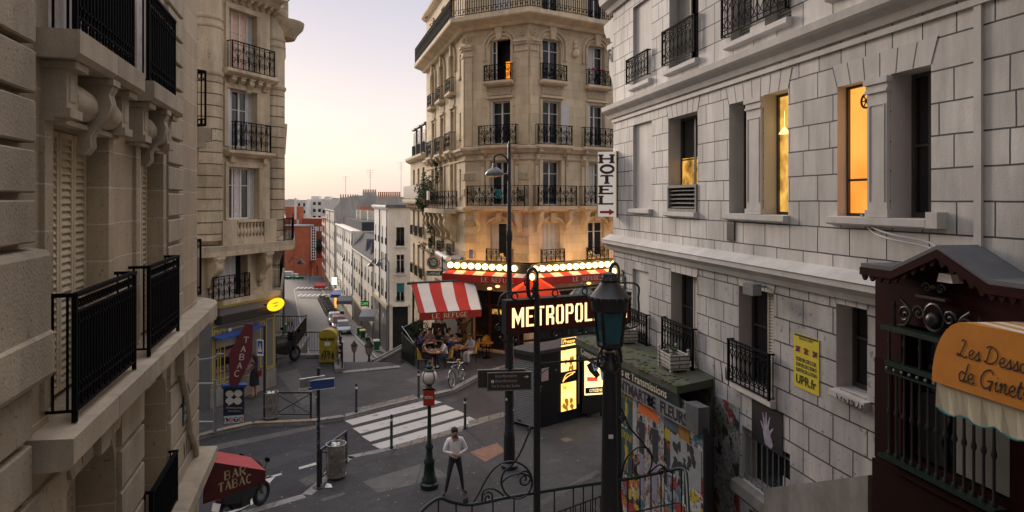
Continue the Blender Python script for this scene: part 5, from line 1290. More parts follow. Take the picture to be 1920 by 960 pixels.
for i,ch in enumerate('HOTEL'):
 caps_text('letter',ch,'brown',hs,Wh.pt(.09,b.z-.06-(i+1)*.298+.05,.082),Wh.t3,ZV,Wh.len-.18,.215,.46,.22,.36)
s=MB();z=a.z+.13;s.wbox(Wh,.06,Wh.len-.19,z-.035,z+.035,.081,.087);s.prism([Wh.pt(Wh.len-.2,z-.09,.081),Wh.pt(Wh.len-.04,z,.081),Wh.pt(Wh.len-.2,z+.09,.081)],Wh.n3*.006);s.build('arrow','red_cloth',hs)
s=MB();
for z in(a.z+.3,b.z-.3):s.tube([Wh.pt(Wh.len,z,0),Wh.pt(Wh.len+.45,z,0)],.02,6)
s.build('bracket','iron',hs)
# ------------------------------------------------------------------ dark red shop built against the wall
M['oxblood']=mat('oxblood_paint',(.026,.004,.004),.8,spec=.12,var=.2,vscale=2.5,stain=.2)
M['oxblood_dark']=mat('dark_oxblood_paint',(.015,.003,.003),.8,spec=.1,var=.2,vscale=3)
bG=root('red_shopfront','dark oxblood shopfront under a small scalloped gable roof, with an ornate iron window grille','shop',(6.2,7,0))
WG=Wall((6.97,0),(6.97-.2*20,20));WG.n=WD.n;WG.o=WG.o+WG.n*.32
def ug(px):return WG.u(px)
g0,g1=-1.5,ug(1641);gap_=(ug(1893),ug(1690),4.45,6.15)
f=MB();facade(f,WG,g0,g1,2.0,6.62,[gap_],.22);f.quad(WG.pt(g1,2.0),WG.pt(g1,6.62),WG.pt(g1,6.62,-.32),WG.pt(g1,2.0,-.32));f.build('front_wall','oxblood',bG)
MB().wbox(WG,*gap_,-.25,-.20).build('window_pane','glass',bG)
s=MB();s.wbox(WG,gap_[0]+.06,gap_[0]+.85,4.5,5.3,-.198,-.17);s.build('display_panel',mat('pale_display_panel',(.30,.29,.26),.7,var=.1),bG)
s=MB();pts=[WG.pt(gap_[0]+.95+x,4.5+y,-.165)for x,y in((0,0),(.5,0),(.42,.2),(.5,.5),(.46,.8),(.1,.85),(-.05,.6),(.08,.3))];s.prism(pts,WG.n3*.02);s.build('dress_form','black',bG)
s=MB();s.wbox(WG,g0,g1-.002,2.0,4.28,0,.05);s.wbox(WG,g0,ug(1675),4.28,4.36,0,.12);s.build('lower_panelling','oxblood_dark',bG)
s=MB();s.wbox(WG,ug(1673),g1-.003,4.3,5.62,0,.012);s.build('dark_jamb','oxblood_dark',bG)
# grille: rails, spindles with collars, scrolled crest
g_a,g_b=ug(1885),ug(1676)
for q_ in((g_a,g_b,6.06,6.12,.02,.20),(g_a,g_b,5.60,5.66,.05,.14),(g_a,g_b,5.50,5.53,.06,.13),(g_a-.05,g_b+.05,4.42,4.46,.02,.2)):MB().wbox(WG,*q_).build('grille_rail','iron_green',bG)
n=13
for i in range(n):
 u=g_a+.04+(g_b-g_a-.08)*i/(n-1);q=WG.pt(u,4.46,.10)
 MB().lathe((q.x,q.y,q.z),[(.03,0),(.03,.03),(.016,.06),(.016,.50),(.03,.53),(.03,.56),(.018,.60),(.014,1.04)],8).build('spindle','iron_dark',bG,smooth=True)
 if i%2==0:
  q=WG.pt(u,5.66,.10);MB().lathe((q.x,q.y,q.z),[(.02,0),(.014,.2),(.025,.25),(.014,.3),(.02,.4)],8).build('spindle','iron_dark',bG,smooth=True)
 q=WG.pt(u,5.565,.14);MB().ball(q,.022,6,4).build('grille_stud','steel',bG)
s=MB();um=ug(1765)
for sg in(-1,1):
 s.tube(spiral(WG.pt(um+sg*.22,6.34,.1),WG.t3,ZV,.10,1.6,0 if sg>0 else PI,14,sg),.016,5)
 s.tube(spiral(WG.pt(um+sg*.10,6.66,.1),WG.t3,ZV,.07,1.4,0 if sg>0 else PI,12,sg),.014,5)
 s.tube(spiral(WG.pt(um+sg*.45,6.28,.1),WG.t3,ZV,.12,1.6,PI if sg>0 else 0,14,-sg),.016,5)
 s.tube(catmull([WG.pt(um+sg*.55,6.14,.1),WG.pt(um+sg*.42,6.18,.1),WG.pt(um+sg*.36,6.34,.1),WG.pt(um+sg*.5,6.46,.1)],5),.018,5)
 q=WG.pt(um+sg*.62,6.12,.1);s.lathe((q.x,q.y,q.z),[(.02,0),(.015,.2),(.03,.24),(.005,.32)],6)
s.wbox(WG,um-.22,um+.22,6.54,6.57,.04,.16)
s.tube([WG.pt(um+.14*math.cos(k*PI/8),6.32+.16*math.sin(k*PI/8),.1)for k in range(16)],.018,5,closed=True);s.ball(WG.pt(um,6.3,.1),.09,10,8);s.ball(WG.pt(um,6.68,.1),.04,8,6)
s.build('grille_crest','iron_dark',bG,smooth=True)
# gabled canopy roof with scalloped boards
pr_=.26
ua,ul,ur,ux=[WG.u(x_,pr_)for x_ in(1757,1672,1850,1614)]
zA,zE=WG.z(1757,468,pr_),WG.z(1672,508,pr_)
ridge=[(g0,zE),(ur,zE),(ua,zA),(ul,zE),(ux,zE)]
s=MB()
for(u0,z0),(u1,z1)in zip(ridge,ridge[1:]):s.hexa([WG.pt(u0,z0,-.32),WG.pt(u1,z1,-.32),WG.pt(u1,z1,pr_),WG.pt(u0,z0,pr_),WG.pt(u0,z0+.05,-.32),WG.pt(u1,z1+.05,-.32),WG.pt(u1,z1+.05,pr_),WG.pt(u0,z0+.05,pr_)])
s.build('canopy_roof','zinc',bG)
s=MB();s2=MB()
for(u0,z0),(u1,z1)in zip(ridge,ridge[1:]):
 s.prism([WG.pt(u0,z0-.10,pr_-.03),WG.pt(u1,z1-.10,pr_-.03),WG.pt(u1,z1-.001,pr_-.03),WG.pt(u0,z0-.001,pr_-.03)],WG.n3*.05)
 L__=abs(u1-u0);n=max(2,int(L__/.12))
 for k in range(n):
  t0,t1=(k+.12)/n,(k+.88)/n;pa=[WG.pt(u0+(u1-u0)*(t0+(t1-t0)*j/6),z0+(z1-z0)*(t0+(t1-t0)*j/6)-.10-.07*math.sin(PI*j/6),pr_-.025)for j in range(7)]
  s2.prism(pa,WG.n3*.03)
s.build('bargeboard','oxblood',bG);s2.build('scalloped_trim','oxblood',bG)
s=MB();s.poly([WG.pt(ur,6.62),WG.pt(ur,zE),WG.pt(ua,zA),WG.pt(ul,zE),WG.pt(ul,6.62)]);s.quad(WG.pt(g0,6.62),WG.pt(g0,zE),WG.pt(ur,zE),WG.pt(ur,6.62));s.quad(WG.pt(ul,6.62),WG.pt(ul,zE),WG.pt(g1,zE),WG.pt(g1,6.62));s.build('gable_wall','oxblood_dark',bG)
bl=root('bulkhead_lamp','white bulkhead lamp under the peak of the red gable','lamp',WG.pt(ua,6.86,0))
s=MB();s.prism([WG.pt(ua-.11,6.76,.02),WG.pt(ua+.11,6.76,.02),WG.pt(ua+.08,6.86,.02),WG.pt(ua-.08,6.86,.02)],WG.n3*.14);s.build('lamp_body','white',bl)
# rounded orange awning
oa=root('orange_awning','rounded orange awning with looping black script and a scalloped cream valance','awning',(5.0,6,5.7))
M['orange_cloth']=mat('orange_canvas',(.58,.215,.022),.85,var=.12,vscale=5,bump=.003,bscale=90)
WO=Wall((6.97,0),(6.97-.2*20,20));WO.n=WD.n;WO.o=WO.o+WO.n*1.05
o1=WO.u(1750);o0=o1-3.4;zb,zt=5.79,6.50
prof=[(o1,zb)]+[(o1-.42*(1-math.cos(k*PI/16)),zb+(zt-zb-.02)*math.sin(k*PI/16))for k in range(1,9)]+[(o0,zt+.01),(o0,zb)]
s=MB();s.prism([WO.pt(u,z,0)for u,z in prof],WO.n3*.02);s.build('face','orange_cloth',oa)
s=MB();pp=prof[1:-1]
for(ua_,za),(ub_,zb_)in zip(pp,pp[1:]):s.quad(WO.pt(ua_,za,0),WO.pt(ub_,zb_,0),WO.pt(ub_,zb_-.02,-.72),WO.pt(ua_,za-.02,-.72))
s.quad(WO.pt(o1,zb,0),WO.pt(pp[0][0],pp[0][1],0),WO.pt(pp[0][0],pp[0][1]-.02,-.72),WO.pt(o1,zb,-.72))
s.build('striped_top',stripe_mat('orange_white_stripes',(.50,.24,.05),(.62,.58,.50),.10,axis=0),oa)
s=MB();s3=MB();n=44;line=[]
for k in range(n+1):
 u=o1-.02-(o1-.02-o0)*k/n;sc2=.255+.055*abs(math.sin(PI*(o1-u)/.36))
 line.append((u,zb-sc2))
 if k:
  (ua_,za),(ub_,zb_)=line[-2],line[-1];w0,w1=.012*math.sin(k*1.9),.012*math.sin((k+1)*1.9)
  s.quad(WO.pt(ua_,zb,-.02),WO.pt(ub_,zb,-.02),WO.pt(ub_,zb_,-.02+w1),WO.pt(ua_,za,-.02+w0))
s.build('valance',mat('cream_canvas',(.50,.45,.33),.85,var=.1),oa)
s3.tube([WO.pt(u,z,-.018)for u,z in line],.010,4);s3.build('teal_piping',mat('teal_piping',(.02,.20,.22),.6),oa)
script_text('shop_name','Les Dessous','black',oa,WO.pt(WO.u(1802),6.13,.021),-WO.t3,ZV,.090,.15,.1,.005,1.3)
script_text('shop_name','de Ginette','black',oa,WO.pt(WO.u(1801),5.885,.021),-WO.t3,ZV,.100,.15,.1,.005,1.3)
# stone stair string beside the wall
s=MB();s.hexa([WD.pt(yu(11.65),-.3,.01),WD.pt(yu(9.2),-.3,.01),WD.pt(yu(9.2),-.3,.26),WD.pt(yu(11.65),-.3,.26),WD.pt(yu(11.65),2.72,.01),WD.pt(yu(9.2),3.95,.01),WD.pt(yu(9.2),3.95,.26),WD.pt(yu(11.65),2.72,.26)])
setp(s.build('stair_parapet','concrete'),'pale stained concrete stair parapet sloping along the white wall','parapet')
# ------------------------------------------------------------------ flower shop with the mossy flat roof
bE=root('flower_shop','low flower shop with a mossy flat roof and a front covered in torn posters','shop',(3,16,0))
def fx(Y):return 8.11-.33*Y
WE=Wall((fx(13.2),13.2),(fx(17.0),17.0));
if WE.n.x>0:WE.n=-WE.n
LE=WE.len
f=MB();facade(f,WE,0,LE,-.2,3.62);q0=WE.pt(0,0);
f.build('poster_wall',poster_mat('collage_of_bills',bills,3.8,1.3),bE)
wallX=lambda Y:6.97-.2*Y
f=MB();f.quad((fx(13.2),13.2,-.2),(wallX(14.05),14.05,-.2),(wallX(14.05),14.05,3.75),(fx(13.2),13.2,3.62));f.build('side_wall',mat('dark_recess_render',(.07,.068,.065),.9,var=.3),bE)  # dark of the recess put into the wall colour
f=MB();f.quad((fx(17.0),17.0,-.2),(wallX(17.2),17.2,-.2),(wallX(17.2),17.2,3.62),(fx(17.0),17.0,3.62));f.build('side_wall','concrete',bE)
M['moss']=two_tone('mossy_roof_felt',(.05,.075,.018),(.075,.072,.062),2.4,.40,.56,.95,.03)
M['moss_green']=mat('green_moss',(.045,.065,.015),.95,var=.5,vscale=5,bump=.03,bscale=20)
rf=[Vector((3.36,13.9,3.9)),Vector((wallX(14.05)-.01,14.05,4.02)),Vector((wallX(18.9)-.01,18.9,4.02)),Vector((1.74,18.8,3.9))]
f=MB();f.hexa([p-ZV*.16 for p in rf]+rf);f.build('flat_roof','moss',bE)
r_=random.Random(5);s=MB()
for k in range(150):
 t_=r_.random();p=rf[0].lerp(rf[3],t_);q=rf[1].lerp(rf[2],t_);e=r_.random()**2.2*.5 if r_.random()<.75 else r_.random()
 c_=p.lerp(q,e);rr=r_.uniform(.012,.045);s.ball(c_+ZV*.005,rr,7,4,(1.3,1.6,.18))
setp(s.build('moss','moss_green',bE),kind='stuff')
f=MB();d_=(rf[3]-rf[0]);nrm=WE.n3
f.hexa([rf[0]-ZV*.50-nrm*.12,rf[3]-ZV*.50-nrm*.12,rf[3]-ZV*.50-nrm*.08,rf[0]-ZV*.50-nrm*.08,rf[0]-ZV*.161-nrm*.06,rf[3]-ZV*.161-nrm*.06,rf[3]-ZV*.161-nrm*.02,rf[0]-ZV*.161-nrm*.02])
f.build('green_fascia',mat('dark_green_fascia',(.018,.04,.038),.6,var=.3),bE)
wv=(rf[0]-rf[3]).normalized()
bez_text('fascia_lettering','Compositions Florales et Transmissions','cream',bE,rf[3].lerp(rf[0],.06)-ZV*.43+nrm*-.035,wv,ZV,4.4,.24,.012,.006)
ue=WE.u
zb0_,zb1_=WE.z(1230,766),WE.z(1230,738)
s=MB();s.wbox(WE,ue(1302),LE-.02,zb0_,zb1_,.01,.10);s.build('shutter_box',mat('grey_shutter_box',(.20,.20,.20),.7,var=.3,stain=.3),bE)
bez_text('shop_lettering','MONTMARTRE  FLEURS','black',bE,WE.pt(LE-.04,zb0_+.03,.102),-WE.t3,ZV,LE-.04-ue(1298),zb1_-zb0_-.06,.03)
s=MB();q=WE.pt(ue(1228),(zb0_+zb1_)/2,.105)
for k in range(5):s.ball(q+WE.t3*(.08*math.cos(k*1.257))+ZV*(.08*math.sin(k*1.257)),.055,6,4,(1,.3,1))
s.build('flower_emblem','black',bE)
s=MB();s.wbox(WE,ue(1326),ue(1302),WE.z(1313,806),WE.z(1313,757),-.05,.20);s.build('condenser_box',mat('grey_metal_box',(.11,.115,.12),.6,var=.25,stain=.25),bE)
s=MB();s.tube([WE.pt(-.06,3.3,.06),WE.pt(-.06,-.2,.06)],.045,8);s.build('downpipe','iron_dark',bE,smooth=True)
# bills one can tell apart
def bill(name,px0,px1,py0,py1,m,label,off=.012):
 u0,u1=ue(px1),ue(px0);pm=(px0+px1)/2;z0,z1=WE.z(pm,py1),WE.z(pm,py0)
 o=setp(MB().wbox(WE,u0,u1,z0,z1,off-.006,off).build(name,m),label,'poster');return o,u0,u1,z0,z1
M['bill_green']=mat('dark_green_paper',(.012,.05,.048),.6,var=.3,vscale=7)
M['bill_yellow']=mat('yellow_print',(.38,.30,.02),.6)
M['bill_skin']=mat('tan_print',(.30,.17,.09),.6)
def figure_print(par,u,z,h,m1,m2,off):
 s=MB();fr=lambda x,y,e=0:WE.pt(u-x*h,z+y*h,off+e)
 strip(s,[(0,.30),(.02,.55),(0,.80)],[.22,.16,.2],lambda a_,b_:fr(a_,b_));s.build('printed_dress',m1,par)
 s=MB();strip(s,[(-.07,0),(-.04,.3)],.07,lambda a_,b_:fr(a_,b_,.0005));strip(s,[(.09,0),(.05,.3)],.07,lambda a_,b_:fr(a_,b_,.001));strip(s,[(.12,.78),(.2,.55),(.1,.42)],.05,lambda a_,b_:fr(a_,b_,.0015));strip(s,[(0,.8),(0,.99)],[.1,.09],lambda a_,b_:fr(a_,b_,.002));s.build('printed_skin',m2,par)
for(px0,px1,py0,py1,lab)in((1148,1161,716,790,'upper left of the four'),(1164,1186,728,800,'upper right of the four'),(1148,1161,793,868,'lower left of the four'),(1164,1186,804,888,'lower right of the four')):
 b_,u0,u1,z0,z1=bill('swimwear_poster',px0,px1,py0,py1,'bill_green','green swimwear poster with yellow capitals on the flower shop front, '+lab)
 bez_text('heading',"S'KINI",'bill_yellow',b_,WE.pt(u1-.03,z1-.26,.0125),-WE.t3,ZV,(u1-u0)-.06,.19,.02,.001)
 figure_print(b_,(u0+u1)/2,z0+.05,(z1-z0)*.72,'bill_yellow','bill_skin',.0135)
b_,u0,u1,z0,z1=bill('umbrella_poster',1196,1246,742,950,poster_mat('pale_collage_paper',[(.33,.32,.31),(.30,.30,.32),(.26,.08,.03),(.36,.34,.33),(.2,.21,.23),(.33,.28,.13),(.07,.07,.08),(.33,.32,.31)],7,6),'tall collage poster of two dark suited figures under an orange umbrella',.014)
M['umb_orange']=mat('orange_paint',(.62,.13,.015),.7,var=.12,vscale=8)
ua_,ub_=ue(1240),ue(1195);za_,zb_2=WE.z(1240,798),WE.z(1195,772);pk=WE.z(1217,752)
s=MB();top_=[]
for k in range(13):
 t_=k/12;top_.append(WE.pt(ub_+(ua_-ub_)*t_,zb_2+(za_-zb_2)*t_+(pk-(zb_2+za_)/2)*math.sin(PI*t_)**.8,.017))
bot=[WE.pt(ub_+(ua_-ub_)*t_,zb_2+(za_-zb_2)*t_+.03*abs(math.sin(4*PI*t_)),.017)for t_ in[1-k/16 for k in range(1,16)]]
s.poly(top_+bot);s.build('painted_umbrella','umb_orange',b_)
s=MB();strip(s,[(ue(1216),WE.z(1216,790)),(ue(1212),WE.z(1212,850))],.02,lambda a_,c_:WE.pt(a_,c_,.018));s.build('painted_shaft','cream',b_)
M['suit']=mat('dark_suit_print',(.014,.014,.02),.7)
for px,py0,py1 in((1204,778,850),(1229,790,868)):
 u_=ue(px);zt_,zb_3=WE.z(px,py0),WE.z(px,py1);h_=zt_-zb_3
 s=MB();strip(s,[(u_,zb_3),(u_-.02,zb_3+h_*.5),(u_,zb_3+h_*.82)],[.20,.26,.32],lambda a_,c_:WE.pt(a_,c_,.019));strip(s,[(u_+.02,zb_3+h_*.84),(u_+.02,zb_3+h_*.98)],[.13,.12],lambda a_,c_:WE.pt(a_,c_,.0195));strip(s,[(u_+.16,zb_3+h_*.75),(u_+.22,zb_3+h_*.5),(u_+.1,zb_3+h_*.45)],.07,lambda a_,c_:WE.pt(a_,c_,.02));s.build('printed_figure','suit',b_)
 s=MB();strip(s,[(u_,zb_3-.85),(u_,zb_3)],[.24,.2],lambda a_,c_:WE.pt(a_,c_,.0185));s.build('printed_trousers',mat('violet_grey_print',(.22,.20,.26),.7,var=.2)if px==1204 else bpy.data.materials['violet_grey_print'],b_)
for(px0,px1,py0,py1,m,lab)in((1187,1195,738,850,mat('white_red_paper',(.34,.32,.31),.7,var=.3,vscale=14),'narrow pale bill between the green swimwear posters and the umbrella collage'),(1246,1272,773,806,mat('slate_blue_print',(.08,.10,.14),.6,var=.4,vscale=5),'slate blue landscape bill beside the collage umbrella'),(1273,1294,788,826,mat('ochre_print',(.28,.14,.02),.7,var=.3,vscale=6),'ochre bill below the grey condenser box'),(1247,1262,808,826,'bill_yellow','small torn yellow bill right of the collage figures')):
 bill('paper_bill',px0,px1,py0,py1,m,lab,.013)
M['bills_black']=mat('black_print_ink',(.02,.02,.022),.8)
M['bills_pale']=mat('pale_grey_print',(.27,.28,.29),.8,var=.15,vscale=6)
b_,u0,u1,z0,z1=bill('portrait_bill',1258,1316,828,905,'bills_pale','large torn grey bill with black splashes near the downpipe',.015)
r_=random.Random(21);s=MB()
for k in range(16):
 cu,cz,rr=r_.uniform(u0+.1,u1-.1),r_.uniform(z0+.1,z1-.1),r_.uniform(.05,.16)
 s.poly([WE.pt(min(u1,max(u0,cu+rr*r_.uniform(.4,1.2)*math.cos(j*PI/4))),min(z1,max(z0,cz+rr*r_.uniform(.4,1.6)*math.sin(j*PI/4))),.0155+k*.0001)for j in range(8)])
s.build('ink_splash','bills_black',b_)
# ------------------------------------------------------------------ houses down the lower street
M['wh']=mat('white_render',(.78,.75,.69),.85,var=.08,vscale=.8,stain=.22)
M['wh2']=mat('cream_render',(.68,.63,.53),.85,var=.1,vscale=.8,stain=.25)
M['gr']=mat('grey_cement_gable',(.40,.385,.36),.9,var=.14,vscale=.5,stain=.3)
M['brick']=mat('orange_red_brick',(.50,.145,.065),.85,var=.12,vscale=.6,stain=.12,brick=(.4,.12,.014,(.30,.10,.06)))
M['brick_dark']=mat('deep_red_brick',(.30,.075,.035),.85,var=.15,vscale=.6,stain=.15)
def xr_(Y):return 10.2-.336*Y
def xl_(Y):return-.336*Y-.05
def pots(par,p0,p1,z,n,h=.5):
 for i in range(n):
  q=Vector(p0).lerp(Vector(p1),(i+.5)/n);MB().lathe((q.x,q.y,z),[(.14,0),(.10,h*.8),(.13,h*.85),(.12,h)],7).build('chimney_pot','pot',par)
def row_house(name,label,Y0,Y1,zt,rows,ncol,m,ww=.9,side='r',zb=None,shop=None,frame='white_frame',guards=True,depth=9,glass='glass_dim',gable_m=None,front_rows=None):
 fx_=xr_ if side=='r' else xl_
 W=Wall((fx_(Y0),Y0),(fx_(Y1),Y1));sg=-1 if side=='r' else 1
 if W.n.x*sg<0:W.n=-W.n
 zb=zs(Y1)-.6 if zb is None else zb
 b=root(name,label,'building',(fx_((Y0+Y1)/2),(Y0+Y1)/2,zb))
 ops=[]
 for k in range(ncol):
  u=W.len*(k+.5)/ncol
  for c,d in rows:ops.append((u-ww/2,u+ww/2,c,d))
 f=MB();facade(f,W,0,W.len,zb,zt,ops,.2);f.build('wall',m,b)
 f=MB();f.quad(W.pt(0,zb),W.pt(0,zb,-depth),W.pt(0,zt,-depth),W.pt(0,zt));f.quad(W.pt(W.len,zb),W.pt(W.len,zb,-depth),W.pt(W.len,zt,-depth),W.pt(W.len,zt));f.quad(W.pt(0,zt),W.pt(W.len,zt),W.pt(W.len,zt,-depth),W.pt(0,zt,-depth));f.build('gable',gable_m or m,b)
 rs_=random.Random(len(name)*7+ncol)
 for o in ops:
  if rs_.random()<.45:
   for e0,e1 in((o[0]-ww*.5,o[0]-.03),(o[1]+.03,o[1]+ww*.5)):MB().wbox(W,e0,e1,o[2],o[3],.01,.05).build('shutter',rs_.choice(['shutter_white','shut_low','zinc']),b)
  window(b,W,*o,.18,2,.7,frame,glass,None,.06)
  if guards:s=MB();s.wbox(W,o[0],o[1],o[2]+.02,o[2]+.62,.03,.05)if False else rail_bars(s,W,o[0],o[1],o[2],o[2]+.65,.05,.13);s.build('window_guard','iron',b)
 for u in(.12,W.len*.52):s=MB();s.tube([W.pt(u,zb,.1),W.pt(u,zt-.3,.1)],.06,6);s.build('downpipe','zinc',b)
 s=MB();s.mould(W,-.1,W.len+.1,[(0,zt-.35),(.15,zt-.3),(.3,zt-.1),(.3,zt+.05),(0,zt+.08)]);s.build('cornice',m,b)
 if shop:
  z0=zs(Y1)+.2;s=MB();s.wbox(W,.3,W.len-.3,z0,shop,.0,.06);s.build('shopfront','iron_dark',b)
  s=MB();s.wbox(W,.2,W.len-.2,shop,shop+.4,.0,.16);s.build('shop_sign_board','sb',b)
 return b,W
hb,W1=row_house('white_corner_house','white rendered house with a flat front and black shop, nearest on the lower street',66,76,7.1,[(3.3,5.05),(.65,2.4),(-2.0,-.3)],4,'wh',.7,shop=-2.9,depth=.01)
WF1=Wall((xr_(66),66),(-9.6,66.3))
if WF1.n.y>0:WF1.n=-WF1.n
fops=[(WF1.u(743),WF1.u(758),c,d)for c,d in((3.27,5.05),(.6,2.4),(-2.15,-.35))]+[(WF1.u(736),WF1.u(765),-7.2,-2.6)]
f=MB();facade(f,WF1,0,WF1.len,-7.6,7.1,fops,.2);f.quad((-9.6,66.3,-7.6),(-12,77,-7.6),(-12,77,7.1),(-9.6,66.3,7.1));f.poly([(xr_(66),66,7.1),(-9.6,66.3,7.1),(-12,77,7.1),(xr_(76),76,7.1)]);f.build('front_wall','wh',hb)
for i,o in enumerate(fops[:3]):
 w_=window(hb,WF1,*o,.18,2,.7,'white_frame' if i!=0 else 'dark_frame')
 s=MB();s.wbox(WF1,o[0]-.2,o[1]+.2,o[2]-.16,o[2]-.02,0,.14);s.build('sill','wh',hb)
 s=MB();s.wbox(WF1,o[0]-.16,o[0]-.02,o[2],o[3]+.14,0,.04);s.wbox(WF1,o[1]+.02,o[1]+.16,o[2],o[3]+.14,0,.04);s.wbox(WF1,o[0]-.02,o[1]+.02,o[3]+.02,o[3]+.14,0,.04);s.build('window_frame','wh',hb)
 s=MB();rail_bars(s,WF1,o[0],o[1],o[2],o[2]+.5,.05,.1);s.build('window_guard','iron',hb)
 if i==2:s=MB();s.wbox(WF1,o[0]+.05,o[1]-.05,o[2]+.9,o[3]-.05,-.12,-.1);s.build('teal_blind',mat('teal_blind',(.02,.16,.19),.6),hb)
 if i==1:s=MB();
o=fops[3];MB().wbox(WF1,*o,-.22,-.16).build('shop_glazing','glass_dim',hb)
s=MB();s.wbox(WF1,o[0],o[1],-2.6,-2.45,0,.2);s.wbox(WF1,-.2,WF1.len,-2.5,-2.25,0,.12);s.build('string_course','wh',hb)
s=MB();s.wbox(WF1,-.2,WF1.len+.1,6.95,7.25,-.2,.2);s.build('zinc_coping','zinc',hb)
h2,W2=row_house('mansard_house','low cream house with a grey zinc mansard roof between two white houses',76.2,98.4,.8,[(-2.1,-.5),(-5.0,-3.3)],7,'wh2',.8,shop=-6.4,guards=True)
s=MB();s.hexa([W2.pt(-.1,.82,.25),W2.pt(W2.len,.82,.25),W2.pt(W2.len,.82,-7),W2.pt(-.1,.82,-7),W2.pt(-.1,3.0,-1.5),W2.pt(W2.len,3.0,-1.5),W2.pt(W2.len,3.0,-6),W2.pt(-.1,3.0,-6)]);s.build('mansard_roof','slate',h2)
for u in(3.5,8.5):s=MB();s.prism([W2.pt(u,1.1,-.1),W2.pt(u+2.2,1.1,-.1),W2.pt(u+1.1,2.8,-.3)],W2.n3*-1.5);s.build('dormer','slate',h2)
s=MB();s.wbox(W2,5.6,7.2,1.0,3.7,-3.2,-1.6);s.build('chimney','wh',h2);pots(h2,W2.pt(5.7,0,-2.4),W2.pt(7.1,0,-2.4),3.7,4,.55)
h3,W3=row_house('white_terraced_house','long white house with four rows of guarded windows and a plain gable',98.6,129,3.2,[(1.0,2.7),(-2.0,-.2),(-5.0,-3.2),(-7.8,-6.2)],8,'wh',.9,shop=-9.6,gable_m='wh2',depth=10)
s=MB();s.wbox(W3,0,W3.len,3.22,4.5,-8,-1.2);s.build('attic_roof','slate',h3)
s=MB();s.wbox(W3,.01,3.2,3.25,5.6,-9.5,-3.4);s.build('attic_block','wh2',h3)
s=MB();s.wbox(W3,-.06,.02,1.0,2.9,-3.6,-2.4);s.build('gable_window','glass',h3)
s=MB();s.prism([W3.pt(-.05,5.0,-6.0),W3.pt(-.05,6.2,-7.2),W3.pt(-.05,5.2,-8.0)],W3.t3*.3);s.build('roof_awning','white',h3)
for k,(u,o)in enumerate(((8,-3),(14,-2.5),(20,-2.5))):
 s=MB();s.wbox(W3,u,u+.9,4.3,6.0,o-2.6,o);s.build('chimney','wh2',h3);pots(h3,W3.pt(u+.4,0,o-2.4),W3.pt(u+.4,0,o-.1),6.0,6,.6)
s=MB();
for k in range(8):s.wbox(W3,1+k*.3,1.04+k*.3,5.6,6.6,-9.3,-9.26)
s.wbox(W3,1,3.2,6.55,6.6,-9.3,-9.26);s.build('roof_railing','white',h3)
h4,W4=row_house('tall_grey_gable_house','tall house showing a bare grey cement gable topped with clay chimney pots',133,161,5.6,[(2.8,4.6),(-.4,1.4),(-3.6,-1.8),(-6.6,-4.9)],6,'wh2',1.0,shop=-9.8,gable_m='gr',depth=8.2)
s=MB();s.prism([W4.pt(.0,5.6,0),W4.pt(.0,7.9,-1.0),W4.pt(.0,8.6,-3.6),W4.pt(.0,8.6,-8.2),W4.pt(.0,5.6,-8.2)],W4.t3*.6);s.build('gable_top','gr',h4)
s=MB();s.hexa([W4.pt(.6,5.65,.2),W4.pt(W4.len,5.65,.2),W4.pt(W4.len,5.65,-8),W4.pt(.6,5.65,-8),W4.pt(.6,8.0,-1.2),W4.pt(W4.len,8.0,-1.2),W4.pt(W4.len,8.0,-7),W4.pt(.6,8.0,-7)]);s.build('mansard_roof','slate',h4)
for u0,o0,o1,z in((.02,-4.6,-.9,8.2),(.62,-8.1,-5.4,9.2)):s=MB();s.wbox(W4,u0,u0+.7,7.0,z,o0,o1);s.build('chimney','gr',h4);pots(h4,W4.pt(u0+.35,0,o0),W4.pt(u0+.35,0,o1),z,8,.6)
h5,W5=row_house('brick_striped_house','slim house of banded white and orange brick at the bottom of the street',162,176,3.4,[(-7.8+i*2.6,-6.2+i*2.6)for i in range(4)],3,'brick',1.0,zb=-15,guards=False)
for i in range(5):s=MB();s.wbox(W5,0,W5.len,-9.0+i*2.6,-8.3+i*2.6,0,.08);s.build('white_band','wh',h5)
# chimney wall rising behind the white corner house
cw=root('chimney_wall','long grey chimney wall with a row of clay pots behind the white corner house','building',(-20,112,-8));s=MB();s.hexa([(-22,110,-10),(-14.8,110,-10),(-14.8,119,-10),(-22,119,-10),(-22,110,8.2),(-14.8,110,8.2),(-14.8,119,7.4),(-22,119,7.4)]);s.build('wall','gr',cw);pots(cw,(-21.7,110.3,0),(-18.0,110.3,0),8.2,12,.8);pots(cw,(-17.0,110.3,0),(-15.4,110.3,0),8.2,5,.8)
# left side of the lower street, seen almost edge on
for nm,lab,Y0,Y1,zt,rows,nc,m in(('pale_street_house','pale house seen edge on just past the tobacconist corner',39,62,12.0,[(-1.5+i*3,.5+i*3)for i in range(4)],6,'wh2'),('grey_street_house','second pale house along the left pavement of the lower street',62.2,96,6.0,[(-6+i*2.9,-4.2+i*2.9)for i in range(4)],8,'wh'),('last_street_house','last low house before the crossroads on the left',96.2,131,1.0,[(-9+i*2.9,-7.2+i*2.9)for i in range(3)],8,'wh2')):
 row_house(nm,lab,Y0,Y1,zt,rows,nc,m,1.0,side='l',guards=False,depth=10)
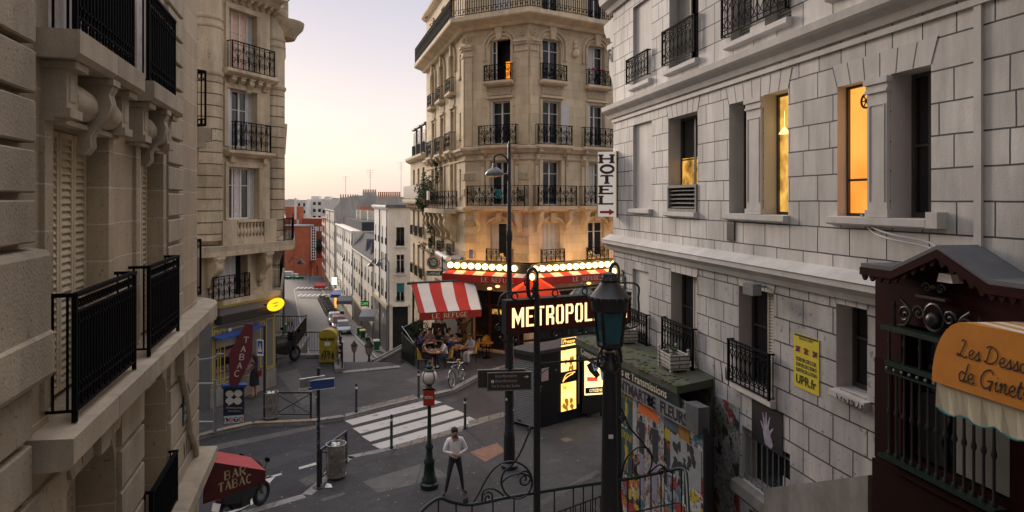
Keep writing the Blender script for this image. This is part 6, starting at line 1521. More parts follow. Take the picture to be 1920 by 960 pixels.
# round red brick building across the crossroads
rb=root('round_brick_building','modern orange brick building with a round drum, a tower and a white ladder-like glass strip','building',(-61,190,-14))
def drum(cx,cy,r,z0,z1,m,nm,a0=0,a1=360):
 mb=MB();n=40
 for k in range(n):
  a,b=R(a0+(a1-a0)*k/n),R(a0+(a1-a0)*(k+1)/n);mb.quad((cx+r*math.cos(a),cy+r*math.sin(a),z0),(cx+r*math.cos(b),cy+r*math.sin(b),z0),(cx+r*math.cos(b),cy+r*math.sin(b),z1),(cx+r*math.cos(a),cy+r*math.sin(a),z1))
 mb.poly([(cx+r*math.cos(2*PI*k/n),cy+r*math.sin(2*PI*k/n),z1)for k in range(n)]);return mb.build(nm,m,rb,smooth=True)
dc=P(557,500,189);drum(dc.x,dc.y,4.4,-14.5,.45,'brick','drum_wall');
mb=MB();mb.lathe((dc.x,dc.y,.3),[(4.3,0),(4.5,.1),(4.5,.5),(4.2,.5)],40);mb.build('drum_coping','concrete',rb,smooth=True)
tc_=P(546,400,205);drum(tc_.x,tc_.y,3.6,-2,5.8,'brick','tower_wall')
q=P(554,400,200);MB().lathe((q.x,q.y,2),[(.3,0),(.3,6.2),(.1,6.4)],8).build('white_flue','white',rb)
for dx in(-.9,.9):s=MB();s.box((q.x+dx-.5,q.y+.9,1.2),(.6,.3,1.4));s.build('tower_window','white_frame',rb)
a=P(566,440,196);b=P(604,440,196);s=MB();s.hexa([(a.x,196,-14),(b.x,196,-14),(b.x,206,-14),(a.x,206,-14),(a.x,196,2.4),(b.x,196,2.4),(b.x,206,2.4),(a.x,206,2.4)]);s.build('rear_wing','brick_dark',rb)
for k in range(3):s=MB();q=P(587+k*8,430,195.9);s.box((q.x,195.9,-.6+0*k),(.9,.2,1.3));s.build('wing_window','white_frame',rb)
a=P(584,440,187);b=P(592,440,187);s=MB()
s.hexa([(a.x,187,-8.8),(b.x,187,-8.8),(b.x,187.3,-8.8),(a.x,187.3,-8.8),(a.x,187,.7),(b.x,187,-.3),(b.x,187.3,-.3),(a.x,187.3,.7)]);s.build('glass_strip','glass',rb)
s=MB();
for k in range(12):z=-8.6+k*.75;s.box(((a.x+b.x)/2,186.95,z),(b.x-a.x,.1,.16))
for x in(a.x,(a.x+b.x)/2,b.x):s.box((x,186.9,-4.2),(.16,.1,9.2))
s.build('white_glazing_bars','white',rb)
aw=[P(583,470,188),P(605,470,186)]
WAa=Wall((aw[0].x,188),(aw[1].x,186));WAa.n=-WAa.n if WAa.n.y>0 else WAa.n
s=MB();facade(s,WAa,0,WAa.len,-14.5,-8.2,[(.3,1.2,-14.5,-11.0),(1.7,2.6,-14.5,-10.2)],.3);s.build('arcade_wall','brick',rb)
# pale modern flats on the skyline, tree, and distant slabs
r_=random.Random(3)
for k,(px0,px1,yt,Y,m)in enumerate(((556,575,375,262,'wh'),(575,604,373,268,'wh'),(602,622,374,255,'wh'),(534,552,374,420,'wh2'),(540,548,373,430,'wh'),(690,708,371,300,'wh2'))):
 a,b=P(px0,yt,Y),P(px1,yt,Y);zb=zs(260)-3
 lab=['pale stepped block of flats left of centre on the skyline','wide white block of flats with banded windows on the skyline','white flats standing just left of the grey gable','far hazy roofline above the brick tower','tiny far white block beside the hazy roofline','far pale block between the grey gable and the chimney wall'][k]
 fb=root('distant_flats',lab,'building',((a.x+b.x)/2,Y,zb));s=MB()
 s.hexa([(a.x,Y,zb),(b.x,Y,zb),(b.x,Y+9,zb),(a.x,Y+9,zb),(a.x,Y,a.z),(b.x,Y,a.z),(b.x,Y+9,a.z),(a.x,Y+9,a.z)]);s.build('wall',m,fb)
 nx=max(2,int((b.x-a.x)/1.6));
 if k<3:
  s.v,s.f=[],[]
  for j in range(5):
   z=a.z-1.8-j*2.7
   for i in range(nx):
    if r_.random()<.15:continue
    x=a.x+(b.x-a.x)*(i+.5)/nx;MB().box((x,Y-.02,z),(.75 if k!=1 else 1.1,.06,1.2)).build('window','glass',fb)
 if k in(1,2):s=MB();s.box(((a.x+b.x)/2,Y+3,a.z+.5),((b.x-a.x)*.5,4,1.2));s.build('roof_hut',m,fb)
hl=MB();
for i in range(40):
 x0=-520+i*26;h0=7.0+2.2*math.sin(i*.7)+1.5*math.sin(i*1.9);h1=7.0+2.2*math.sin((i+1)*.7)+1.5*math.sin((i+1)*1.9)
 hl.quad((x0,900,-40),(x0+26,900,-40),(x0+26,900,h0*1.0 if False else h1),(x0,900,h0));hl.quad((x0,900,h0),(x0+26,900,h1),(x0+26,1200,h1-6),(x0,1200,h0-6))
setp(hl.build('hills',mat('hazy_far_hill',(.22,.22,.25),.95,var=.2,vscale=.02)),kind='structure')
# aerials on the roofs
for px,y0,y1,Y,lab in((648,330,366,136,'spidery television aerial over the grey gable roof'),(694,318,400,104,'tall thin mast aerial above the white terraced house'),(752,304,372,112,'slender aerial beside the dormer house')):
 t_=root('roof_aerial',lab,'aerial',P(px,y1,Y));s=MB();p0,p1=P(px,y1,Y),P(px,y0,Y);s.tube([p0-ZV*1.5,p1],.035,4);s.build('mast','steel',t_)
 s=MB()
 for k in range(4):z=p1.z-.1-k*.35;s.tube([(p1.x-.7+.12*k,Y,z),(p1.x+.7-.12*k,Y,z)],.02,4)
 s.build('rods','steel',t_)
def leaf_cloud(mb,c,r,n,size,rg,sc=(1,1,1),clumps=9):
 """many small leaf-sized faces gathered in uneven clumps"""
 cs=[]
 for k in range(clumps):
  v=Vector((rg.gauss(0,1),rg.gauss(0,1),rg.gauss(0,1))).normalized()*rg.uniform(.25,.85);cs.append((v,rg.uniform(.25,.5)))
 for k in range(n):
  v,rr=rg.choice(cs);q=v+Vector((rg.gauss(0,1),rg.gauss(0,1),rg.gauss(0,1))).normalized()*rr*rg.random()**.4
  p=Vector(c)+Vector((q.x*r*sc[0],q.y*r*sc[1],q.z*r*sc[2]))
  a=Vector((rg.gauss(0,1),rg.gauss(0,1),rg.gauss(0,.7))).normalized()*size*rg.uniform(.6,1.3);b=a.orthogonal().normalized()*size*rg.uniform(.3,.6)
  mb.quad(p-a*.5,p+b*.5,p+a*.5,p-b*.5)
tr=root('dark_green_tree','dark green tree between the brick drum and the banded house','tree',P(599,520,192));rg=random.Random(8)
s=MB();leaf_cloud(s,P(599,462,192),3.3,2200,.5,rg,(.55,.6,1.15),14);s.build('crown','foliage_dark',tr)
s=MB();a=P(599,535,192);s.tube([a,a+ZV*4,a+ZV*7+Vector((.3,0,0))],[.25,.2,.1],7);s.build('trunk','bark',tr)
# street lamps along the lower street
def arm_lamp(loc,h,ang,label,arm=.9):
 t_=root('street_lamp',label,'street lamp',loc,ang,'street lamps along the lower street')
 s=MB();s.lathe((0,0,0),[(.11,0),(.11,.5),(.06,.6),(.045,h)],8);s.build('pole','iron_dark',t_,False)
 s=MB();s.tube(catmull([(0,0,h-.3),(-.1,0,h+.1),(-.45*arm,0,h+.3),(-arm,0,h+.05)],4),.03,6);s.build('arm','iron_dark',t_,False)
 s=MB();s.lathe((-arm,0,h-.35),[(.36,0),(.34,.05),(.18,.28),(.05,.40)],12);s.build('lamp_hood','iron_dark',t_,False);return t_
arm_lamp((P(729,655,62).x,62,-6.8),8.9,0,'hooded street lamp standing before the white corner house')
for px,py,Y,z0,lab in((551,462,165,-12.6,'double street lamp in front of the round brick drum'),(581,465,160,-12.4,'slim street lamp by the brick arcade')):
 p=P(px,py,Y);arm_lamp((p.x,Y,z0),p.z-z0,0 if px<560 else PI,lab,1.3)
for px,py,Y,lab in((655,487,112,'wall lamp on an arm from the white terraced house'),(712,497,71,'wall lamp on an arm from the white corner house'),(541,492,52,'wall lamp on the edge-on house at the left')):
 t_=root('wall_lamp',lab,'street lamp',P(px,py,Y),0,'street lamps along the lower street');sgn=-1 if px>600 else 1;s=MB();s.tube(catmull([(0,0,0),(.35*sgn,0,.35),(.9*sgn,0,.25)],4),.03,5);s.build('arm','iron_dark',t_,False);s=MB();s.lathe((.95*sgn,0,-.12),[(.34,0),(.3,.08),(.1,.32)],10);s.build('lamp_hood','iron_dark',t_,False)
# lit shop box and small shop awnings
p=P(627,527,118);t_=root('lit_shop_sign','glowing pale yellow box sign over a shop down the street','sign',p);s=MB();s.box((0,0,0),(.75,.25,1.2));s.build('light_box',mat('glowing_box',(.8,.75,.5),.5,emit=(1,.86,.45),estr=2.2),t_,False);s=MB();s.box((0,0,-.66),(.85,.3,.1));s.box((.6,0,.3),(.5,.05,.05));s.build('bracket','iron',t_,False)
p=P(629,560,112);s=MB();s.box((p.x,112,p.z),(.25,.4,3.2));setp(s.build('lit_doorway',mat('amber_light',(.5,.2,.03),.5,emit=(1,.45,.05),estr=.8)),'narrow amber lit doorway under the glowing box sign','doorway')
def small_awning(px,py,Y,wd,m,lab):
 p=P(px,py,Y);t_=root('shop_awning',lab,'awning',p);s=MB();s.hexa([(-wd/2,-1.2,-.5),(wd/2,-1.2,-.5),(wd/2,.6,0),(-wd/2,.6,0),(-wd/2,-1.2,-.45),(wd/2,-1.2,-.45),(wd/2,.6,.05),(-wd/2,.6,.05)]);s.build('cloth',m,t_,False);s=MB();s.box((0,-1.2,-.72),(wd,.03,.44));s.build('valance',m,t_,False)
small_awning(602,531,150,2.4,'red_cloth','small red awning by the crossroads');small_awning(633,545,108,1.6,'blue_sign','small blue awning over a dark shop');small_awning(649,556,98,2.2,mat('grey_canvas',(.12,.13,.15),.8),'small grey awning over a shop');small_awning(692,582,72,1.6,mat('pale_grey_canvas',(.22,.23,.24),.8),'pale grey awning on the white corner house')
p=P(684,569,74);t_=root('green_shop_sign','small dark sign with green lettering hung over the pavement','sign',p);s=MB();s.box((0,0,0),(.9,.1,.55));s.build('board','black',t_,False);bez_text('lettering','CAFE',mat('green_neon',(.1,.4,.1),.5,emit=(.2,.8,.2),estr=.5),t_,p+Vector((-.38,-.055,-.15)),(1,0,0),ZV,.76,.3)
# ------------------------------------------------------------------ street furniture (each built round its own foot point)
ftY=lambda px,py:G(px,py)
# tall street lamp
p=ftY(955,877);tl=root('tall_street_lamp','tall black street lamp with a hooded lantern, standing on the square','street lamp',p)
s=MB();s.lathe((0,0,0),[(.24,0),(.24,.1),(.17,.16),(.16,.9),(.15,1.0),(.135,1.05),(.12,4.5),(.135,4.55),(.135,4.75),(.085,4.85),(.07,6.5),(.09,6.55),(.09,6.75),(.06,6.85),(.045,9.3),(.02,9.4)],14);s.build('pole','iron_dark',tl,False,True)
s=MB();s.tube(catmull([(-.04,0,8.25),(-.02,0,8.75),(-.2,0,9.0),(-.42,0,8.95),(-.42,0,8.75)],5),.028,8);s.build('arm','iron_dark',tl,False,True)
s=MB();s.lathe((-.42,0,8.42),[(.27,0),(.27,.04),(.25,.08),(.17,.16),(.08,.22),(.05,.34),(.0,.36)],18);s.build('lamp_hood',mat('grey_enamel',(.08,.08,.09),.3),tl,False,True)
s=MB();s.lathe((-.42,0,8.36),[(.05,0),(.22,.03),(.25,.07)],16);s.build('lens',mat('frosted_glass',(.35,.35,.34),.3),tl,False,True)
r_=random.Random(4);
for k in range(14):
 z=.9+r_.random()*2.6;a=r_.uniform(PI*1.05,PI*1.95);w_=r_.uniform(.02,.05);s=MB();rr=.153
 q=lambda da,dz:(rr*math.cos(a+da),rr*math.sin(a+da),z+dz)
 s.quad(q(-w_/rr,-w_),q(w_/rr,-w_),q(w_/rr,w_),q(-w_/rr,w_));s.build('sticker',mat('sticker_paper',r_.choice([(.4,.4,.42),(.3,.1,.1),(.1,.15,.3),(.4,.36,.2)]),.6)if k<4 else r_.choice(['white','red_cloth','blue_sign']),tl,False)
# brown tourist direction boards on the lamp
Wd=Wall((p.x-.66,p.y-.24),(p.x+.62,p.y-.10));Wd.n=-Wd.n if Wd.n.y>0 else Wd.n
db=root('direction_board','brown tourist direction boards with white lettering strapped to the tall lamp','sign',Vector((p.x,p.y-.2,2.3)))
M['brown_board']=mat('dark_brown_board',(.045,.035,.032),.5)
s=MB();s.wbox(Wd,.05,1.28,2.30,2.78,0,.05);s.build('front_board','brown_board',db)
s=MB();
for q in((.03,1.30,2.275,2.30),(.03,1.30,2.78,2.805),(.03,.05,2.30,2.78),(1.28,1.30,2.30,2.78)):s.wbox(Wd,*q,-.005,.056)
s.build('front_frame','steel',db)
s=MB();s.wbox(Wd,-.22,1.12,2.36,2.84,-.10,-.055);s.build('rear_board','brown_board',db)
s=MB()
for q in((-.24,1.14,2.335,2.36),(-.24,1.14,2.84,2.865),(-.24,-.22,2.36,2.84),(1.12,1.14,2.36,2.84)):s.wbox(Wd,*q,-.104,-.05)
s.build('rear_frame','steel',db)
for i,t_ in enumerate(('Butte Montmartre','Mus\u00e9e Montmartre','Par la rue des Saules')):
 bez_text('lettering',t_,M.setdefault('dim_white',mat('dim_white_print',(.34,.32,.30),.6)),db,Wd.pt(.26 if i<2 else .16,2.66-i*.14,.052),Wd.t3,ZV,(.62,.62,.80)[i],.085,.01,.002)
s=MB();s.prism([Wd.pt(1.14,2.62,.051),Wd.pt(1.22,2.66,.051),Wd.pt(1.14,2.70,.051)],Wd.n3*.004);s.wbox(Wd,1.08,1.15,2.652,2.668,.051,.055);s.wbox(Wd,.14,.22,2.51,2.59,.051,.054);s.build('pictogram','white',db)
# small globe lamp with red plate
p=ftY(805,914);gl=root('globe_lamp','dark green candelabra lamp with a white glass globe and a small red plate','street lamp',p)
s=MB();s.lathe((0,0,0),[(.24,0),(.24,.12),(.20,.16),(.20,.24),(.16,.30),(.13,.62),(.145,.66),(.145,.72),(.10,.80),(.08,1.02),(.11,1.06),(.11,1.1),(.06,1.2),(.05,1.9),(.045,2.55),(.09,2.6),(.11,2.68),(.07,2.74),(.10,2.78)],16);s.build('post','iron_green',gl,False,True)
s=MB();s.ball((0,0,2.97),.21,18,12);s.build('globe',mat('opal_glass',(.66,.63,.58),.25),gl,False,True)
s=MB();s.lathe((0,0,3.13),[(.16,0),(.15,.03),(.09,.07),(.11,.11),(.09,.15),(.04,.18),(.06,.23),(.03,.27),(.0,.32)],14);s.build('crown_cap','iron_green',gl,False,True)
s=MB()
for k in range(4):a=k*PI/2+PI/4;s.tube([(.215*math.cos(a)*math.cos(t_),.215*math.sin(a)*math.cos(t_),2.97+.215*math.sin(t_))for t_ in[(-1.2+j*.24)for j in range(11)]],.012,4)
s.build('globe_ribs','iron_green',gl,False)
s=MB();s.box((0,-.08,2.42),(.30,.06,.40));s.build('red_plate',mat('red_enamel',(.42,.03,.015),.35),gl,False)
bez_text('plate_lettering','METRO','white',gl,Vector(p)+Vector((-.11,-.111,2.40)),(1,0,0),ZV,.22,.08,.02,.001)
s=MB();s.box((0,-.02,2.64),(.34,.12,.05));s.build('plate_hood','iron_green',gl,False)
# foreground lantern on its cast iron column
lp=Vector((1.287,9.0,2.35));ln_=root('cast_iron_lantern','big black cast iron lantern with blue-green glass, closest lamp beside the stairs','street lamp',lp)
z0=-2.35
def lz(z):return z-2.35
s=MB();s.lathe((0,0,0),[(.2,0),(.2,.7),(.14,lz(3.25)),(.17,lz(3.30)),(.18,lz(3.42)),(.155,lz(3.5)),(.118,lz(3.6)),(.11,lz(4.0)),(.095,lz(5.2)),(.085,lz(5.42)),(.13,lz(5.47)),(.12,lz(5.53)),(.07,lz(5.60)),(.07,lz(5.70))],18);s.build('column','iron_dark',ln_,False,True)
s=MB()
for k in range(4):
 a=k*PI/2+.5;d=Vector((math.cos(a),math.sin(a),0));s.tube(spiral(d*.14+ZV*lz(5.60),d,ZV,.07,1.5,PI,12,-1),.012,5);s.tube(catmull([d*.07+ZV*lz(5.48),d*.19+ZV*lz(5.54),d*.17+ZV*lz(5.70),d*.10+ZV*lz(5.78)],4),.014,5)
s.build('scroll_bracket','iron_dark',ln_,False)
def ring6(r,z,n=4,a0=PI/4+.2):return[Vector((r*math.cos(a0+2*PI*k/n),r*math.sin(a0+2*PI*k/n),z))for k in range(n)]
rb0,rb1=ring6(.165,lz(5.80)),ring6(.222,lz(6.25))
s=MB()
for k in range(4):s.quad(rb0[k]*1,rb0[(k+1)%4],rb1[(k+1)%4],rb1[k])
s.build('lantern_glass',mat('blue_green_glass',(.008,.085,.11),.12,0,.6,var=.35,vscale=9),ln_,False)
s=MB()
for k in range(4):s.tube([rb0[k],rb1[k]],.022,5);s.tube([rb0[k],rb0[(k+1)%4]],.024,5);s.tube([rb1[k],rb1[(k+1)%4]],.03,5)
s.lathe((0,0,lz(5.72)),[(.06,0),(.16,.05),(.17,.08)],6)
s.build('lantern_frame','iron_dark',ln_,False)
s=MB();s.lathe((0,0,lz(6.23)),[(.20,0),(.235,.03),(.25,.14),(.262,.16),(.266,.20),(.245,.215),(.13,.36),(.115,.39),(.13,.42),(.105,.45),(.095,.50),(.02,.52)],24);s.build('lantern_roof',mat('dull_black_cap',(.02,.022,.026),.5),ln_,False,True)
s=MB()
for k in range(18):a=2*PI*k/18;s.ball((.268*math.cos(a),.268*math.sin(a),lz(6.41)),.026,6,4,(1,1,1.3))
for k in range(10):a=2*PI*k/10;s.ball((.11*math.cos(a),.11*math.sin(a),lz(6.66)),.02,5,4,(1,1,1.6))
s.build('roof_trim','iron_dark',ln_,False)
MB().box((.0,-.118,lz(4.62)),(.06,.01,.05)).build('sticker','white',ln_,False)
# metro entrance sign on two curled posts, with its scrolled ironwork
A_,B_=Vector((-.107,11.4)),Vector((2.15,12.5));WM=Wall(A_,B_);WM.n=-WM.n if WM.n.y>0 else WM.n
ms=root('metro_sign','lit red METROPOLITAIN sign with scrolled ironwork on two curled black posts','sign',WM.pt(.5,1.6))
M['metro_red']=mat('deep_red_enamel',(.085,.008,.006),.35,var=.15,vscale=4)
def mz(px,py):return WM.z(px,py)
zt0,zb0=mz(953,569),mz(953,624)
print('metro',zt0,zb0,WM.len,mz(1180,551),mz(1180,605))
Lm=WM.len
s=MB();s.wbox(WM,0.03,Lm,zb0,zt0,-.14,.0);s.build('panel','metro_red',ms)
s=MB();s.wbox(WM,.0,Lm+.03,zt0,zt0+.05,-.17,.03);s.wbox(WM,.0,Lm+.03,zb0-.035,zb0,-.16,.02);s.wbox(WM,0,.03,zb0,zt0,-.16,.02);s.wbox(WM,Lm,Lm+.03,zb0,zt0,-.16,.02);s.build('panel_frame','iron_dark',ms)
M['lit_letters']=mat('backlit_letters',(.8,.6,.3),.5,emit=(1,.70,.32),estr=1.05)
# condensed stencil capitals cut from straight bars
def stencil(nm,text,u0,u1,z0,z1):
 n=len(text);wds=[{'I':.42,'M':1.35}.get(c,1.0)for c in text];k=(u1-u0)/sum(wds);u=u0
 mb=MB();h=z1-z0
 for c,wd in zip(text,wds):
  a,b=u+.10*k,u+wd*k-.10*k;u+=wd*k;t_=.21*k*1.15;g=.07*k;q=.5
  def bx(x0,x1,y0,y1):mb.quad(WM.pt(x0,z0+y0*h,.004),WM.pt(x1,z0+y0*h,.004),WM.pt(x1,z0+y1*h,.004),WM.pt(x0,z0+y1*h,.004))
  def pg(*pts):mb.poly([WM.pt(x,z0+y*h,.004)for x,y in pts])
  m_=(a+b)/2;th=.11
  if c=='M':bx(a,a+t_,0,1);bx(b-t_,b,0,1);pg((a+t_,1),(a+t_,.62),(m_,.12),(b-t_,.62),(b-t_,1),(m_,.5))
  elif c=='E':bx(a,a+t_,0,1);bx(a+t_+g*.0,b,0,th);bx(a+t_,b,1-th,1);bx(a+t_+g,b-.03,.46,.56)
  elif c=='T':bx(m_-t_*.55,m_+t_*.55,0,1-th-.04);bx(a,b,1-th,1)
  elif c=='L':bx(a,a+t_,0,1);bx(a+t_,b,0,th)
  elif c=='I':bx(m_-t_*.5,m_+t_*.5,0,1)
  elif c=='N':bx(a,a+t_*.9,0,1);bx(b-t_*.9,b,0,1);pg((a+t_*.9,1),(a+t_*.9,.7),(b-t_*.9,0),(b-t_*.9,.3))
  elif c=='A':pg((a,0),(a+t_,0),(m_-g*.3,1),(m_-t_*.6,1));pg((b,0),(b-t_,0),(m_+g*.3,1),(m_+t_*.6,1));bx(a+t_*1.15,b-t_*1.15,.25,.35)
  elif c in 'OPR':
   if c=='O':
    for sg,e in((1,a),(-1,b)):
     pg((e,.14),(e,.86),(e+sg*t_*.6,1),(m_-sg*g*.6,1),(m_-sg*g*.6,1-th),(e+sg*t_*1.05,1-th),(e+sg*t_,.84),(e+sg*t_,.16),(e+sg*t_*1.05,th),(m_-sg*g*.6,th),(m_-sg*g*.6,0),(e+sg*t_*.6,0))
   else:
    bx(a,a+t_,0,1);x=a+t_+g*.6;pg((x,1),(b-t_*.6,1),(b,.88),(b,.58),(b-t_*.5,.47),(x,.47),(x,.57),(b-t_*1.05,.57),(b-t_,.62),(b-t_,.84),(b-t_*1.05,.89),(x,.89))
    if c=='R':pg((x,.44),(b-t_*.55,.44),(b,.36),(b,0),(b-t_,0),(b-t_,.32),(b-t_*1.1,.35),(x,.35))
 return mb.build(nm,'lit_letters',ms)
stencil('lettering','METROPOLITAIN',.10,Lm-.04,zb0+.075,zt0-.085)
def mpx(px):return WM.u(px)
for k,px in enumerate((1003,1164)):
 u=mpx(px);zt=6.42
 q=WM.pt(u,0,-.08 if k else .07);s=MB();s.lathe((q.x,q.y,1.6),[(.085,0),(.085,.5),(.06,.62),(.055,3.6),(.048,4.5)],10)
 s.build('post','iron_dark',ms,True,True)
 s=MB();o=-.08 if k else .07;r_=.085
 arcp=[WM.pt(u,6.0,o)]+[WM.pt(u-r_+r_*math.cos(t_*PI/8),6.40+.14*math.sin(t_*PI/8),o)for t_ in range(9)]+[WM.pt(u-2*r_,6.18,o),WM.pt(u-1.6*r_,6.06,o),WM.pt(u-.7*r_,6.1,o),WM.pt(u-.4*r_,6.24,o)]
 s.tube(catmull(arcp,3),.034,8);s.build('curled_top','iron_dark',ms,True,True)
 q=WM.pt(u-r_*1.05,6.40,o);MB().ball(q,.04,10,8,(1,1,1.4)).build('bud_lamp',mat('glowing_bud',(1,.6,.2),.4,emit=(1,.55,.15),estr=6)if k==0 else bpy.data.materials['glowing_bud'],ms,True,True)
s=MB()
zr=zt0+.20
s.tube(catmull([WM.pt(-.10,zt0-.28,0),WM.pt(-.13,zt0,0),WM.pt(-.02,zr-.03,0),WM.pt(.3,zr-.02,0),WM.pt(Lm*.6,zr,0),WM.pt(Lm+.1,zr,0),WM.pt(Lm+.2,zt0-.1,0),WM.pt(Lm+.2,zb0+.1,0),WM.pt(Lm+.08,zb0-.12,0),WM.pt(Lm*.5,zb0-.15,0),WM.pt(.1,zb0-.16,0),WM.pt(-.1,zb0-.05,0)],6),.018,6)
for u,z in((.17,zt0+.11),(.95,zt0+.12),(1.55,zt0+.12),(.17,zb0-.10),(.95,zb0-.09),(1.55,zb0-.09),(2.35,zb0-.08)):s.tube([WM.pt(u+.055*math.cos(t_*PI/6),z+.055*math.sin(t_*PI/6),0)for t_ in range(12)],.014,5,closed=True)
s.tube(spiral(WM.pt(.42,zr+.12,0),WM.t3,ZV,.14,1.2,-1.0,16),.018,6);s.tube(catmull([WM.pt(.95,zb0-.02,0),WM.pt(1.1,zb0-.06,0),WM.pt(1.02,zb0-.17,0),WM.pt(.6,zb0-.2,0)],5),.018,6)
s.tube(spiral(WM.pt(-.12,zb0+.1,0),WM.t3,ZV,.07,1.2,1.5,12),.014,5)
s.build('scrollwork','iron_dark',ms,True,True)
# lower tie bar with three small scrolls
z1_,z2_=mz(1003,683),mz(1130,673)
s=MB();s.tube([WM.pt(mpx(1003),z1_,0),WM.pt(mpx(1163),z2_+.0,0)],.022,6)
for px,py,r_ in((1013,731,.06),(1043,697,.04),(1118,686,.07),(993,805,.05)):s.tube(spiral(WM.pt(mpx(px),mz(px,py),0),WM.t3,ZV,r_,1.5,0,14),.012,5)
s.tube(catmull([WM.pt(mpx(1005),mz(1005,715),0),WM.pt(mpx(1015),mz(1015,700),0),WM.pt(mpx(1030),mz(1030,690),0)],4),.012,5)
s.build('tie_bar','iron_dark',ms)
# railing round the metro stairs: sweeping handrail, balusters, big scrolls
rl=root('metro_railing','curving black iron railing with big scrolls round the metro stairwell','railing',(.3,11.5,1.6))
hp_=[P(776,985,10.7),P(792,957,10.9),P(822,935,11.1),P(850,942,11.2),P(885,946,11.3),P(945,934,11.5),P(1003,924,11.66),P(1075,913,12.0),P(1130,905,12.25),P(1200,894,12.45),P(1255,882,12.55),P(1278,879,12.5),P(1286,886,12.25),P(1288,905,11.9),P(1290,940,11.4),P(1292,985,10.9)]
hc=[Vector(q)for q in catmull([tuple(v)for v in hp_],6)]
s=MB();s.tube(hc,.030,8);s.build('handrail','iron_green',rl,True,True)
s=MB();acc=0;lastp=hc[0];nb=0
s.tube([v-ZV*.62 for v in hc],.016,5)
s.build('lower_rail','iron_dark',rl)
for v,v2 in zip(hc,hc[1:]):
 acc+=(v2-v).length
 if acc>(.30 if v.x<1.2 else .14):
  acc=0;s=MB();s.tube([v,Vector((v.x,v.y,max(1.0,v.z-1.12)))],.014,5);s.build('baluster','iron_dark',rl);nb+=1
def plane_pts(lst,Y0):return[P(x,y,Y0)for x,y in lst]
def scroll_at(px,py,Yd,rp,turns,a0,sg,th=.016):
 c_=P(px,py,Yd);r_=rp/FPX*Yd;s=MB();s.tube(spiral(c_,WM.t3,ZV,r_,turns,a0,26,sg,r_*.12),th,6);return s.build('scroll','iron_dark',rl,True,True)
def curve_at(lst,Yd,th=.017):s=MB();s.tube([Vector(q)for q in catmull([tuple(v)for v in plane_pts(lst,Yd)],6)],th,6);return s.build('scroll','iron_dark',rl,True,True)
curve_at([(886,944),(898,925),(915,893),(935,872),(958,865),(980,872),(995,890),(997,912),(985,930),(965,935),(948,925),(940,905),(945,885),(960,872),(975,850),(990,815),(996,800)],11.45)
scroll_at(983,899,11.5,17,1.6,2.6,-1);scroll_at(915,934,11.4,12,1.5,2.4,-1);scroll_at(874,940,11.3,6,1.3,1,1);curve_at([(904,940),(906,922),(918,916),(932,920),(945,930)],11.4);curve_at([(940,905),(955,893),(975,888),(992,893),(998,905)],11.5)
curve_at([(1165,898),(1170,870),(1182,850),(1200,838),(1218,845),(1222,870),(1212,890),(1196,890),(1190,876),(1200,866)],12.5);curve_at([(1165,765),(1180,800),(1205,830),(1225,860)],12.5);curve_at([(1190,900),(1215,888),(1235,872),(1250,880),(1262,888)],12.5);scroll_at(1167,786,12.4,8,1.4,0,1);scroll_at(1240,885,12.5,8,1.4,0,1)
# inner railing of the stairwell
ir=root('stairwell_fence','straight low fence of black bars inside the metro railing','railing',(1.8,12.2,1.0))
a,b=P(1022,968,12.5),P(1135,927,12.9);s=MB();s.tube([a,b],.022,6);s.build('top_rail','iron_dark',ir)
for k in range(13):
 q=a.lerp(b,k/12);MB().tube([q,q-ZV*.8],.011,5).build('bar','iron_dark',ir)
# newsstand: closed kiosk with roller shutter and lit posters
kA,kB=Vector((.77,22.9)),Vector((3.42,24.95));WK=Wall(kA,kB);WK.n=-WK.n if WK.n.y>0 else WK.n
kC=Vector((.02,23.55));WKs=Wall(kC,kA);WKs.n=-WKs.n if WKs.n.y>0 else WKs.n
kb_=root('press_kiosk','closed black press kiosk with a grey roller shutter and a lit poster column','kiosk',(1.6,24.2,0))
s=MB();dv=WK.n3*-1.35;base=[Vector((kA.x,kA.y,.0)),Vector((kB.x,kB.y,0)),Vector((kB.x,kB.y,0))+dv,Vector((kC.x,kC.y,0))]
s.prism(base,(0,0,2.50));s.build('body',mat('black_kiosk_paint',(.008,.009,.010),.6,0,.2),kb_)
s=MB();cb_=sum(base,Vector())/4;s.prism([cb_+(q-cb_)*1.10+ZV*2.5 for q in base],(0,0,.12));s.build('roof',mat('grey_kiosk_roof',(.04,.04,.043),.7,spec=.2,var=.2),kb_)
s=MB();LKs=WKs.len;n=30
for k in range(n):z=.08+k*2.2/n;s.mould(WKs,.03,LKs-.03,[(.005,z),(.03,z+.012),(.03,z+.045),(.005,z+.065)])
s.build('roller_shutter',mat('grey_shutter_slats',(.24,.255,.26),.5,.2,var=.12,vscale=3),kb_)
s=MB();s.wbox(WKs,0,LKs,2.28,2.48,0,.05);s.wbox(WKs,.0,.03,0,2.28,0,.04);s.wbox(WKs,LKs-.03,LKs,0,2.28,0,.04);s.build('shutter_frame','black',kb_)
MB().wbox(WKs,LKs*.25,LKs*.42,.14,.2,.03,.04).build('shutter_lock','black',kb_)
M['poster_lit']=glow_mat('lit_poster_yellow',(1,.50,.06),(1,.74,.24),1.15,2.5,(.35,.12,.01),.64)
def ku(px):return WK.u(px)
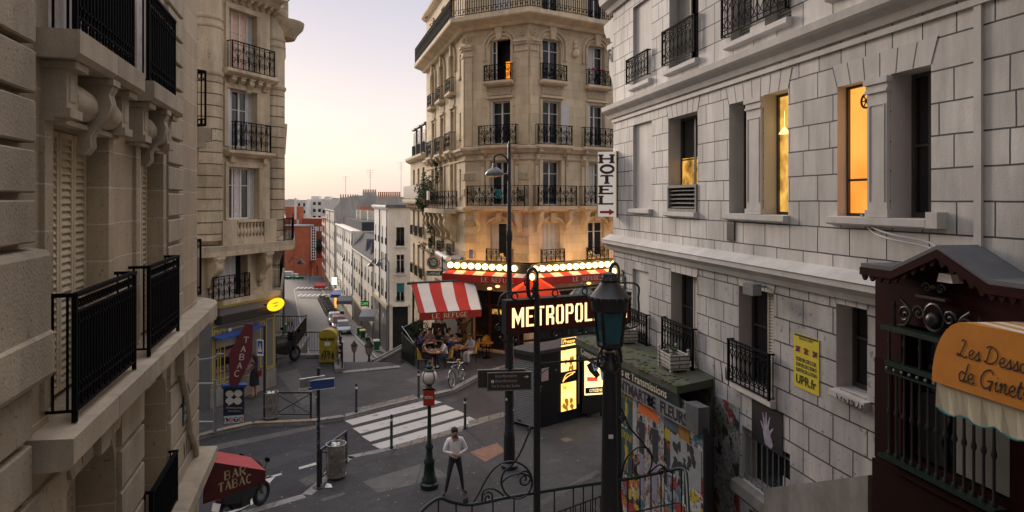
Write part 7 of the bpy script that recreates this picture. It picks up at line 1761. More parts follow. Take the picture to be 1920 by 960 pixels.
for(px0,px1,py0,py1,nm)in((1052,1079,647,692,'lit_poster'),(1052,1079,719,765,'lit_poster')):
 u0,u1=ku(px0),ku(px1);z0,z1=WK.z(px1,py1),WK.z(px0,py0);s=MB();s.wbox(WK,u0,u1,z0,z1,.0,.03);w_=s.build(nm,'poster_lit',kb_)
 s=MB();s.wbox(WK,u0-.04,u1+.04,z1,z1+.03,0,.05);s.wbox(WK,u0-.04,u1+.04,z0-.03,z0,0,.05);s.build('poster_frame','black',w_)
 bez_text('poster_word','So','black',w_,WK.pt(u0+.07,z1-.22,.031),WK.t3,ZV,.16,.11,.01,.001)
 s=MB();rg=random.Random(int(py0))
 for k in range(7):
  cu,cz=rg.uniform(u0+.12,u1-.12),rg.uniform(z0+.08,z0+.4);s.poly([WK.pt(cu+rg.uniform(.03,.11)*math.cos(j*PI/3),cz+rg.uniform(.04,.16)*math.sin(j*PI/3),.0315+k*.0002)for j in range(6)])
 s.build('printed_figures',mat('amber_print',(.2,.07,.01),.6,emit=(.5,.17,.01),estr=.45)if py0<700 else bpy.data.materials['amber_print'],w_)
u0,u1=ku(1052),ku(1079);z0=WK.z(1065,641)
s=MB();s.wbox(WK,u0,u1,z0-.09,z0+.15,0,.03);w_=s.build('press_sign','black',kb_)
M['amber']=mat('amber_glow',(.8,.5,.15),.5,emit=(1,.55,.12),estr=1.1)
s=MB();
for q in((u0,u1,z0-.09,z0-.07),(u0,u1,z0+.13,z0+.15),(u0,u0+.02,z0-.07,z0+.13),(u1-.02,u1,z0-.07,z0+.13)):s.wbox(WK,*q,.031,.036)
s.build('sign_border','amber',w_)
bez_text('lettering','Presse','amber',w_,WK.pt(u0+.06,z0-.04,.032),WK.t3,ZV,u1-u0-.12,.14,.012,.002,.3)
s=MB();zq=WK.z(1065,706)
for k,sg in((0,1),(1,-1)):s.tube(catmull([WK.pt(u0+.05,zq-.14,.035),WK.pt(u0+.22,zq+.04+sg*.06,.035),WK.pt(u1-.05,zq+.13,.035)],5),.012,4)
s.tube([WK.pt(u0+.15,zq-.02,.035),WK.pt(u1-.15,zq+.07,.035)],.009,4);s.build('quill_emblem','amber',kb_)
s=MB();s.wbox(WK,ku(1015),ku(1028),WK.z(1022,714),WK.z(1022,690),0,.01);s.build('paper_notice',mat('red_white_notice',(.40,.30,.29),.7,var=.4,vscale=20),kb_)
s=MB();s.wbox(WK,ku(1084)-.02,ku(1084)+.02,.5,2.45,0,.04);s.build('door_edge','steel',kb_)
# lit advertising panel beside the kiosk
WA_=Wall((2.25,24.05),(3.35,24.30));WA_.n=-WA_.n if WA_.n.y>0 else WA_.n;au=WA_.u
ap=root('lit_advertising_panel','lit advertising panel with a red, white and black film poster beside the kiosk','advertising panel',WA_.pt(.5,0))
u0,u1=au(1096),au(1140);z0,z1=WA_.z(1100,741),WA_.z(1100,640)
s=MB();s.wbox(WA_,u0-.08,u1+.08,.15,z1+.1,-.16,-.01);s.wbox(WA_,u0+.1,u0+.25,0,.15,-.14,-.03);s.wbox(WA_,u1-.25,u1-.1,0,.15,-.14,-.03);s.build('case','black',ap)
s=MB();s.wbox(WA_,u0,u1,z0,z1,-.012,.012);s.build('lit_poster',mat('lit_cream_poster',(.8,.6,.3),.5,emit=(1,.70,.30),estr=1.1),ap)
H_=z1-z0;k_=u1-u0
def apoly(nm,m,pts,e):s=MB();s.poly([WA_.pt(u0+k_*x,z0+H_*y,.0125+e)for x,y in pts]);s.build(nm,m,ap)
M['lit_red']=mat('lit_red_print',(.4,.05,.03),.6,emit=(.75,.08,.03),estr=.6);M['lit_grey']=mat('lit_grey_print',(.1,.12,.14),.6,emit=(.22,.26,.30),estr=.3)
apoly('red_title','lit_red',[(.05,.66),(.05,.74),(.5,.76),(.5,.68)],.001);apoly('red_title','lit_red',[(.1,.26),(.1,.34),(.55,.32),(.55,.25)],.001)
apoly('black_shape','black',[(.02,.98),(.2,1),(.4,.88),(.2,.84),(.02,.84)],.001);apoly('black_shape','black',[(.75,.97),(.96,.9),(.92,.72),(.7,.8)],.0012);apoly('black_shape','black',[(.08,.56),(.3,.62),(.66,.36),(.5,.3),(.2,.44)],.0014)
apoly('printed_face','lit_grey',[(.3,.6),(.5,.66),(.62,.58),(.56,.46),(.4,.44)],.002);apoly('printed_figure','lit_grey',[(.7,.62),(.92,.58),(.95,.3),(.72,.26),(.66,.44)],.002)
apoly('foot_band','black',[(.03,.03),(.97,.03),(.97,.14),(.03,.14)],.001);bez_text('lettering','CITIZENS','lit_letters',ap,WA_.pt(u0+k_*.2,z0+H_*.055,.0145),WA_.t3,ZV,k_*.55,H_*.055,.01,.001)
# advertising column with ribbed dome behind the kiosk
q=P(1092,560,27.5);mc=root('advertising_column','old round advertising column with a ribbed grey dome and spike behind the kiosk','advertising column',(q.x,27.5,0))
s=MB();s.lathe((0,0,0),[(.62,0),(.62,.5),(.58,.55),(.58,3.0),(.66,3.05),(.68,3.5),(.64,3.55)],20);s.build('drum','iron_green',mc,False,True)
s=MB();s.lathe((0,0,3.55),[(.62,0),(.60,.18),(.5,.38),(.33,.55),(.12,.66),(.06,.70),(.07,.76),(.02,.82),(.0,1.25)],20);s.build('dome',mat('grey_green_dome',(.10,.115,.105),.5,var=.3,vscale=6),mc,False,True)
s=MB()
for k in range(10):a=2*PI*k/10;s.tube([(r_*1.02*math.cos(a),r_*1.02*math.sin(a),3.55+z)for r_,z in((.62,0),(.60,.18),(.5,.38),(.33,.55),(.12,.66))],.018,4)
s.build('dome_ribs','iron_green',mc,False)
# bollards
def bollard(px,py,label,first=[None],h=1.05):
 p=ftY(px,py)
 if first[0]is None:
  t_=root('bollard',label,'bollard',p,0,'slim bollards round the zebra crossing')
  s=MB();s.lathe((0,0,0),[(.06,0),(.06,.05),(.045,.07),(.045,1.02),(.03,1.05)],10);s.build('post','iron_dark',t_,False,True)
  s=MB();s.lathe((0,0,.86),[(.047,0),(.047,.07)],10);s.build('white_band','white',t_,False,True);first[0]=t_
 else:dup(first[0],p,0,label)
bollard(668,773,'slim black bollard on the far pavement, alone left of the zebra crossing');bollard(734,841,'slim black bollard at the near left corner of the zebra crossing');bollard(872,804,'slim black bollard at the near right corner of the zebra crossing');bollard(785,745,'slim black bollard on the far pavement behind the globe lamp')
# bins: bag holder of bent flat bars with a clear bag
M['bag']=mat('translucent_bag',(.26,.24,.19),.35,0,.5,var=.5,vscale=7,bump=.03,bscale=12,trans=.25)
def bin_(px,py,h,r_,label,first=[None]):
 p=ftY(px,py)
 t_=root('litter_bin',label,'bin',p,0,'bag holder litter bins');rg=random.Random(px)
 s=MB()
 for k in range(12):a=2*PI*k/12;s.tube([(r_*.92*math.cos(a),r_*.92*math.sin(a),.08),(r_*math.cos(a),r_*math.sin(a),h*.6),(r_*1.02*math.cos(a),r_*1.02*math.sin(a),h*.95)],.013,4)
 for z in(.1,h*.5,h*.95):s.tube([(r_*math.cos(a*PI/10),r_*math.sin(a*PI/10),z)for a in range(20)],.014,4,closed=True)
 s.build('frame','steel',t_,False)
 n,m=22,8;vs=[]
 for j in range(m):
  for k in range(n):
   a=2*PI*k/n;rr=r_*(.78+.16*rg.random())if 0<j<m-1 else r_*.9;vs.append((rr*math.cos(a),rr*math.sin(a),.06+(h*.96-.06)*j/(m-1)))
 s=MB();s.add(vs,[(j*n+k,j*n+(k+1)%n,(j+1)*n+(k+1)%n,(j+1)*n+k)for j in range(m-1)for k in range(n)]+[tuple(range(n))]);s.build('bag','bag',t_,False)
 s=MB()
 for k in range(16):s.ball((rg.uniform(-.12,.12),rg.uniform(-.12,.12),h*(.70+.22*rg.random())),rg.uniform(.04,.08),5,4)
 s.build('litter','white',t_,False)
 return t_
bin_(508,786,1.0,.25,'wire litter bin with a clear bag on the far kerb beside the pedestrian sign');bin_(630,896,1.0,.27,'wire litter bin with a half full clear bag on the near pavement')
# crossed pedestrian barriers
def barrier(a,b,label,h=.95):
 t_=root('pedestrian_barrier',label,'barrier',(a+b)/2,math.atan2(b.y-a.y,b.x-a.x),'crossed pedestrian barriers');L_=(b-a).length/2
 for x in(-L_,L_):s=MB();s.box((x,0,h/2),(.06,.06,h));s.build('post','iron_dark',t_,False)
 s=MB();s.box((0,0,h-.03),(2*L_-.06,.055,.055));s.build('top_bar','iron_dark',t_,False)
 s=MB();s.box((0,0,.16),(2*L_-.06,.04,.04));s.build('bottom_bar','iron_dark',t_,False)
 for sg in(-1,1):s=MB();s.tube([(-L_,0,.17 if sg>0 else h-.07),(L_,0,h-.07 if sg>0 else .17)],.018,5);s.build('cross_bar','iron_dark',t_,False)
 s=MB();s.tube([(.06*math.sin(k*.9),-.02*math.cos(k*.6),.22+.03*k)for k in range(12)],.014,5);s.build('centre_scroll','iron_dark',t_,False)
barrier(ftY(517,785),ftY(583,785),'crossed iron barrier on the far kerb beside the litter bin');barrier(ftY(601,907),ftY(649,868),'crossed iron barrier on the near pavement behind the street name post')
# street name post with blue plates
p=ftY(597,914);sp_=root('street_name_post','black sticker covered post carrying blue street name arrows','sign',p)
s=MB();s.lathe((0,0,0),[(.16,0),(.16,.02),(.05,.03),(.045,3.2),(.0,3.23)],10);s.build('post','iron_dark',sp_,False,True)
for k,(ang,z,lab)in enumerate(((.62,2.86,'RUE LAMARCK'),(.45,2.78,'RUE DE LA FONTAINE'))):
 d=Vector((math.cos(ang),math.sin(ang),0));c_=d*(.14 if k else-.12)+Vector((0,-.06-.04*k,z));n_=Vector((math.sin(ang),-math.cos(ang),0))
 def q(x,y,o):return c_+d*x+ZV*y+n_*o
 s=MB();s.hexa([q(-.36,-.12,-.015),q(.30,-.12,-.015),q(.30,-.12,.015),q(-.36,-.12,.015),q(-.36,.12,-.015),q(.30,.12,-.015),q(.30,.12,.015),q(-.36,.12,.015)]);s.build('plate','steel' if k==0 else 'blue_sign',sp_,False)
 s=MB();s.hexa([q(-.37,.12,-.02),q(.31,.12,-.02),q(.31,.12,.02),q(-.37,.12,.02),q(-.37,.135,-.02),q(.31,.135,-.02),q(.31,.135,.02),q(-.37,.135,.02)]);s.hexa([q(-.37,-.135,-.02),q(.31,-.135,-.02),q(.31,-.135,.02),q(-.37,-.135,.02),q(-.37,-.12,-.02),q(.31,-.12,-.02),q(.31,-.12,.02),q(-.37,-.12,.02)]);s.build('plate_rim','white',sp_,False)
s=MB();s.box((-.03,.03,2.2),(.02,.3,.5));s.build('edge_on_sign','steel',sp_,False)
rg=random.Random(9)
for k in range(22):
 z=.75+rg.random()*1.35;a=-PI/2+rg.uniform(-1.0,1.0);rr=.048;w_=rg.uniform(.3,.7);hh=rg.uniform(.015,.05)
 qf=lambda da,dz:(rr*math.cos(a+da),rr*math.sin(a+da),z+dz);s=MB();s.quad(qf(-w_,-hh),qf(w_,-hh),qf(w_,hh),qf(-w_,hh));s.build('sticker',rg.choice(['white','white','cream','blue_sign','red_cloth','teal_sticker']if 'teal_sticker' in M else[M.setdefault('teal_sticker',mat('teal_sticker',(.05,.25,.3),.6))]),sp_,False)
# pedestrian crossing sign
p=ftY(496,788);cs=root('crossing_sign','blue pedestrian crossing sign on a thin black pole outside the tobacconist','sign',p)
s=MB();s.lathe((0,0,0),[(.05,0),(.045,3.3),(0,3.32)],8);s.build('pole','iron_dark',cs,False,True)
s=MB();s.box((-.13,-.06,2.55),(.26,.02,.55),-.35);s.build('plate','white',cs,False)
s=MB();s.box((-.132,-.074,2.57),(.22,.01,.46),-.35);s.build('blue_field','blue_sign',cs,False)
s=MB();d=Vector((math.cos(-.35),math.sin(-.35),0));nn_=Vector((math.sin(-.35),-math.cos(-.35),0));c_=Vector((-.132,-.074,2.57))+nn_*.007
s.poly([c_-d*.085-ZV*.15,c_+d*.085-ZV*.15,c_+ZV*.15]);s.build('white_triangle','white',cs,False)
s=MB();c_+=nn_*.002;s.tube([c_+ZV*.05,c_-ZV*.03],.012,4);s.tube([c_-ZV*.03,c_-ZV*.11-d*.03],.009,4);s.tube([c_-ZV*.03,c_-ZV*.11+d*.03],.009,4);s.ball(c_+ZV*.075,.014,6,4);s.build('walking_figure','black',cs,False)
# TABAC lozenge, lottery board and the pipe frame that carries them
fp=ftY(403,811);pf=root('pipe_frame','grey galvanised pipe frame on the kerb outside the tobacconist','frame',fp)
s=MB();s.lathe((0,0,0),[(.06,0),(.055,1.75)],8);s.build('upright','steel',pf,False,True)
for z in(.35,1.62):s=MB();s.tube([(0,0,z),(-1.6,.05,z-.02)],.035,6);s.build('cross_pipe','steel',pf,False,True)
s=MB();s.tube(catmull([(-1.2,.1,2.42),(-.6,.05,2.40),(-.05,0,2.48),(.1,0,2.60),(.3,0,2.6)],4),.025,6);s.build('sign_arm','steel',pf,False,True)
tb=root('tobacconist_lozenge','tall dark red tobacconist lozenge sign reading TABAC down its face','sign',P(452,722,22.4))
def tq(px,py,o=0):v=P(px,py,22.4+(px-452)*.012);return v+Vector((.25,-.97,0))*o
s=MB();lz_=[(431,660),(461,606),(475,607),(473,668),(447,722),(430,721)]
s.prism([tq(*q,-.06)for q in lz_],Vector((.25,-.97,0))*.12);s.build('panel',mat('oxblood_enamel',(.10,.014,.018),.45,var=.1),tb)
d_=(tq(470,660)-tq(440,660)).normalized()
for ch,(x,y)in zip('TABAC',((457,642),(452,659),(449.5,674),(445,690),(440,705))):
 caps_text('letter',ch,mat('pinkish_white_letters',(.55,.45,.44),.5)if ch=='T' else bpy.data.materials['pinkish_white_letters'],tb,tq(x,y,.064),d_,ZV+d_*.12,.15,.19,.16,.12,0)
lo=root('lottery_board','dark blue lottery board with a pale four-leaf clover hanging from the pipe frame','sign',P(438,795,22.6))
def lq(px,py,o=0):v=P(px,py,22.6+(px-438)*.01);return v+Vector((.2,-.98,0))*o
s=MB();s.prism([lq(419,795,-.03),lq(458,792,-.03),lq(458,724,-.03),lq(419,724,-.03)],Vector((.2,-.98,0))*.06);s.build('board',mat('navy_board',(.012,.018,.035),.4),lo)
s=MB();s.tube([lq(416,724),lq(461,722)],.09,8);s.build('blue_top_roll',mat('bright_blue_plastic',(.02,.06,.22),.4),lo)
s=MB();s.prism([lq(420,794,.031),lq(457.5,791,.031),lq(457.5,777,.031),lq(420,780,.031)],Vector((.2,-.98,0))*.008);s.build('pale_strip',mat('pale_blue_strip',(.35,.45,.5),.5),lo)
M['clover']=mat('pale_clover_print',(.5,.48,.46),.6)
s=MB();cc=(439,745)
for dx,dy in((-8,-7),(8,-8),(-8,6),(7,6)):
 q=(cc[0]+dx,cc[1]+dy);s.poly([lq(q[0]+7*math.cos(k*PI/5)*(1+.15*math.cos(k*2*PI/5)),q[1]+7*math.sin(k*PI/5),.034+.0004*abs(dx+dy))for k in range(10)])
strip(s,[(438,748),(434,755),(428,760)],1.6,lambda a_,b_:lq(a_,b_,.036));s.build('clover','clover',lo)
dl=(lq(450,760)-lq(430,760)).normalized()
bez_text('lettering','FRAN\u00c7AISE','clover',lo,lq(424,766,.033),dl,ZV,.53,.05,.0,.001);bez_text('lettering','DES JEUX','clover',lo,lq(428,772,.033),dl,ZV,.4,.05,.0,.001)
for k,ch in enumerate('LOTO'):
 q=(424.5+k*9.2,787.2-k*.55);s=MB();s.poly([lq(q[0]+4.6*math.cos(t_*PI/6),q[1]+4.6*math.sin(t_*PI/6),.041+.0004*k)for t_ in range(12)]);s.build('lottery_ball',('black','red_cloth','black','red_cloth')[k],lo)
 bez_text('lettering',ch,'white',lo,lq(q[0]-2.2,q[1]+3,.044),dl,ZV,.085,.10,.02,.001)
# lit yellow oval of the post office, fixed to the corner
po=root('post_office_sign','glowing yellow oval post sign fixed high on the corner building','sign',P(517,571,27.6));c_=P(517,571,27.6)
dv_=Vector((.94,.34,0));nv_=Vector((.34,-.94,0));s=MB();s.prism([c_+dv_*(.33*math.cos(k*PI/12))+ZV*(.25*math.sin(k*PI/12)+.06*math.cos(k*PI/12))-nv_*.05 for k in range(24)],nv_*.1);s.build('oval',mat('glowing_yellow',(.8,.45,.02),.5,emit=(1,.50,.01),estr=.95),po)
s=MB()
for(x0,y0,x1,y1)in((-.17,.05,.16,.09),(-.10,-.07,.12,-.0)):s.poly([c_+dv_*x+ZV*y+nv_*.053 for x,y in((x0,y0),((x0+x1)/2,y0+.045),(x1,y1),((x0+x1)/2,y0-.005))])
s.build('swift_emblem','blue_sign',po)
s=MB();s.tube([c_-dv_*.3,c_-dv_*.75-nv_*.1],.03,6);s.build('bracket','iron',po)
# yellow letter box
p=ftY(616,679);p.z=0;pb=root('letter_box','graffiti scrawled yellow letter box with a rounded top by the railings','letter box',p,.05);s=MB()
M['postyellow']=mat('dirty_yellow_paint',(.42,.33,.03),.5,var=.25,vscale=6,stain=.3)
pr_=[(-.38,.05),(.38,.05),(.38,1.22)]+[(.38*math.cos(k*PI/8),1.30+.26*math.sin(k*PI/8))for k in range(9)]+[(-.38,1.22)]
s.prism([(x,-.25,z)for x,z in pr_],(0,.5,0));s.build('body','postyellow',pb,False)
s=MB();pr2=[(.42*math.cos(k*PI/8),1.30+.30*math.sin(k*PI/8))for k in range(9)]+[(-.42,1.22),(.42,1.22)]
s.prism([(x,-.30,z)for x,z in pr2],(0,.58,0));s.build('hood','postyellow',pb,False)
for x in(-.17,.17):s=MB();s.box((x,-.262,1.12),(.26,.03,.05));s.build('slot','black',pb,False)
s=MB();s.box((.0,-.256,.92),(.26,.012,.18));s.build('collection_label','white',pb,False)
s=MB();rg=random.Random(2)
for k in range(7):
 x=-.3+.085*k;strip(s,catmull([(x+rg.uniform(-.05,.12),.12+.5*rg.random())for _ in range(6)],4),.025,lambda a_,b_,k=k:Vector((a_,-.253-.0006*k,b_)))
s.build('graffiti','black',pb,False)
s=MB();s.box((0,0,.025),(.6,.4,.05));s.build('foot','black',pb,False)
# railings over the lower street
def railing(pts,label,h=1.05,pitch=.13):
 t_=root('street_railing',label,'railing',(pts[0]+pts[-1])/2,0,'railings above the lower street');s=MB()
 for a,b in zip(pts,pts[1:]):
  s.tube([a+ZV*h,b+ZV*h],.028,6);s.tube([a+ZV*.14,b+ZV*.14],.018,5)
 s.build('rail','iron_dark',t_)
 s=MB()
 for a,b in zip(pts,pts[1:]):
  n=max(1,int((b-a).length/pitch))
  for k in range(n):q=a.lerp(b,k/n);s.tube([q+ZV*.14,q+ZV*h],.010,4)
 s.build('bars','iron_dark',t_)
 for q in pts:s=MB();s.box(q+ZV*(h/2+.05),(.06,.06,h+.1));s.build('post','iron_dark',t_)
zc_=.16
railing([Vector((-13.6,38.2,zc_)),Vector((-11.5,38.1,zc_)),Vector((-10.75,33.6,zc_))],'railing behind the parked motorcycle by the tobacconist side wall');railing([Vector((-10.6,33.52,zc_)),Vector((-9.3,33.52,zc_)),Vector((-8.9,33.52,zc_))],'straight railing left of the yellow letter box');railing([Vector((-8.45,33.45,zc_)),Vector((-8.0,32.0,zc_)),Vector((-7.62,30.65,zc_))],'railing running towards the square right of the letter box')
# two old lanterns beside the steps, whose feet stand on the lower street
def old_lantern(px,ytop,Y,label,src=[None]):
 top_=P(px,ytop,Y);z0=zs(Y);h=3.5;base_z=top_.z-h
 if src[0]is None:
  t_=root('step_lantern',label,'street lamp',(top_.x,Y,base_z),0,'old lanterns by the steps');s=MB();s.lathe((0,0,0),[(.16,0),(.16,.5),(.07,.7),(.05,2.6),(.09,2.65),(.05,2.7)],10);s.build('post','iron_dark',t_,False,True)
  s=MB();s.lathe((0,0,2.7),[(.14,0),(.22,.42)],6);s.build('glass',mat('lantern_glass_pale',(.30,.30,.26),.2,var=.2),t_,False)
  s=MB();s.lathe((0,0,3.12),[(.27,0),(.25,.04),(.10,.22),(.08,.26),(.03,.34),(0,.38)],6);s.build('cap','iron_dark',t_,False);s=MB()
  for k in range(6):a=k*PI/3;s.tube([(.14*math.cos(a),.14*math.sin(a),2.7),(.22*math.cos(a),.22*math.sin(a),3.12)],.012,4)
  s.build('frame','iron_dark',t_,False);src[0]=t_
 else:dup(src[0],(top_.x,Y,base_z),0,label)
 pl_=setp(MB().lathe((top_.x,Y,z0),[(.35,0),(.35,max(.15,base_z-z0)),(.3,max(.16,base_z-z0+.01))],12).build('lantern_plinth','concrete'),'stone plinth under the %s'%label.split(' on ')[0].replace('old ',''),'plinth')
old_lantern(664,638,48,'old lantern nearer the railing on the lower street',);old_lantern(692,636,36.2,'larger old lantern at the foot of the stone steps')
# manhole plates, scattered litter
mh=MB();mh.poly([G(x,y,.009)for x,y in((880,848),(932,830),(947,846),(910,866))]);setp(mh.build('inspection_cover',mat('rusty_plate',(.20,.10,.06),.7,var=.2,vscale=5)),'large rusty square inspection cover between the man and the tall lamp','cover')
mh=MB();mh.poly([G(x,y,.009)for x,y in((1050,823),(1064,820),(1076,825),(1060,829))]);setp(mh.build('inspection_cover',mat('iron_plate',(.12,.10,.085),.7)),'small iron inspection cover on the pavement in front of the kiosk','cover')
rg=random.Random(31);lt=MB()
for k in range(260):
 px,py=rg.uniform(400,1120),rg.uniform(770,955)
 q=G(px,py,.012 if True else 0);r_=rg.uniform(.008,.028);a=rg.uniform(0,PI)
 if q.y>18.6 and px<700:q.z=ROAD_Z+.012 if G(px,py).y<24 else .012
 lt.poly([q+Vector((r_*math.cos(a+k2*PI/2)*rg.uniform(.5,1.4),r_*math.sin(a+k2*PI/2),0))for k2 in range(4)])
setp(lt.build('litter',mat('trodden_litter',(.30,.29,.28),.8)),'cigarette ends and scraps trodden into the square',None,None,'stuff')
q=G(614,915);s=MB();s.v=[];pts=[(-.08,0,.01),(.06,-.05,.03),(.13,.03,.01),(.05,.14,.05),(-.05,.11,.09)];s.poly([q+Vector(v)for v in pts]);s.poly([q+Vector((-.08,0,.012)),q+Vector((.0,.04,.10)),q+Vector((-.05,.11,.095))])
setp(s.build('crumpled_paper','white'),'crumpled white paper at the foot of the street name post','paper')
# planters on the flower shop roof
def planter(Y,off,label,wd=.62):
 c_=Vector((wallX(Y)-off,Y,3.985));t_=root('wooden_planter',label,'planter',c_,math.atan2(1,-.2),'white wooden planters on the mossy roof');h=.36
 s=MB();
 for sx,sy,dx,dy in((0,-.2,wd,.03),(0,.2,wd,.03),(-wd/2,0,.03,.37),(wd/2,0,.03,.37)):s.hexa([(sx-dx/2*.9,sy*.85-dy/2,.04),(sx+dx/2*.9,sy*.85-dy/2,.04),(sx+dx/2*.9,sy*.85+dy/2,.04),(sx-dx/2*.9,sy*.85+dy/2,.04),(sx-dx/2,sy-dy/2,h),(sx+dx/2,sy-dy/2,h),(sx+dx/2,sy+dy/2,h),(sx-dx/2,sy+dy/2,h)])
 s.build('box','wood',t_,False)
 for x in(-wd/2,wd/2):
  for y in(-.2,.2):s=MB();s.box((x,y,.2),(.05,.05,.42));s.ball((x,y,.45),.035,8,6);s.build('corner_post','wood',t_,False)
 s=MB();s.box((0,0,.28),(wd-.05,.34,.02));s.build('soil','bark',t_,False)
 s=MB();leaf_cloud(s,(0,0,.38),.26,90,.07,random.Random(int(Y*10)),(1,.7,.6),6);s.build('sparse_plant','foliage',t_,False)
planter(15.05,.40,'white slatted planter with straggly green plants at the near edge of the mossy roof');planter(17.9,.42,'white slatted planter at the far end of the mossy roof behind the lantern',.55)
# ------------------------------------------------------------------ cafe terrace: awnings, bulbs, parasol, tables
def off_corner(off):
 def inter(Wa,Wb):
  a=Wa.o+Wa.n*off;b=Wb.o+Wb.n*off;d=Wa.t.x*Wb.t.y-Wa.t.y*Wb.t.x;e=b-a;return a+Wa.t*((e.x*Wb.t.y-e.y*Wb.t.x)/d)
 return inter(WL,WF),inter(WF,WR)
def facet_walls(off,ra=6.4):
 c0_,c1_=off_corner(off);e=WR.o+WR.t*ra+WR.n*off;a,b=Wall(c0_,c1_),Wall(c1_,e)
 for w_ in(a,b):
  if w_.n.y>0:w_.n=-w_.n
 return a,b
M['fascia']=mat('dark_green_fascia_board',(.03,.035,.022),.5,var=.2)
M['bulb']=mat('glowing_bulb',(1,.8,.5),.3,emit=(1,.60,.19),estr=4.2)
bf=root('bulb_fascia','dark fascia board with a row of round glowing bulbs above the red canopy','light fascia',(.84,33,4.2))
fa,fb_=facet_walls(.92)
s=MB();s.wbox(fa,0,fa.len,4.18,4.62,-.9,0);s.build('fascia_board','fascia',bf);s=MB();s.wbox(fb_,.01,fb_.len,4.18,4.62,-.9,-.002);s.build('fascia_board','fascia',bf)
for W_,u0 in((fa,.15),(fb_,.22)):
 n=int((W_.len-.2)/.405)
 for k in range(n):
  q=W_.pt(u0+k*.405,4.42,.10);MB().ball(q,.15,12,8).build('bulb','bulb',bf,True,True)
  if k%3==1:
   L_=bpy.data.objects.new('bulb_light',bpy.data.lights.new('bulb_light','POINT'));COL.objects.link(L_);L_.data.energy=12;L_.data.color=(1,.50,.15);L_.data.shadow_soft_size=.12
   L_.parent=bf;L_.location=Vector(W_.pt(u0+k*.405,4.80,-.12))-bf.location
# canopy under the bulbs: narrow red and white slope with a red lettered valance
M['stripe']=stripe_mat('red_white_awning_stripes',(.46,.028,.018),(.66,.58,.50),.56)
cn=root('striped_canopy','red canopy with a narrow striped slope and lettered valance under the bulbs','awning',(.84,32.5,3.6))
ga,gb=facet_walls(.95);ha,hb_=facet_walls(1.32)
for Wi,Wo_,u0,u1 in((ga,ha,.1,1.0),(gb,hb_,0,1.0)):
 s=MB();a0_,a1_=Wi.pt(Wi.len*0,4.17),Wi.pt(Wi.len,4.17);b0_,b1_=Wo_.pt(0,4.02),Wo_.pt(Wo_.len,4.02)
 s.quad(a0_,a1_,b1_,b0_);s.build('striped_slope','stripe',cn,uvdir=tuple(Wo_.t3))
 s=MB();s.wbox(Wo_,0,Wo_.len,3.64,4.02,-.012,.0);s.build('valance','red_cloth',cn)
caps_text('lettering','LE REFUGE','cream',cn,ha.pt(ha.u(903),3.73,.0),ha.t3,ZV,ha.u(963)-ha.u(903),.20,.20,.09,.07)
caps_text('lettering','LE REFUGE','cream',cn,hb_.pt(hb_.u(1075),3.73,.0),hb_.t3,ZV,hb_.u(1123)-hb_.u(1075),.20,.20,.09,.07)
s=MB();s.tube([WL.pt(.2,4.62,.85),WL.pt(4.0,4.66,.7)],.15,12);setp(s.build('rolled_awning',mat('white_rolled_canvas',(.55,.53,.52),.7,var=.2),None,True,True),'white rolled-up awning along the side of the café','awning')
s=MB();s.hexa([WL.pt(.2,4.0,.1),WL.pt(5.5,3.9,.1),WL.pt(5.5,3.9,.9),WL.pt(.2,4.0,.9),WL.pt(.2,4.75,.1),WL.pt(5.5,4.75,.1),WL.pt(5.5,4.1,.9),WL.pt(.2,4.1,.9)]);setp(s.build('dark_side_awning',mat('dark_grey_canvas',(.05,.05,.052),.8)),'dark grey side awning under the white rolled one','awning')
# big striped awning over the terrace, on its bar and two posts
M['stripe2']=stripe_mat('wide_red_white_stripes',(.46,.018,.012),(.66,.62,.59),.56)
aw_=root('striped_awning','large sloping red and white striped awning over the café terrace tables','awning',(-3.5,32.8,0))
T0,T1=P(771,531,33.8),P(889,525,33.95);F0,F1=P(786,587,31.6),P(903,580,31.7)
s=MB();n=1;s.quad(T0,T1,F1,F0)
o=s.build('cloth','stripe2',aw_)
uvl=o.data.uv_layers[0].data
for l in o.data.loops:
 vi_=l.vertex_index;uvl[l.index].uv=((0.0,3.02)[vi_ in(1,2)],(0,2)[vi_>1])
s=MB();s.quad(F0,F1,F1-ZV*.34,F0-ZV*.36);s.build('valance','red_cloth',aw_)
dF=(F1-F0).normalized();nF=dF.cross(ZV)
q=F0+(F1-F0)*(25/117)-ZV*.275;caps_text('lettering','LE REFUGE','cream',aw_,q+nF*.002,dF,ZV,1.62,.20,.21,.09,.07)
s=MB();s.tube([T0-dF*.2,T1],.07,8);s.build('roller_bar','fascia',aw_)
s=MB();s.tube([T0+dF*.1,Vector((T0.x+.1,T0.y,.0))],.05,6);s.build('post','fascia',aw_);s=MB();s.tube([T1-dF*.1,Vector((T1.x-.1,T1.y,.0))],.05,6);s.build('post','fascia',aw_)
s=MB();s.tube([T0,F0],.025,5);s.build('awning_arm','fascia',aw_);s=MB();s.tube([T1,F1],.025,5);s.build('awning_arm','fascia',aw_)
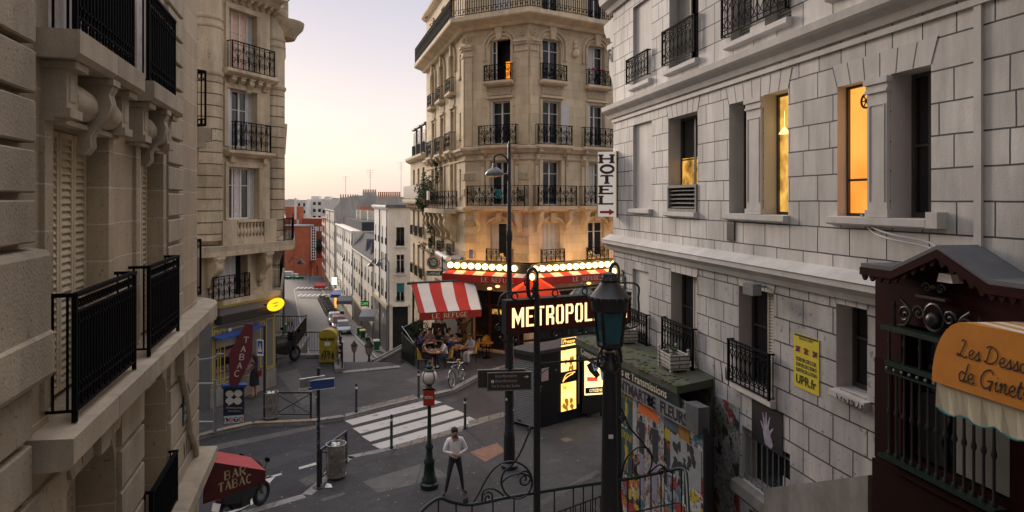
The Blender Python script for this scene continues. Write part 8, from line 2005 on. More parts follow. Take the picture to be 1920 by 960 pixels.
# red pyramid parasol
pq=P(1003,512,30.6);pa=root('red_parasol','square orange-red parasol standing in front of the café door','parasol',(pq.x,30.6,0));M['parasol']=mat('orange_red_canvas',(.66,.075,.018),.8,var=.08,thin=.5)
za,zh,r_=4.32,3.55,1.10
s=MB();cs_=[Vector((r_*x,r_*y,zh))for x,y in((-1,-1),(1,-1),(1,1),(-1,1))]
for k in range(4):s.poly([cs_[k],cs_[(k+1)%4],Vector((0,0,za))]);s.quad(cs_[k],cs_[(k+1)%4],cs_[(k+1)%4]-ZV*.32,cs_[k]-ZV*.32)
s.build('canopy','parasol',pa,False);s=MB();s.lathe((0,0,0),[(.3,0),(.3,.06),(.03,.08),(.03,4.3),(.05,4.38)],8);s.build('pole','iron',pa,False)
L_=bpy.data.objects.new('terrace_light',bpy.data.lights.new('terrace_light','POINT'));COL.objects.link(L_);L_.data.energy=45;L_.data.color=(1,.5,.18);L_.data.shadow_soft_size=.1;L_.location=(1.05,31.2,3.45)  # added lamp without a fixture, makes the parasol cloth glow
# pendants under the canopy, red door frames
for px,py,lab in((918,541,'small warm pendant lamp under the left part of the red canopy'),(933,537,'small warm pendant lamp beside the canopy corner'),(1104,531,'small warm pendant lamp under the right part of the red canopy'),(1128,533,'small warm pendant lamp at the far right of the café')):
 W_=facet_walls(.7)[0 if px<990 else 1];u=W_.u(px);z=W_.z(px,py);q=W_.pt(u,z);t_=root('pendant_lamp',lab,'lamp',q);s=MB();s.ball((0,0,0),.09,8,6,(1.3,1,.7));s.build('shade','bulb' if False else mat('warm_lamp_shade',(1,.7,.3),.4,emit=(1,.5,.12),estr=2.2),t_,False);s=MB();s.tube([(0,0,.06),(0,0,4.2-z)],.01,4);s.build('cord','black',t_,False)
M['door_red']=mat('red_brown_woodwork',(.10,.022,.012),.5,var=.2)
s=MB()
for u in(.5,1.35,2.2,3.0,WF.len-.35):s.wbox(WF,u-.05,u+.05,.1,3.1,-.29,-.18)
s.wbox(WF,.5,WF.len-.3,2.3,2.4,-.285,-.2);s.build('cafe_woodwork','door_red',bC)
s=MB()
for u in(.35,1.6,2.9,4.2,5.5,6.8,8.1):s.wbox(WR,u-.05,u+.05,.1,3.1,-.29,-.18)
s.wbox(WR,.35,8.6,2.3,2.4,-.285,-.2);s.build('cafe_woodwork','door_red',bC)
s=MB();s.wbox(WF,1.45,2.1,1.9,2.15,-.285,-.27);s.wbox(WR,3.0,4.1,2.5,3.0,-.285,-.27);s.wbox(WR,.5,1.5,2.5,2.9,-.285,-.27);s.build('lit_pane','lit_room',bC)
# round beer sign and green name plate on a side bracket
rs=root('round_bar_sign','round green and red bar sign above a small green name plate','sign',P(813,492,35.2));c_=P(813,492,35.2);d=Vector((1,-.1,0)).normalized();n_=Vector((-.1,-1,0)).normalized()
def disc(nm,r,o,m,a0=0,a1=360):s=MB();s.prism([c_+d*(r*math.cos(R(a0+(a1-a0)*k/24)))+ZV*(r*math.sin(R(a0+(a1-a0)*k/24)))+n_*o for k in range(24 if a1-a0==360 else 25)],n_*.012);s.build(nm,m,rs)
disc('disc',.36,-.06,'white');disc('red_rim',.35,.0,'red_cloth');disc('pale_ring',.30,.013,'white');disc('green_field',.275,.026,mat('bottle_green_enamel',(.01,.09,.06),.35))
disc('pale_centre',.17,.039,mat('pale_green_enamel',(.35,.42,.36),.4));s=MB();s.prism([c_+d*x+ZV*y+n_*.052 for x,y in((-.29,.06),(.27,-.10),(.27,.02),(-.29,.18))],n_*.008);s.build('black_band','black',rs)
bez_text('lettering','Heineken','white',rs,c_+d*-.24+ZV*.075+n_*.062,(d-ZV*.28).normalized(),ZV,.48,.075,.012,.002)
s=MB();s.box(c_+Vector((.03,0,-.56)),(.78,.06,.24),-.1);s.build('name_plate',mat('green_name_plate',(.008,.075,.05),.35),rs);bez_text('lettering','Le REFUGE','white',rs,c_+d*-.31+ZV*-.62+n_*.036,d,ZV,.66,.12,.02,.002)
s=MB();s.tube([c_+Vector((.45,.0,.3)),c_+Vector((.45,0,-.8))],.03,6);s.tube([c_+Vector((.45,0,.1)),c_+Vector((2.0,.8,.1))],.025,6);s.build('bracket','iron',rs)
# dark planted screens at the left of the terrace, added dark sheet behind
sc_r=root('terrace_screen','dark green iron screen and hedge closing the left end of the terrace','screen',(-5.0,33,0))
s=MB()
for a,b in((Vector((-5.35,33.2,0)),Vector((-4.55,31.7,0))),(Vector((-5.3,33.25,0)),Vector((-4.7,36.0,0)))):
 d_=(b-a).normalized();n2=Vector((-d_.y,d_.x,0))*.03;s.hexa([a-n2,b-n2,b+n2,a+n2,a-n2+ZV*(1.25 if a.x<-5.32 else 1.5),b-n2+ZV*(.95 if a.x<-5.32 else 1.5),b+n2+ZV*(.95 if a.x<-5.32 else 1.5),a+n2+ZV*(1.25 if a.x<-5.32 else 1.5)])
s.build('panel','iron_green',sc_r);s=MB();s.tube([Vector((-5.35,33.2,1.55)),Vector((-4.55,31.7,1.05))],.025,6);s.build('handrail','steel',sc_r)
rg=random.Random(14);s=MB()
for k in range(5):leaf_cloud(s,(-4.95+.1*k,33.4+.5*k,1.2),.55,170,.1,rg,(.6,.9,1.1),7)
s.build('hedge','foliage_dark',sc_r)
s=MB();s.wbox(WL,.0,6.5,.05,3.0,.35,.42);setp(s.build('under_awning_dark_sheet',mat('under_awning_dark',(.018,.017,.015),.7,var=.3)),'dark sheet added for the shade below the awning along the café side wall','screen')  # near-black sheet stands in for the shade below the awning
# tables and chairs
def make_table():
 t_=root('cafe_table','','table',(0,0,0),0,'round café tables on the terrace');s=MB();s.lathe((0,0,.72),[(.34,0),(.35,.01),(.35,.03),(.33,.035)],20);s.build('table_top','table',t_,False,True)
 s=MB();s.lathe((0,0,0),[(.22,0),(.2,.03),(.03,.06),(.028,.70),(.12,.72)],12);s.build('pedestal','iron',t_,False,True);return t_
def make_chair():
 t_=root('cafe_chair','','chair',(0,0,0),0,'yellow and black café chairs');s=MB();s.lathe((0,0,.44),[(.20,0),(.22,.01),(.22,.03),(.19,.04)],14);s.build('seat','rattan',t_,False,True)
 s=MB();n=9;vs=[]
 for k in range(n+1):
  a=PI*(1.08+.84*k/n);h=.40*math.sin(PI*(.12+.76*k/n))+.06;vs+=[(.22*math.cos(a),.22*math.sin(a),.52),(.25*math.cos(a),.25*math.sin(a),.50+h)]
 s.add(vs,[(2*k,2*k+2,2*k+3,2*k+1)for k in range(n)]);b_=s.build('backrest','rattan',t_,False)
 s=MB();s.tube([Vector((.23*math.cos(PI*(1.05+.9*k/10)),.23*math.sin(PI*(1.05+.9*k/10)),.47+.48*math.sin(PI*k/10)**.6))for k in range(11)],.014,5);s.build('back_frame','table',t_,False)
 for x,y in((-.15,-.15),(.15,-.15),(-.15,.15),(.15,.15)):s=MB();s.tube([(x*1.15,y*1.15,0),(x,y,.45)],.014,5);s.build('leg','iron',t_,False)
 return t_
tbl,chr_=make_table(),make_chair();used=[0,0]
def table(px,py,label):
 p=G(px,py-.0,.755);p.z=0
 if used[0]==0:used[0]=1;tbl.location=p;tbl['label']=label;return p
 dup(tbl,p,0,label);return p
def chair(p,rz,label):
 if used[1]==0:used[1]=1;chr_.location=p;chr_.rotation_euler=(0,0,rz);chr_['label']=label;return
 dup(chr_,p,rz,label)
t1=table(816,659,'round café table between the woman in black and the woman in white');t2=table(862,651,'round café table in front of the woman in pale blue');t3=table(853,638,'round café table further back behind the pale blue blouse')
t4=table(899,626,'round café table of the couple at the right end of the terrace');t5=table(912,642,'empty round café table beside the two striped chairs');t6=table(806,641,'round café table at the back left in front of the green screen')
for p,rz,lab in((Vector((t5.x-.55,t5.y-.05,0)),1.9,'striped yellow café chair, left of the empty table'),(Vector((t5.x-.05,t5.y+.62,0)),3.0,'striped yellow café chair, behind the empty table')):chair(p,rz,lab)
rg=random.Random(77);items=[0,None,None]
for t_ in(t1,t2,t3,t4,t6):
 for k in range(3):
  a=rg.uniform(0,6.28);q=Vector((t_.x+.2*math.cos(a+k*2),t_.y+.2*math.sin(a+k*2),.757))
  if k<2:
   if items[1]is None:o=MB().lathe((0,0,0),[(.035,0),(.03,.02),(.04,.13),(.036,.13)],8).build('drinking_glass',mat('pale_glass',(.4,.42,.42),.1),None,False);setp(o,'small drinking glass standing on a round café table','glass','glasses and plates on the café tables');items[1]=o
   else:o=items[1].copy();COL.objects.link(o)
  else:
   if items[2]is None:o=MB().lathe((0,0,0),[(.06,0),(.11,.015),(.105,.018)],12).build('plate','white',None,False);setp(o,'small white plate on a round café table','plate','glasses and plates on the café tables');items[2]=o
   else:o=items[2].copy();COL.objects.link(o)
  o.location=q
# menu-less dark awning box of the near bar, bottom left
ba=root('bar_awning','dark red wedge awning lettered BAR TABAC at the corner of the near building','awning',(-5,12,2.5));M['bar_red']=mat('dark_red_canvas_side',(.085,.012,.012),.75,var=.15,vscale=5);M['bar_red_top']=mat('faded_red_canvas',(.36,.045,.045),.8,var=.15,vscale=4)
TL,TR,BR=P(384,864,11.6),P(498,882,12.26),P(498,905,12.26)
_n3=(TR-TL).cross(BR-TL);_o3=Vector((0,0,EYE));_r3=P(380,946,12)-_o3;BL=_o3+_r3*((TL-_o3).dot(_n3)/_r3.dot(_n3))
B1_,B2_=P(384,842,12.1),P(470,857,12.9)
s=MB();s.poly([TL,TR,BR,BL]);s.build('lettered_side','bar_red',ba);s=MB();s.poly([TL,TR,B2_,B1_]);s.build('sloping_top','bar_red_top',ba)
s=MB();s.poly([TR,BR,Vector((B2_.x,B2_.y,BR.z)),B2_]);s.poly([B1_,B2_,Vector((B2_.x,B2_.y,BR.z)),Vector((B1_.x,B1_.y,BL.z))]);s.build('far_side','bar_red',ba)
dd=(TR-TL);dd.z=0;dd.normalize()
def bq(px,py):
 # point on the lettered side for a picture position
 nn_=(TR-TL).cross(BL-TL).normalized();o_=Vector((0,0,EYE));r_=P(px,py,12)-o_;t_=(TL-o_).dot(nn_)/r_.dot(nn_);return o_+r_*t_
M['gold']=mat('pale_gold_letters',(.48,.38,.24),.6)
for txt,a,b,top in(('BAR',(422,900),(460,889),(422,884)),('TABAC',(410,923),(471,904),(410,907))):
 qa,qb,qt=bq(*a),bq(*b),bq(*top);caps_text('lettering',txt,'gold',ba,qa,qb-qa,ZV,(qb-qa).length,(qt-qa).length*1.0,.21,.09,.07)
s=MB();s.hexa([bq(379,855),bq(397,865),bq(397,880),bq(379,872)]+[v+Vector((-.1,.4,0))for v in(bq(379,855),bq(397,865),bq(397,880),bq(379,872))]);s.build('mounting_box','sa_slab',ba)
# ------------------------------------------------------------------ greenery on the balconies
def plant(name,lab,cat,blobs,n,size,seed,mat_='foliage',flowers=0,base=None):
 t_=root(name,lab,cat,base or blobs[0][0]);rg=random.Random(seed);s=MB()
 for c_,r_,sc_2 in blobs:leaf_cloud(s,c_,r_,n,size,rg,sc_2,8)
 s.build('foliage',mat_,t_)
 s=MB();b0=Vector(base or blobs[0][0]);
 for c_,r_,sc_2 in blobs:s.tube([b0,b0.lerp(Vector(c_),.5)+Vector((.08,0,0)),Vector(c_)],.02,4)
 s.build('stem','bark',t_)
 if flowers:
  s=MB()
  for k in range(flowers):c_,r_,sc_2=blobs[k%len(blobs)];s.ball(Vector(c_)+Vector((rg.uniform(-r_,r_)*.7,rg.uniform(-r_,r_)*.7,rg.uniform(0,r_)*.8)),.06,5,4)
  s.build('blossom','flower_red',t_)
q=lambda u,z,o:Vector(WL.pt(u,z,o))
plant('balcony_bush','big leafy green bush spilling over the curved side balcony','plant',[(q(8.6,8.4,.7),.95,(.8,1,1.1)),(q(9.6,8.1,.6),.8,(.8,1,1)),(q(7.4,8.3,.6),.7,(.8,1,1.2)),(q(9.2,7.2,.8),.55,(1,1,1.2))],480,.16,1,'foliage',8,q(8.6,7.3,.6))
plant('climbing_plant','dark climber growing up the café side wall behind the bush','plant',[(q(6.6,9.4,.25),.6,(.5,.8,1.4)),(q(7.2,10.0,.2),.4,(.5,.8,1.3))],260,.12,2,'foliage_dark',0,q(6.6,7.4,.3))
plant('hanging_ivy','ivy trailing down the café side wall below the curved balcony','plant',[(q(7.6,6.2,.5),.5,(.6,.8,1.6)),(q(7.9,5.1,.45),.5,(.6,.9,1.5)),(q(7.2,4.1,.4),.55,(.7,1,1.2)),(q(6.4,3.9,.5),.4,(.7,1,.9))],300,.12,3,'foliage',0,q(7.5,6.9,.3))
plant('potted_shrub','dark potted shrub at the right end of the front balcony','plant',[(Vector(WF.pt(colsF[0][1]+.75,7.9,.3)),.33,(.9,.6,1.1))],160,.09,4,'foliage_dark',0,Vector(WF.pt(colsF[0][1]+.75,7.45,.3)))
plant('window_flowers','red geraniums behind the upper right window balcony','plant',[(Vector(WR.pt(colsR[1][0]+.25,14.4,.24)),.18,(1.4,.6,.8)),(Vector(WR.pt(colsR[1][1]-.25,14.4,.24)),.16,(1.2,.6,.8))],60,.07,5,'foliage',7,Vector(WR.pt(colsR[1][0]+.25,13.9,.24)))
plant('roof_plant','bushy green plant on the attic corner of the building with rounded piers','plant',[(P(527,20,29.2),.55,(.7,.8,1.3)),(P(524,-12,29.0),.5,(.9,.8,1)),(P(531,45,29.4),.25,(.8,.8,1))],330,.11,6,'foliage',0,P(524,50,29.2))
plant('balcony_vine','thin bare vine arching above the top left balcony of the café building','plant',[(q(6.5,18.3,.5),.7,(.5,1,.9))],45,.14,7,'foliage',6,q(6.5,17.1,.6))
plant('balcony_plant','small plants along the lower far balcony beside the white corner house','plant',[(q(10.8,4.6,.6),.4,(1,1,.8)),(q(10.0,4.7,.5),.3,(1,1,.8))],120,.1,8,'foliage',6,q(10.4,4.2,.5))
plant('step_creeper','low creeper at the foot of the larger old lantern by the stone steps','plant',[(P(700,680,35.3),.35,(1,.7,1.2))],140,.09,9,'foliage_dark',0,P(700,692,35.3))
for u,lab,m in((6.0,'white towel hanging over the curved balcony rail','white'),(5.4,'pink shirt drying on the curved balcony rail',mat('pink_cloth',(.5,.25,.24),.8))):
 s=MB();a=WL.pt(u,8.24,.92);s.hexa([WL.pt(u,7.7,.90),WL.pt(u+.3,7.7,.90),WL.pt(u+.3,7.7,.94),WL.pt(u,7.7,.94),WL.pt(u,8.24,.89),WL.pt(u+.3,8.24,.89),WL.pt(u+.3,8.24,.93),WL.pt(u,8.24,.93)]);setp(s.build('laundry',m),lab,'laundry')
s=MB();q_=WF.pt(uF+.1,7.45,.35);s.box(q_+ZV*.55,(.32,.12,.45),.2);setp(s.build('bright_bag',mat('turquoise_print',(.05,.42,.36),.6,var=.5,vscale=9)),'turquoise printed bag hung on the front balcony chair','bag')
for k,(u,lab)in enumerate(((uF-1.05,'white folding chair on the left of the front balcony'),(uF-.35,'white folding chair nearer the window of the front balcony'))):
 t_=root('folding_chair',lab,'chair',WF.pt(u,7.42,.3),WF.ang,'folding chairs on the balcony');s=MB();s.tube([(-.2,-.15,0),(.2,.12,.85)],.018,4);s.tube([(.2,-.15,0),(-.2,.12,.85)],.018,4);s.build('crossed_legs','white',t_,False);s=MB();s.box((0,0,.45),(.38,.34,.03));s.build('seat','white',t_,False)
# ------------------------------------------------------------------ people
SHOE=mat('dark_shoes',(.02,.018,.016),.6);SHOE_W=mat('white_trainers',(.6,.58,.55),.6)
_cm={}
def cloth(c):
 k=tuple(round(x,3)for x in c)
 if k not in _cm:_cm[k]=mat('cloth_%d'%len(_cm),c,.85,var=.15,vscale=8)
 return _cm[k]
def person(label,loc,rz,pose='sit',shirt=(.3,.3,.3),pants=(.03,.03,.04),skin='skin',hair='hair',long_hair=False,scale=1.,arms=None,sleeve='long',legs='trousers',shoe=None,lean=.06,head_turn=(0,0),walk=0.,group=None,legpose=None,bulk=1.):
 """local frame: facing +y, feet at z = 0"""
 V=Vector;J={};
 if pose=='sit':
  J['pel']=V((0,0,.54));J['spi']=V((0,.02+lean*.4,.72));J['che']=V((0,lean,.95));J['nec']=V((0,lean*1.3,1.10))
  for s_,n in((-1,'l'),(1,'r')):
   J['hip'+n]=V((s_*.09,.04,.52));J['kne'+n]=V((s_*.11,.44,.52));J['ank'+n]=V((s_*.11,.42,.09));J['toe'+n]=V((s_*.12,.56,.04))
   J['sho'+n]=V((s_*.175,lean,1.02));J['elb'+n]=V((s_*.24,lean+.12,.80));J['wri'+n]=V((s_*.14,lean+.34,.83))
 else:
  J['pel']=V((0,0,.95));J['spi']=V((0,.01,1.12));J['che']=V((0,.0,1.33));J['nec']=V((0,.01,1.48))
  for s_,n in((-1,'l'),(1,'r')):
   J['hip'+n]=V((s_*.09,0,.91));J['kne'+n]=V((s_*.10,.03+s_*walk*.5,.49));J['ank'+n]=V((s_*.11,-.02+s_*walk,.085));J['toe'+n]=V((s_*.13,.13+s_*walk,.04))
   J['sho'+n]=V((s_*.18,0,1.41));J['elb'+n]=V((s_*.24,-.03,1.13));J['wri'+n]=V((s_*.23,.08,.88))
 if arms:
  for k,v in arms.items():J[k]=V(v)
 if legpose:
  for k,v in legpose.items():J[k]=V(v)
 hd=V((head_turn[0]*.03,.025+head_turn[1]*.03,0));J['hea']=J['nec']+V((0,.02,.09));J['hed']=J['nec']+hd+V((0,0,.155));J['cro']=J['nec']+hd*1.1+V((0,-.005,.225))
 names=list(J);ix={n:i for i,n in enumerate(names)}
 E=[('pel','spi'),('spi','che'),('che','nec'),('nec','hea'),('hea','hed'),('hed','cro')]
 for n in 'lr':E+=[('pel','hip'+n),('hip'+n,'kne'+n),('kne'+n,'ank'+n),('ank'+n,'toe'+n),('che','sho'+n),('sho'+n,'elb'+n),('elb'+n,'wri'+n)]
 rad=dict(pel=(.145,.115),spi=(.125,.10),che=(.155,.115),nec=(.055,.055),hea=(.062,.066),hed=(.083,.098),cro=(.066,.078),hip=(.092,.092),kne=(.058,.058),ank=(.04,.04),toe=(.038,.03),sho=(.066,.064),elb=(.042,.042),wri=(.03,.026))
 for k_ in('pel','spi','che','sho','elb'):rad[k_]=tuple(r_*bulk for r_ in rad[k_])
 if legs=='wide':rad['kne']=(.085,.08);rad['ank']=(.075,.075)
 me=bpy.data.meshes.new('skeleton');me.from_pydata([J[n]for n in names],[(ix[a],ix[b])for a,b in E],[])
 ob=bpy.data.objects.new('skeleton',me);COL.objects.link(ob);ob.modifiers.new('skin','SKIN');sv=me.skin_vertices[0].data
 for n in names:sv[ix[n]].radius=rad[n[:3]]
 sv[ix['pel']].use_root=True
 sb=ob.modifiers.new('sub','SUBSURF');sb.levels=2;sb.render_levels=2
 dg=bpy.context.evaluated_depsgraph_get();body=bpy.data.meshes.new_from_object(ob.evaluated_get(dg));bpy.data.objects.remove(ob);bpy.data.meshes.remove(me)
 mb=MB();mb.v=[tuple(v.co)for v in body.vertices];mb.f=[tuple(p.vertices)for p in body.polygons];nbody=len(mb.f);bpy.data.meshes.remove(body)
 # hands: palm and five fingers, unequal and slightly curled
 for n,s_ in(('l',-1),('r',1)):
  w_=J['wri'+n];f_=(w_-J['elb'+n]).normalized();sd=f_.cross(ZV);sd=sd.normalized()if sd.length>.1 else V((1,0,0));up_=sd.cross(f_).normalized()
  mb.tube([w_-f_*.02,w_+f_*.03,w_+f_*.085],[.027,.036,.034],8)
  for i,(x,l_)in enumerate(((-.027,.062),(-.009,.078),(.009,.073),(.026,.055))):
   a=w_+f_*.08+sd*x;mb.tube([a,a+f_*l_*.5-up_*.008,a+f_*l_*.9-up_*.03],[.0095,.0085,.006],5)
  a=w_+f_*.03-sd*s_*.028;mb.tube([a,a+f_*.03-sd*s_*.03,a+f_*.06-sd*s_*.035-up_*.01],[.011,.010,.007],5)
 t_=root('person',label,'person',loc,rz,group)
 o=mb.build('body',M[skin],t_,False,True)
 mats={'skin':0,'shirt':1,'pants':2,'shoe':3}
 for c in(cloth(shirt),cloth(pants),shoe or SHOE):o.data.materials.append(c)
 segs=[]
 for a,b in E:
  k=a[:3]+b[:3]
  reg='shirt'
  if k in('nechea','heahed','hedcro'):reg='skin'
  elif k=='chenec':reg='neckline'
  elif k in('pelhip','hipkne'):reg='pants'
  elif k=='kneank':reg='skin' if legs=='bare' else 'pants'
  elif k=='anktoe':reg='shoe'
  elif k=='elbwri':reg='shirt' if sleeve=='long' else 'skin'
  elif k=='shoelb':reg='skin' if sleeve=='none' else 'shirt'
  elif k=='pelspi':reg='waist'
  segs.append((J[a],J[b],reg))
 for i,p in enumerate(o.data.polygons):
  if i>=nbody:p.material_index=0;continue
  c=p.center;best=None
  for a,b,reg in segs:
   ab=b-a;t2=max(0,min(1,(c-a).dot(ab)/ab.length_squared));d=(c-(a+ab*t2)).length
   if best is None or d<best[0]:best=(d,reg,t2)
  reg=best[1]
  if reg=='neckline':reg='skin' if best[2]>.62 else 'shirt'
  if reg=='waist':reg='pants' if best[2]<.25 else 'shirt'
  p.material_index=mats[reg]
 h=J['hed'];s=MB();s.ball(h+V((0,-.022,.035)),.098,14,10,(.93,1.05,1.0));
 if long_hair:s.tube([h+V((0,-.07,.04)),h+V((0,-.10,-.10)),h+V((0,-.09,-.24))],[.085,.085,.03],10)
 s.build('hair',M[hair],t_,False,True)
 s=MB();fw=h+V((head_turn[0]*.03,.095,-.01));s.tube([fw+V((0,-.01,.03)),fw+V((0,.014,-.012)),fw+V((0,-.004,-.02))],[.008,.013,.009],6);s.build('nose',M[skin],t_,False,True)
 s=MB();
 for x in(-.03,.03):s.ball(h+V((x,.084,.012)),.0105,6,4)
 s.build('eyes','black',t_,False);s=MB();s.ball(h+V((0,.086,-.052)),.02,8,4,(1,.35,.3));s.build('mouth',M.setdefault('lips',mat('lips',(.30,.10,.08),.5)),t_,False)
 s=MB()
 for x in(-.083,.083):s.ball(h+V((x,-.005,-.002)),.022,6,5,(.4,.8,1.2))
 s.build('ears',M[skin],t_,False)
 if legs=='skirt' or legs=='bare' and pose!='sit':
  z0=J['pel'].z;s=MB();s.lathe((0,0,0),[(.155,z0+.08),(.175,z0-.08),(.20,z0-.42),(.19,z0-.42)],16);s.build('skirt',cloth(pants),t_,False,True)
 if scale!=1:t_.scale=(scale,)*3
 return t_
# the man in the white shirt, waiting with his arms folded at the waist
mp=G(853,926);person('man in a loose white shirt standing on the square, hands at his waist',mp,-2.85,'stand',(.78,.76,.80),(.035,.036,.042),arms=dict(elbl=(-.30,.04,1.15),wril=(-.06,.20,1.10),elbr=(.30,.05,1.16),wrir=(.09,.22,1.14)),bulk=1.24,legpose=dict(kner=(.18,.05,.49),ankr=(.25,.0,.085),toer=(.33,.13,.04),knel=(-.16,.03,.49),ankl=(-.22,-.02,.085),toel=(-.29,.11,.04)),head_turn=(.5,.2))
# woman in a dark dress outside the tobacconist, seen from behind her side
person('woman in a short navy dress at the tobacconist window, red bag at her side',Vector((-10.02,26.55,0)),1.35,'stand',(.012,.014,.028),(.012,.014,.028),long_hair=True,sleeve='none',legs='bare',arms=dict(elbl=(-.22,.14,1.15),wril=(-.10,.34,1.25),elbr=(.22,.12,1.15),wrir=(.12,.33,1.22)),scale=.97,shoe=mat('tan_sandals',(.25,.13,.07),.6))
s=MB();s.box((-9.78,26.5,1.0),(.12,.3,.24),.2);bg_=s.build('handbag',mat('dark_red_leather',(.16,.015,.03),.5));setp(bg_,'dark red handbag at the hip of the woman outside the tobacconist','bag')
GC='people sitting on the café terrace'
def at(t_,ang,d=.62):return Vector((t_.x+d*math.cos(ang),t_.y+d*math.sin(ang),0))
def seat(t_,ang,label,chair_lab,d=.60,turn=0,**kw):
 p=at(t_,ang,d);rz=ang+PI-PI/2;chair(p,rz,chair_lab);person(label,p+Vector((math.cos(ang),math.sin(ang),0))*-.02,rz+turn,'sit',group=GC,**kw)
seat(t1,PI+.25,'woman in a black sleeveless top with bare legs and white trainers at the first table','striped café chair under the woman in black',shirt=(.012,.012,.014),pants=(.012,.012,.014),sleeve='none',legs='bare',shoe=SHOE_W)
seat(t1,.25,'woman in a white top and blue jeans leaning over the first table','striped café chair under the woman in white',shirt=(.62,.60,.62),pants=(.03,.045,.09),long_hair=True,sleeve='short',lean=.16,shoe=SHOE_W,head_turn=(-.4,.3))
seat(t6,PI*.95,'man in a violet shirt seated at the back left','striped café chair under the man in violet',shirt=(.16,.12,.38),pants=(.03,.03,.04),sleeve='long',lean=.1)
seat(t6,.5,'man in a dark teal shirt facing the square at the back table','striped café chair under the man in dark teal',shirt=(.02,.05,.055),sleeve='short',turn=.5)
seat(t6,PI*.55,'person in a pale pink top at the very back of the terrace','striped café chair at the very back by the screen',shirt=(.42,.30,.32),lean=.1)
seat(t3,PI*.9,'woman in pale sleeves reaching across the middle table','striped café chair under the reaching woman',shirt=(.42,.36,.36),long_hair=True,lean=.2,arms=dict(elbr=(.26,.34,.98),wrir=(.16,.62,1.0)))
seat(t3,PI*.35,'man in a dark tee shirt at the middle table under the awning','striped café chair under the man in the dark tee',shirt=(.02,.02,.025),sleeve='short',lean=.14)
seat(t2,.2,'woman in a pale blue blouse and wide white trousers at the front table','striped café chair under the woman in pale blue',shirt=(.34,.40,.46),pants=(.45,.44,.42),legs='wide',sleeve='short',turn=.75,long_hair=True)
seat(t2,PI*.98,'person in a deep blue shirt with back to the jeans wearer at the front table','striped café chair under the person in deep blue',shirt=(.02,.045,.13),pants=(.03,.04,.08),sleeve='short',lean=.15)
seat(t4,PI*.93,'man in a pink shirt bent over the right end table','striped café chair under the man in pink',shirt=(.46,.33,.34),lean=.16)
seat(t4,.05,'woman in a black vest resting her chin on her hand at the right end table','striped café chair under the woman in the black vest',shirt=(.012,.012,.014),sleeve='none',long_hair=True,arms=dict(elbl=(-.14,.26,.80),wril=(-.05,.22,1.05)))
person('person standing with both arms raised behind their head under the awning',Vector((t3.x+.35,t3.y+1.0,0)),PI,'stand',(.10,.085,.05),(.03,.03,.03),sleeve='short',arms=dict(elbl=(-.42,.02,1.66),wril=(-.14,-.02,1.74),elbr=(.42,.02,1.66),wrir=(.14,-.02,1.74)),group=GC)
person('waiter in a dark olive shirt standing with his back turned between tables',Vector((t3.x-.75,t3.y+.9,0)),.2,'stand',(.035,.038,.026),(.02,.02,.02),sleeve='short',group=GC)
person('dark haired man standing at the back of the terrace by the hedge',Vector((t6.x+.15,t6.y+1.3,0)),PI*.9,'stand',(.06,.03,.025),(.02,.02,.02),group=GC)
for px,py,lab,c in((548,601,'passer-by in pale blue on the left pavement of the lower street',(.2,.24,.36)),(541,612,'passer-by in mustard on the left pavement nearer the railings',(.35,.25,.05)),(690,628,'dark passer-by on the right pavement by the shop door',(.03,.02,.02))):
 Y=66 if px==690 else 88;p=P(px,py,Y);p.z=zs(Y)+.13;person(lab,p,2.8,'stand',c,(.04,.04,.05),walk=.12)
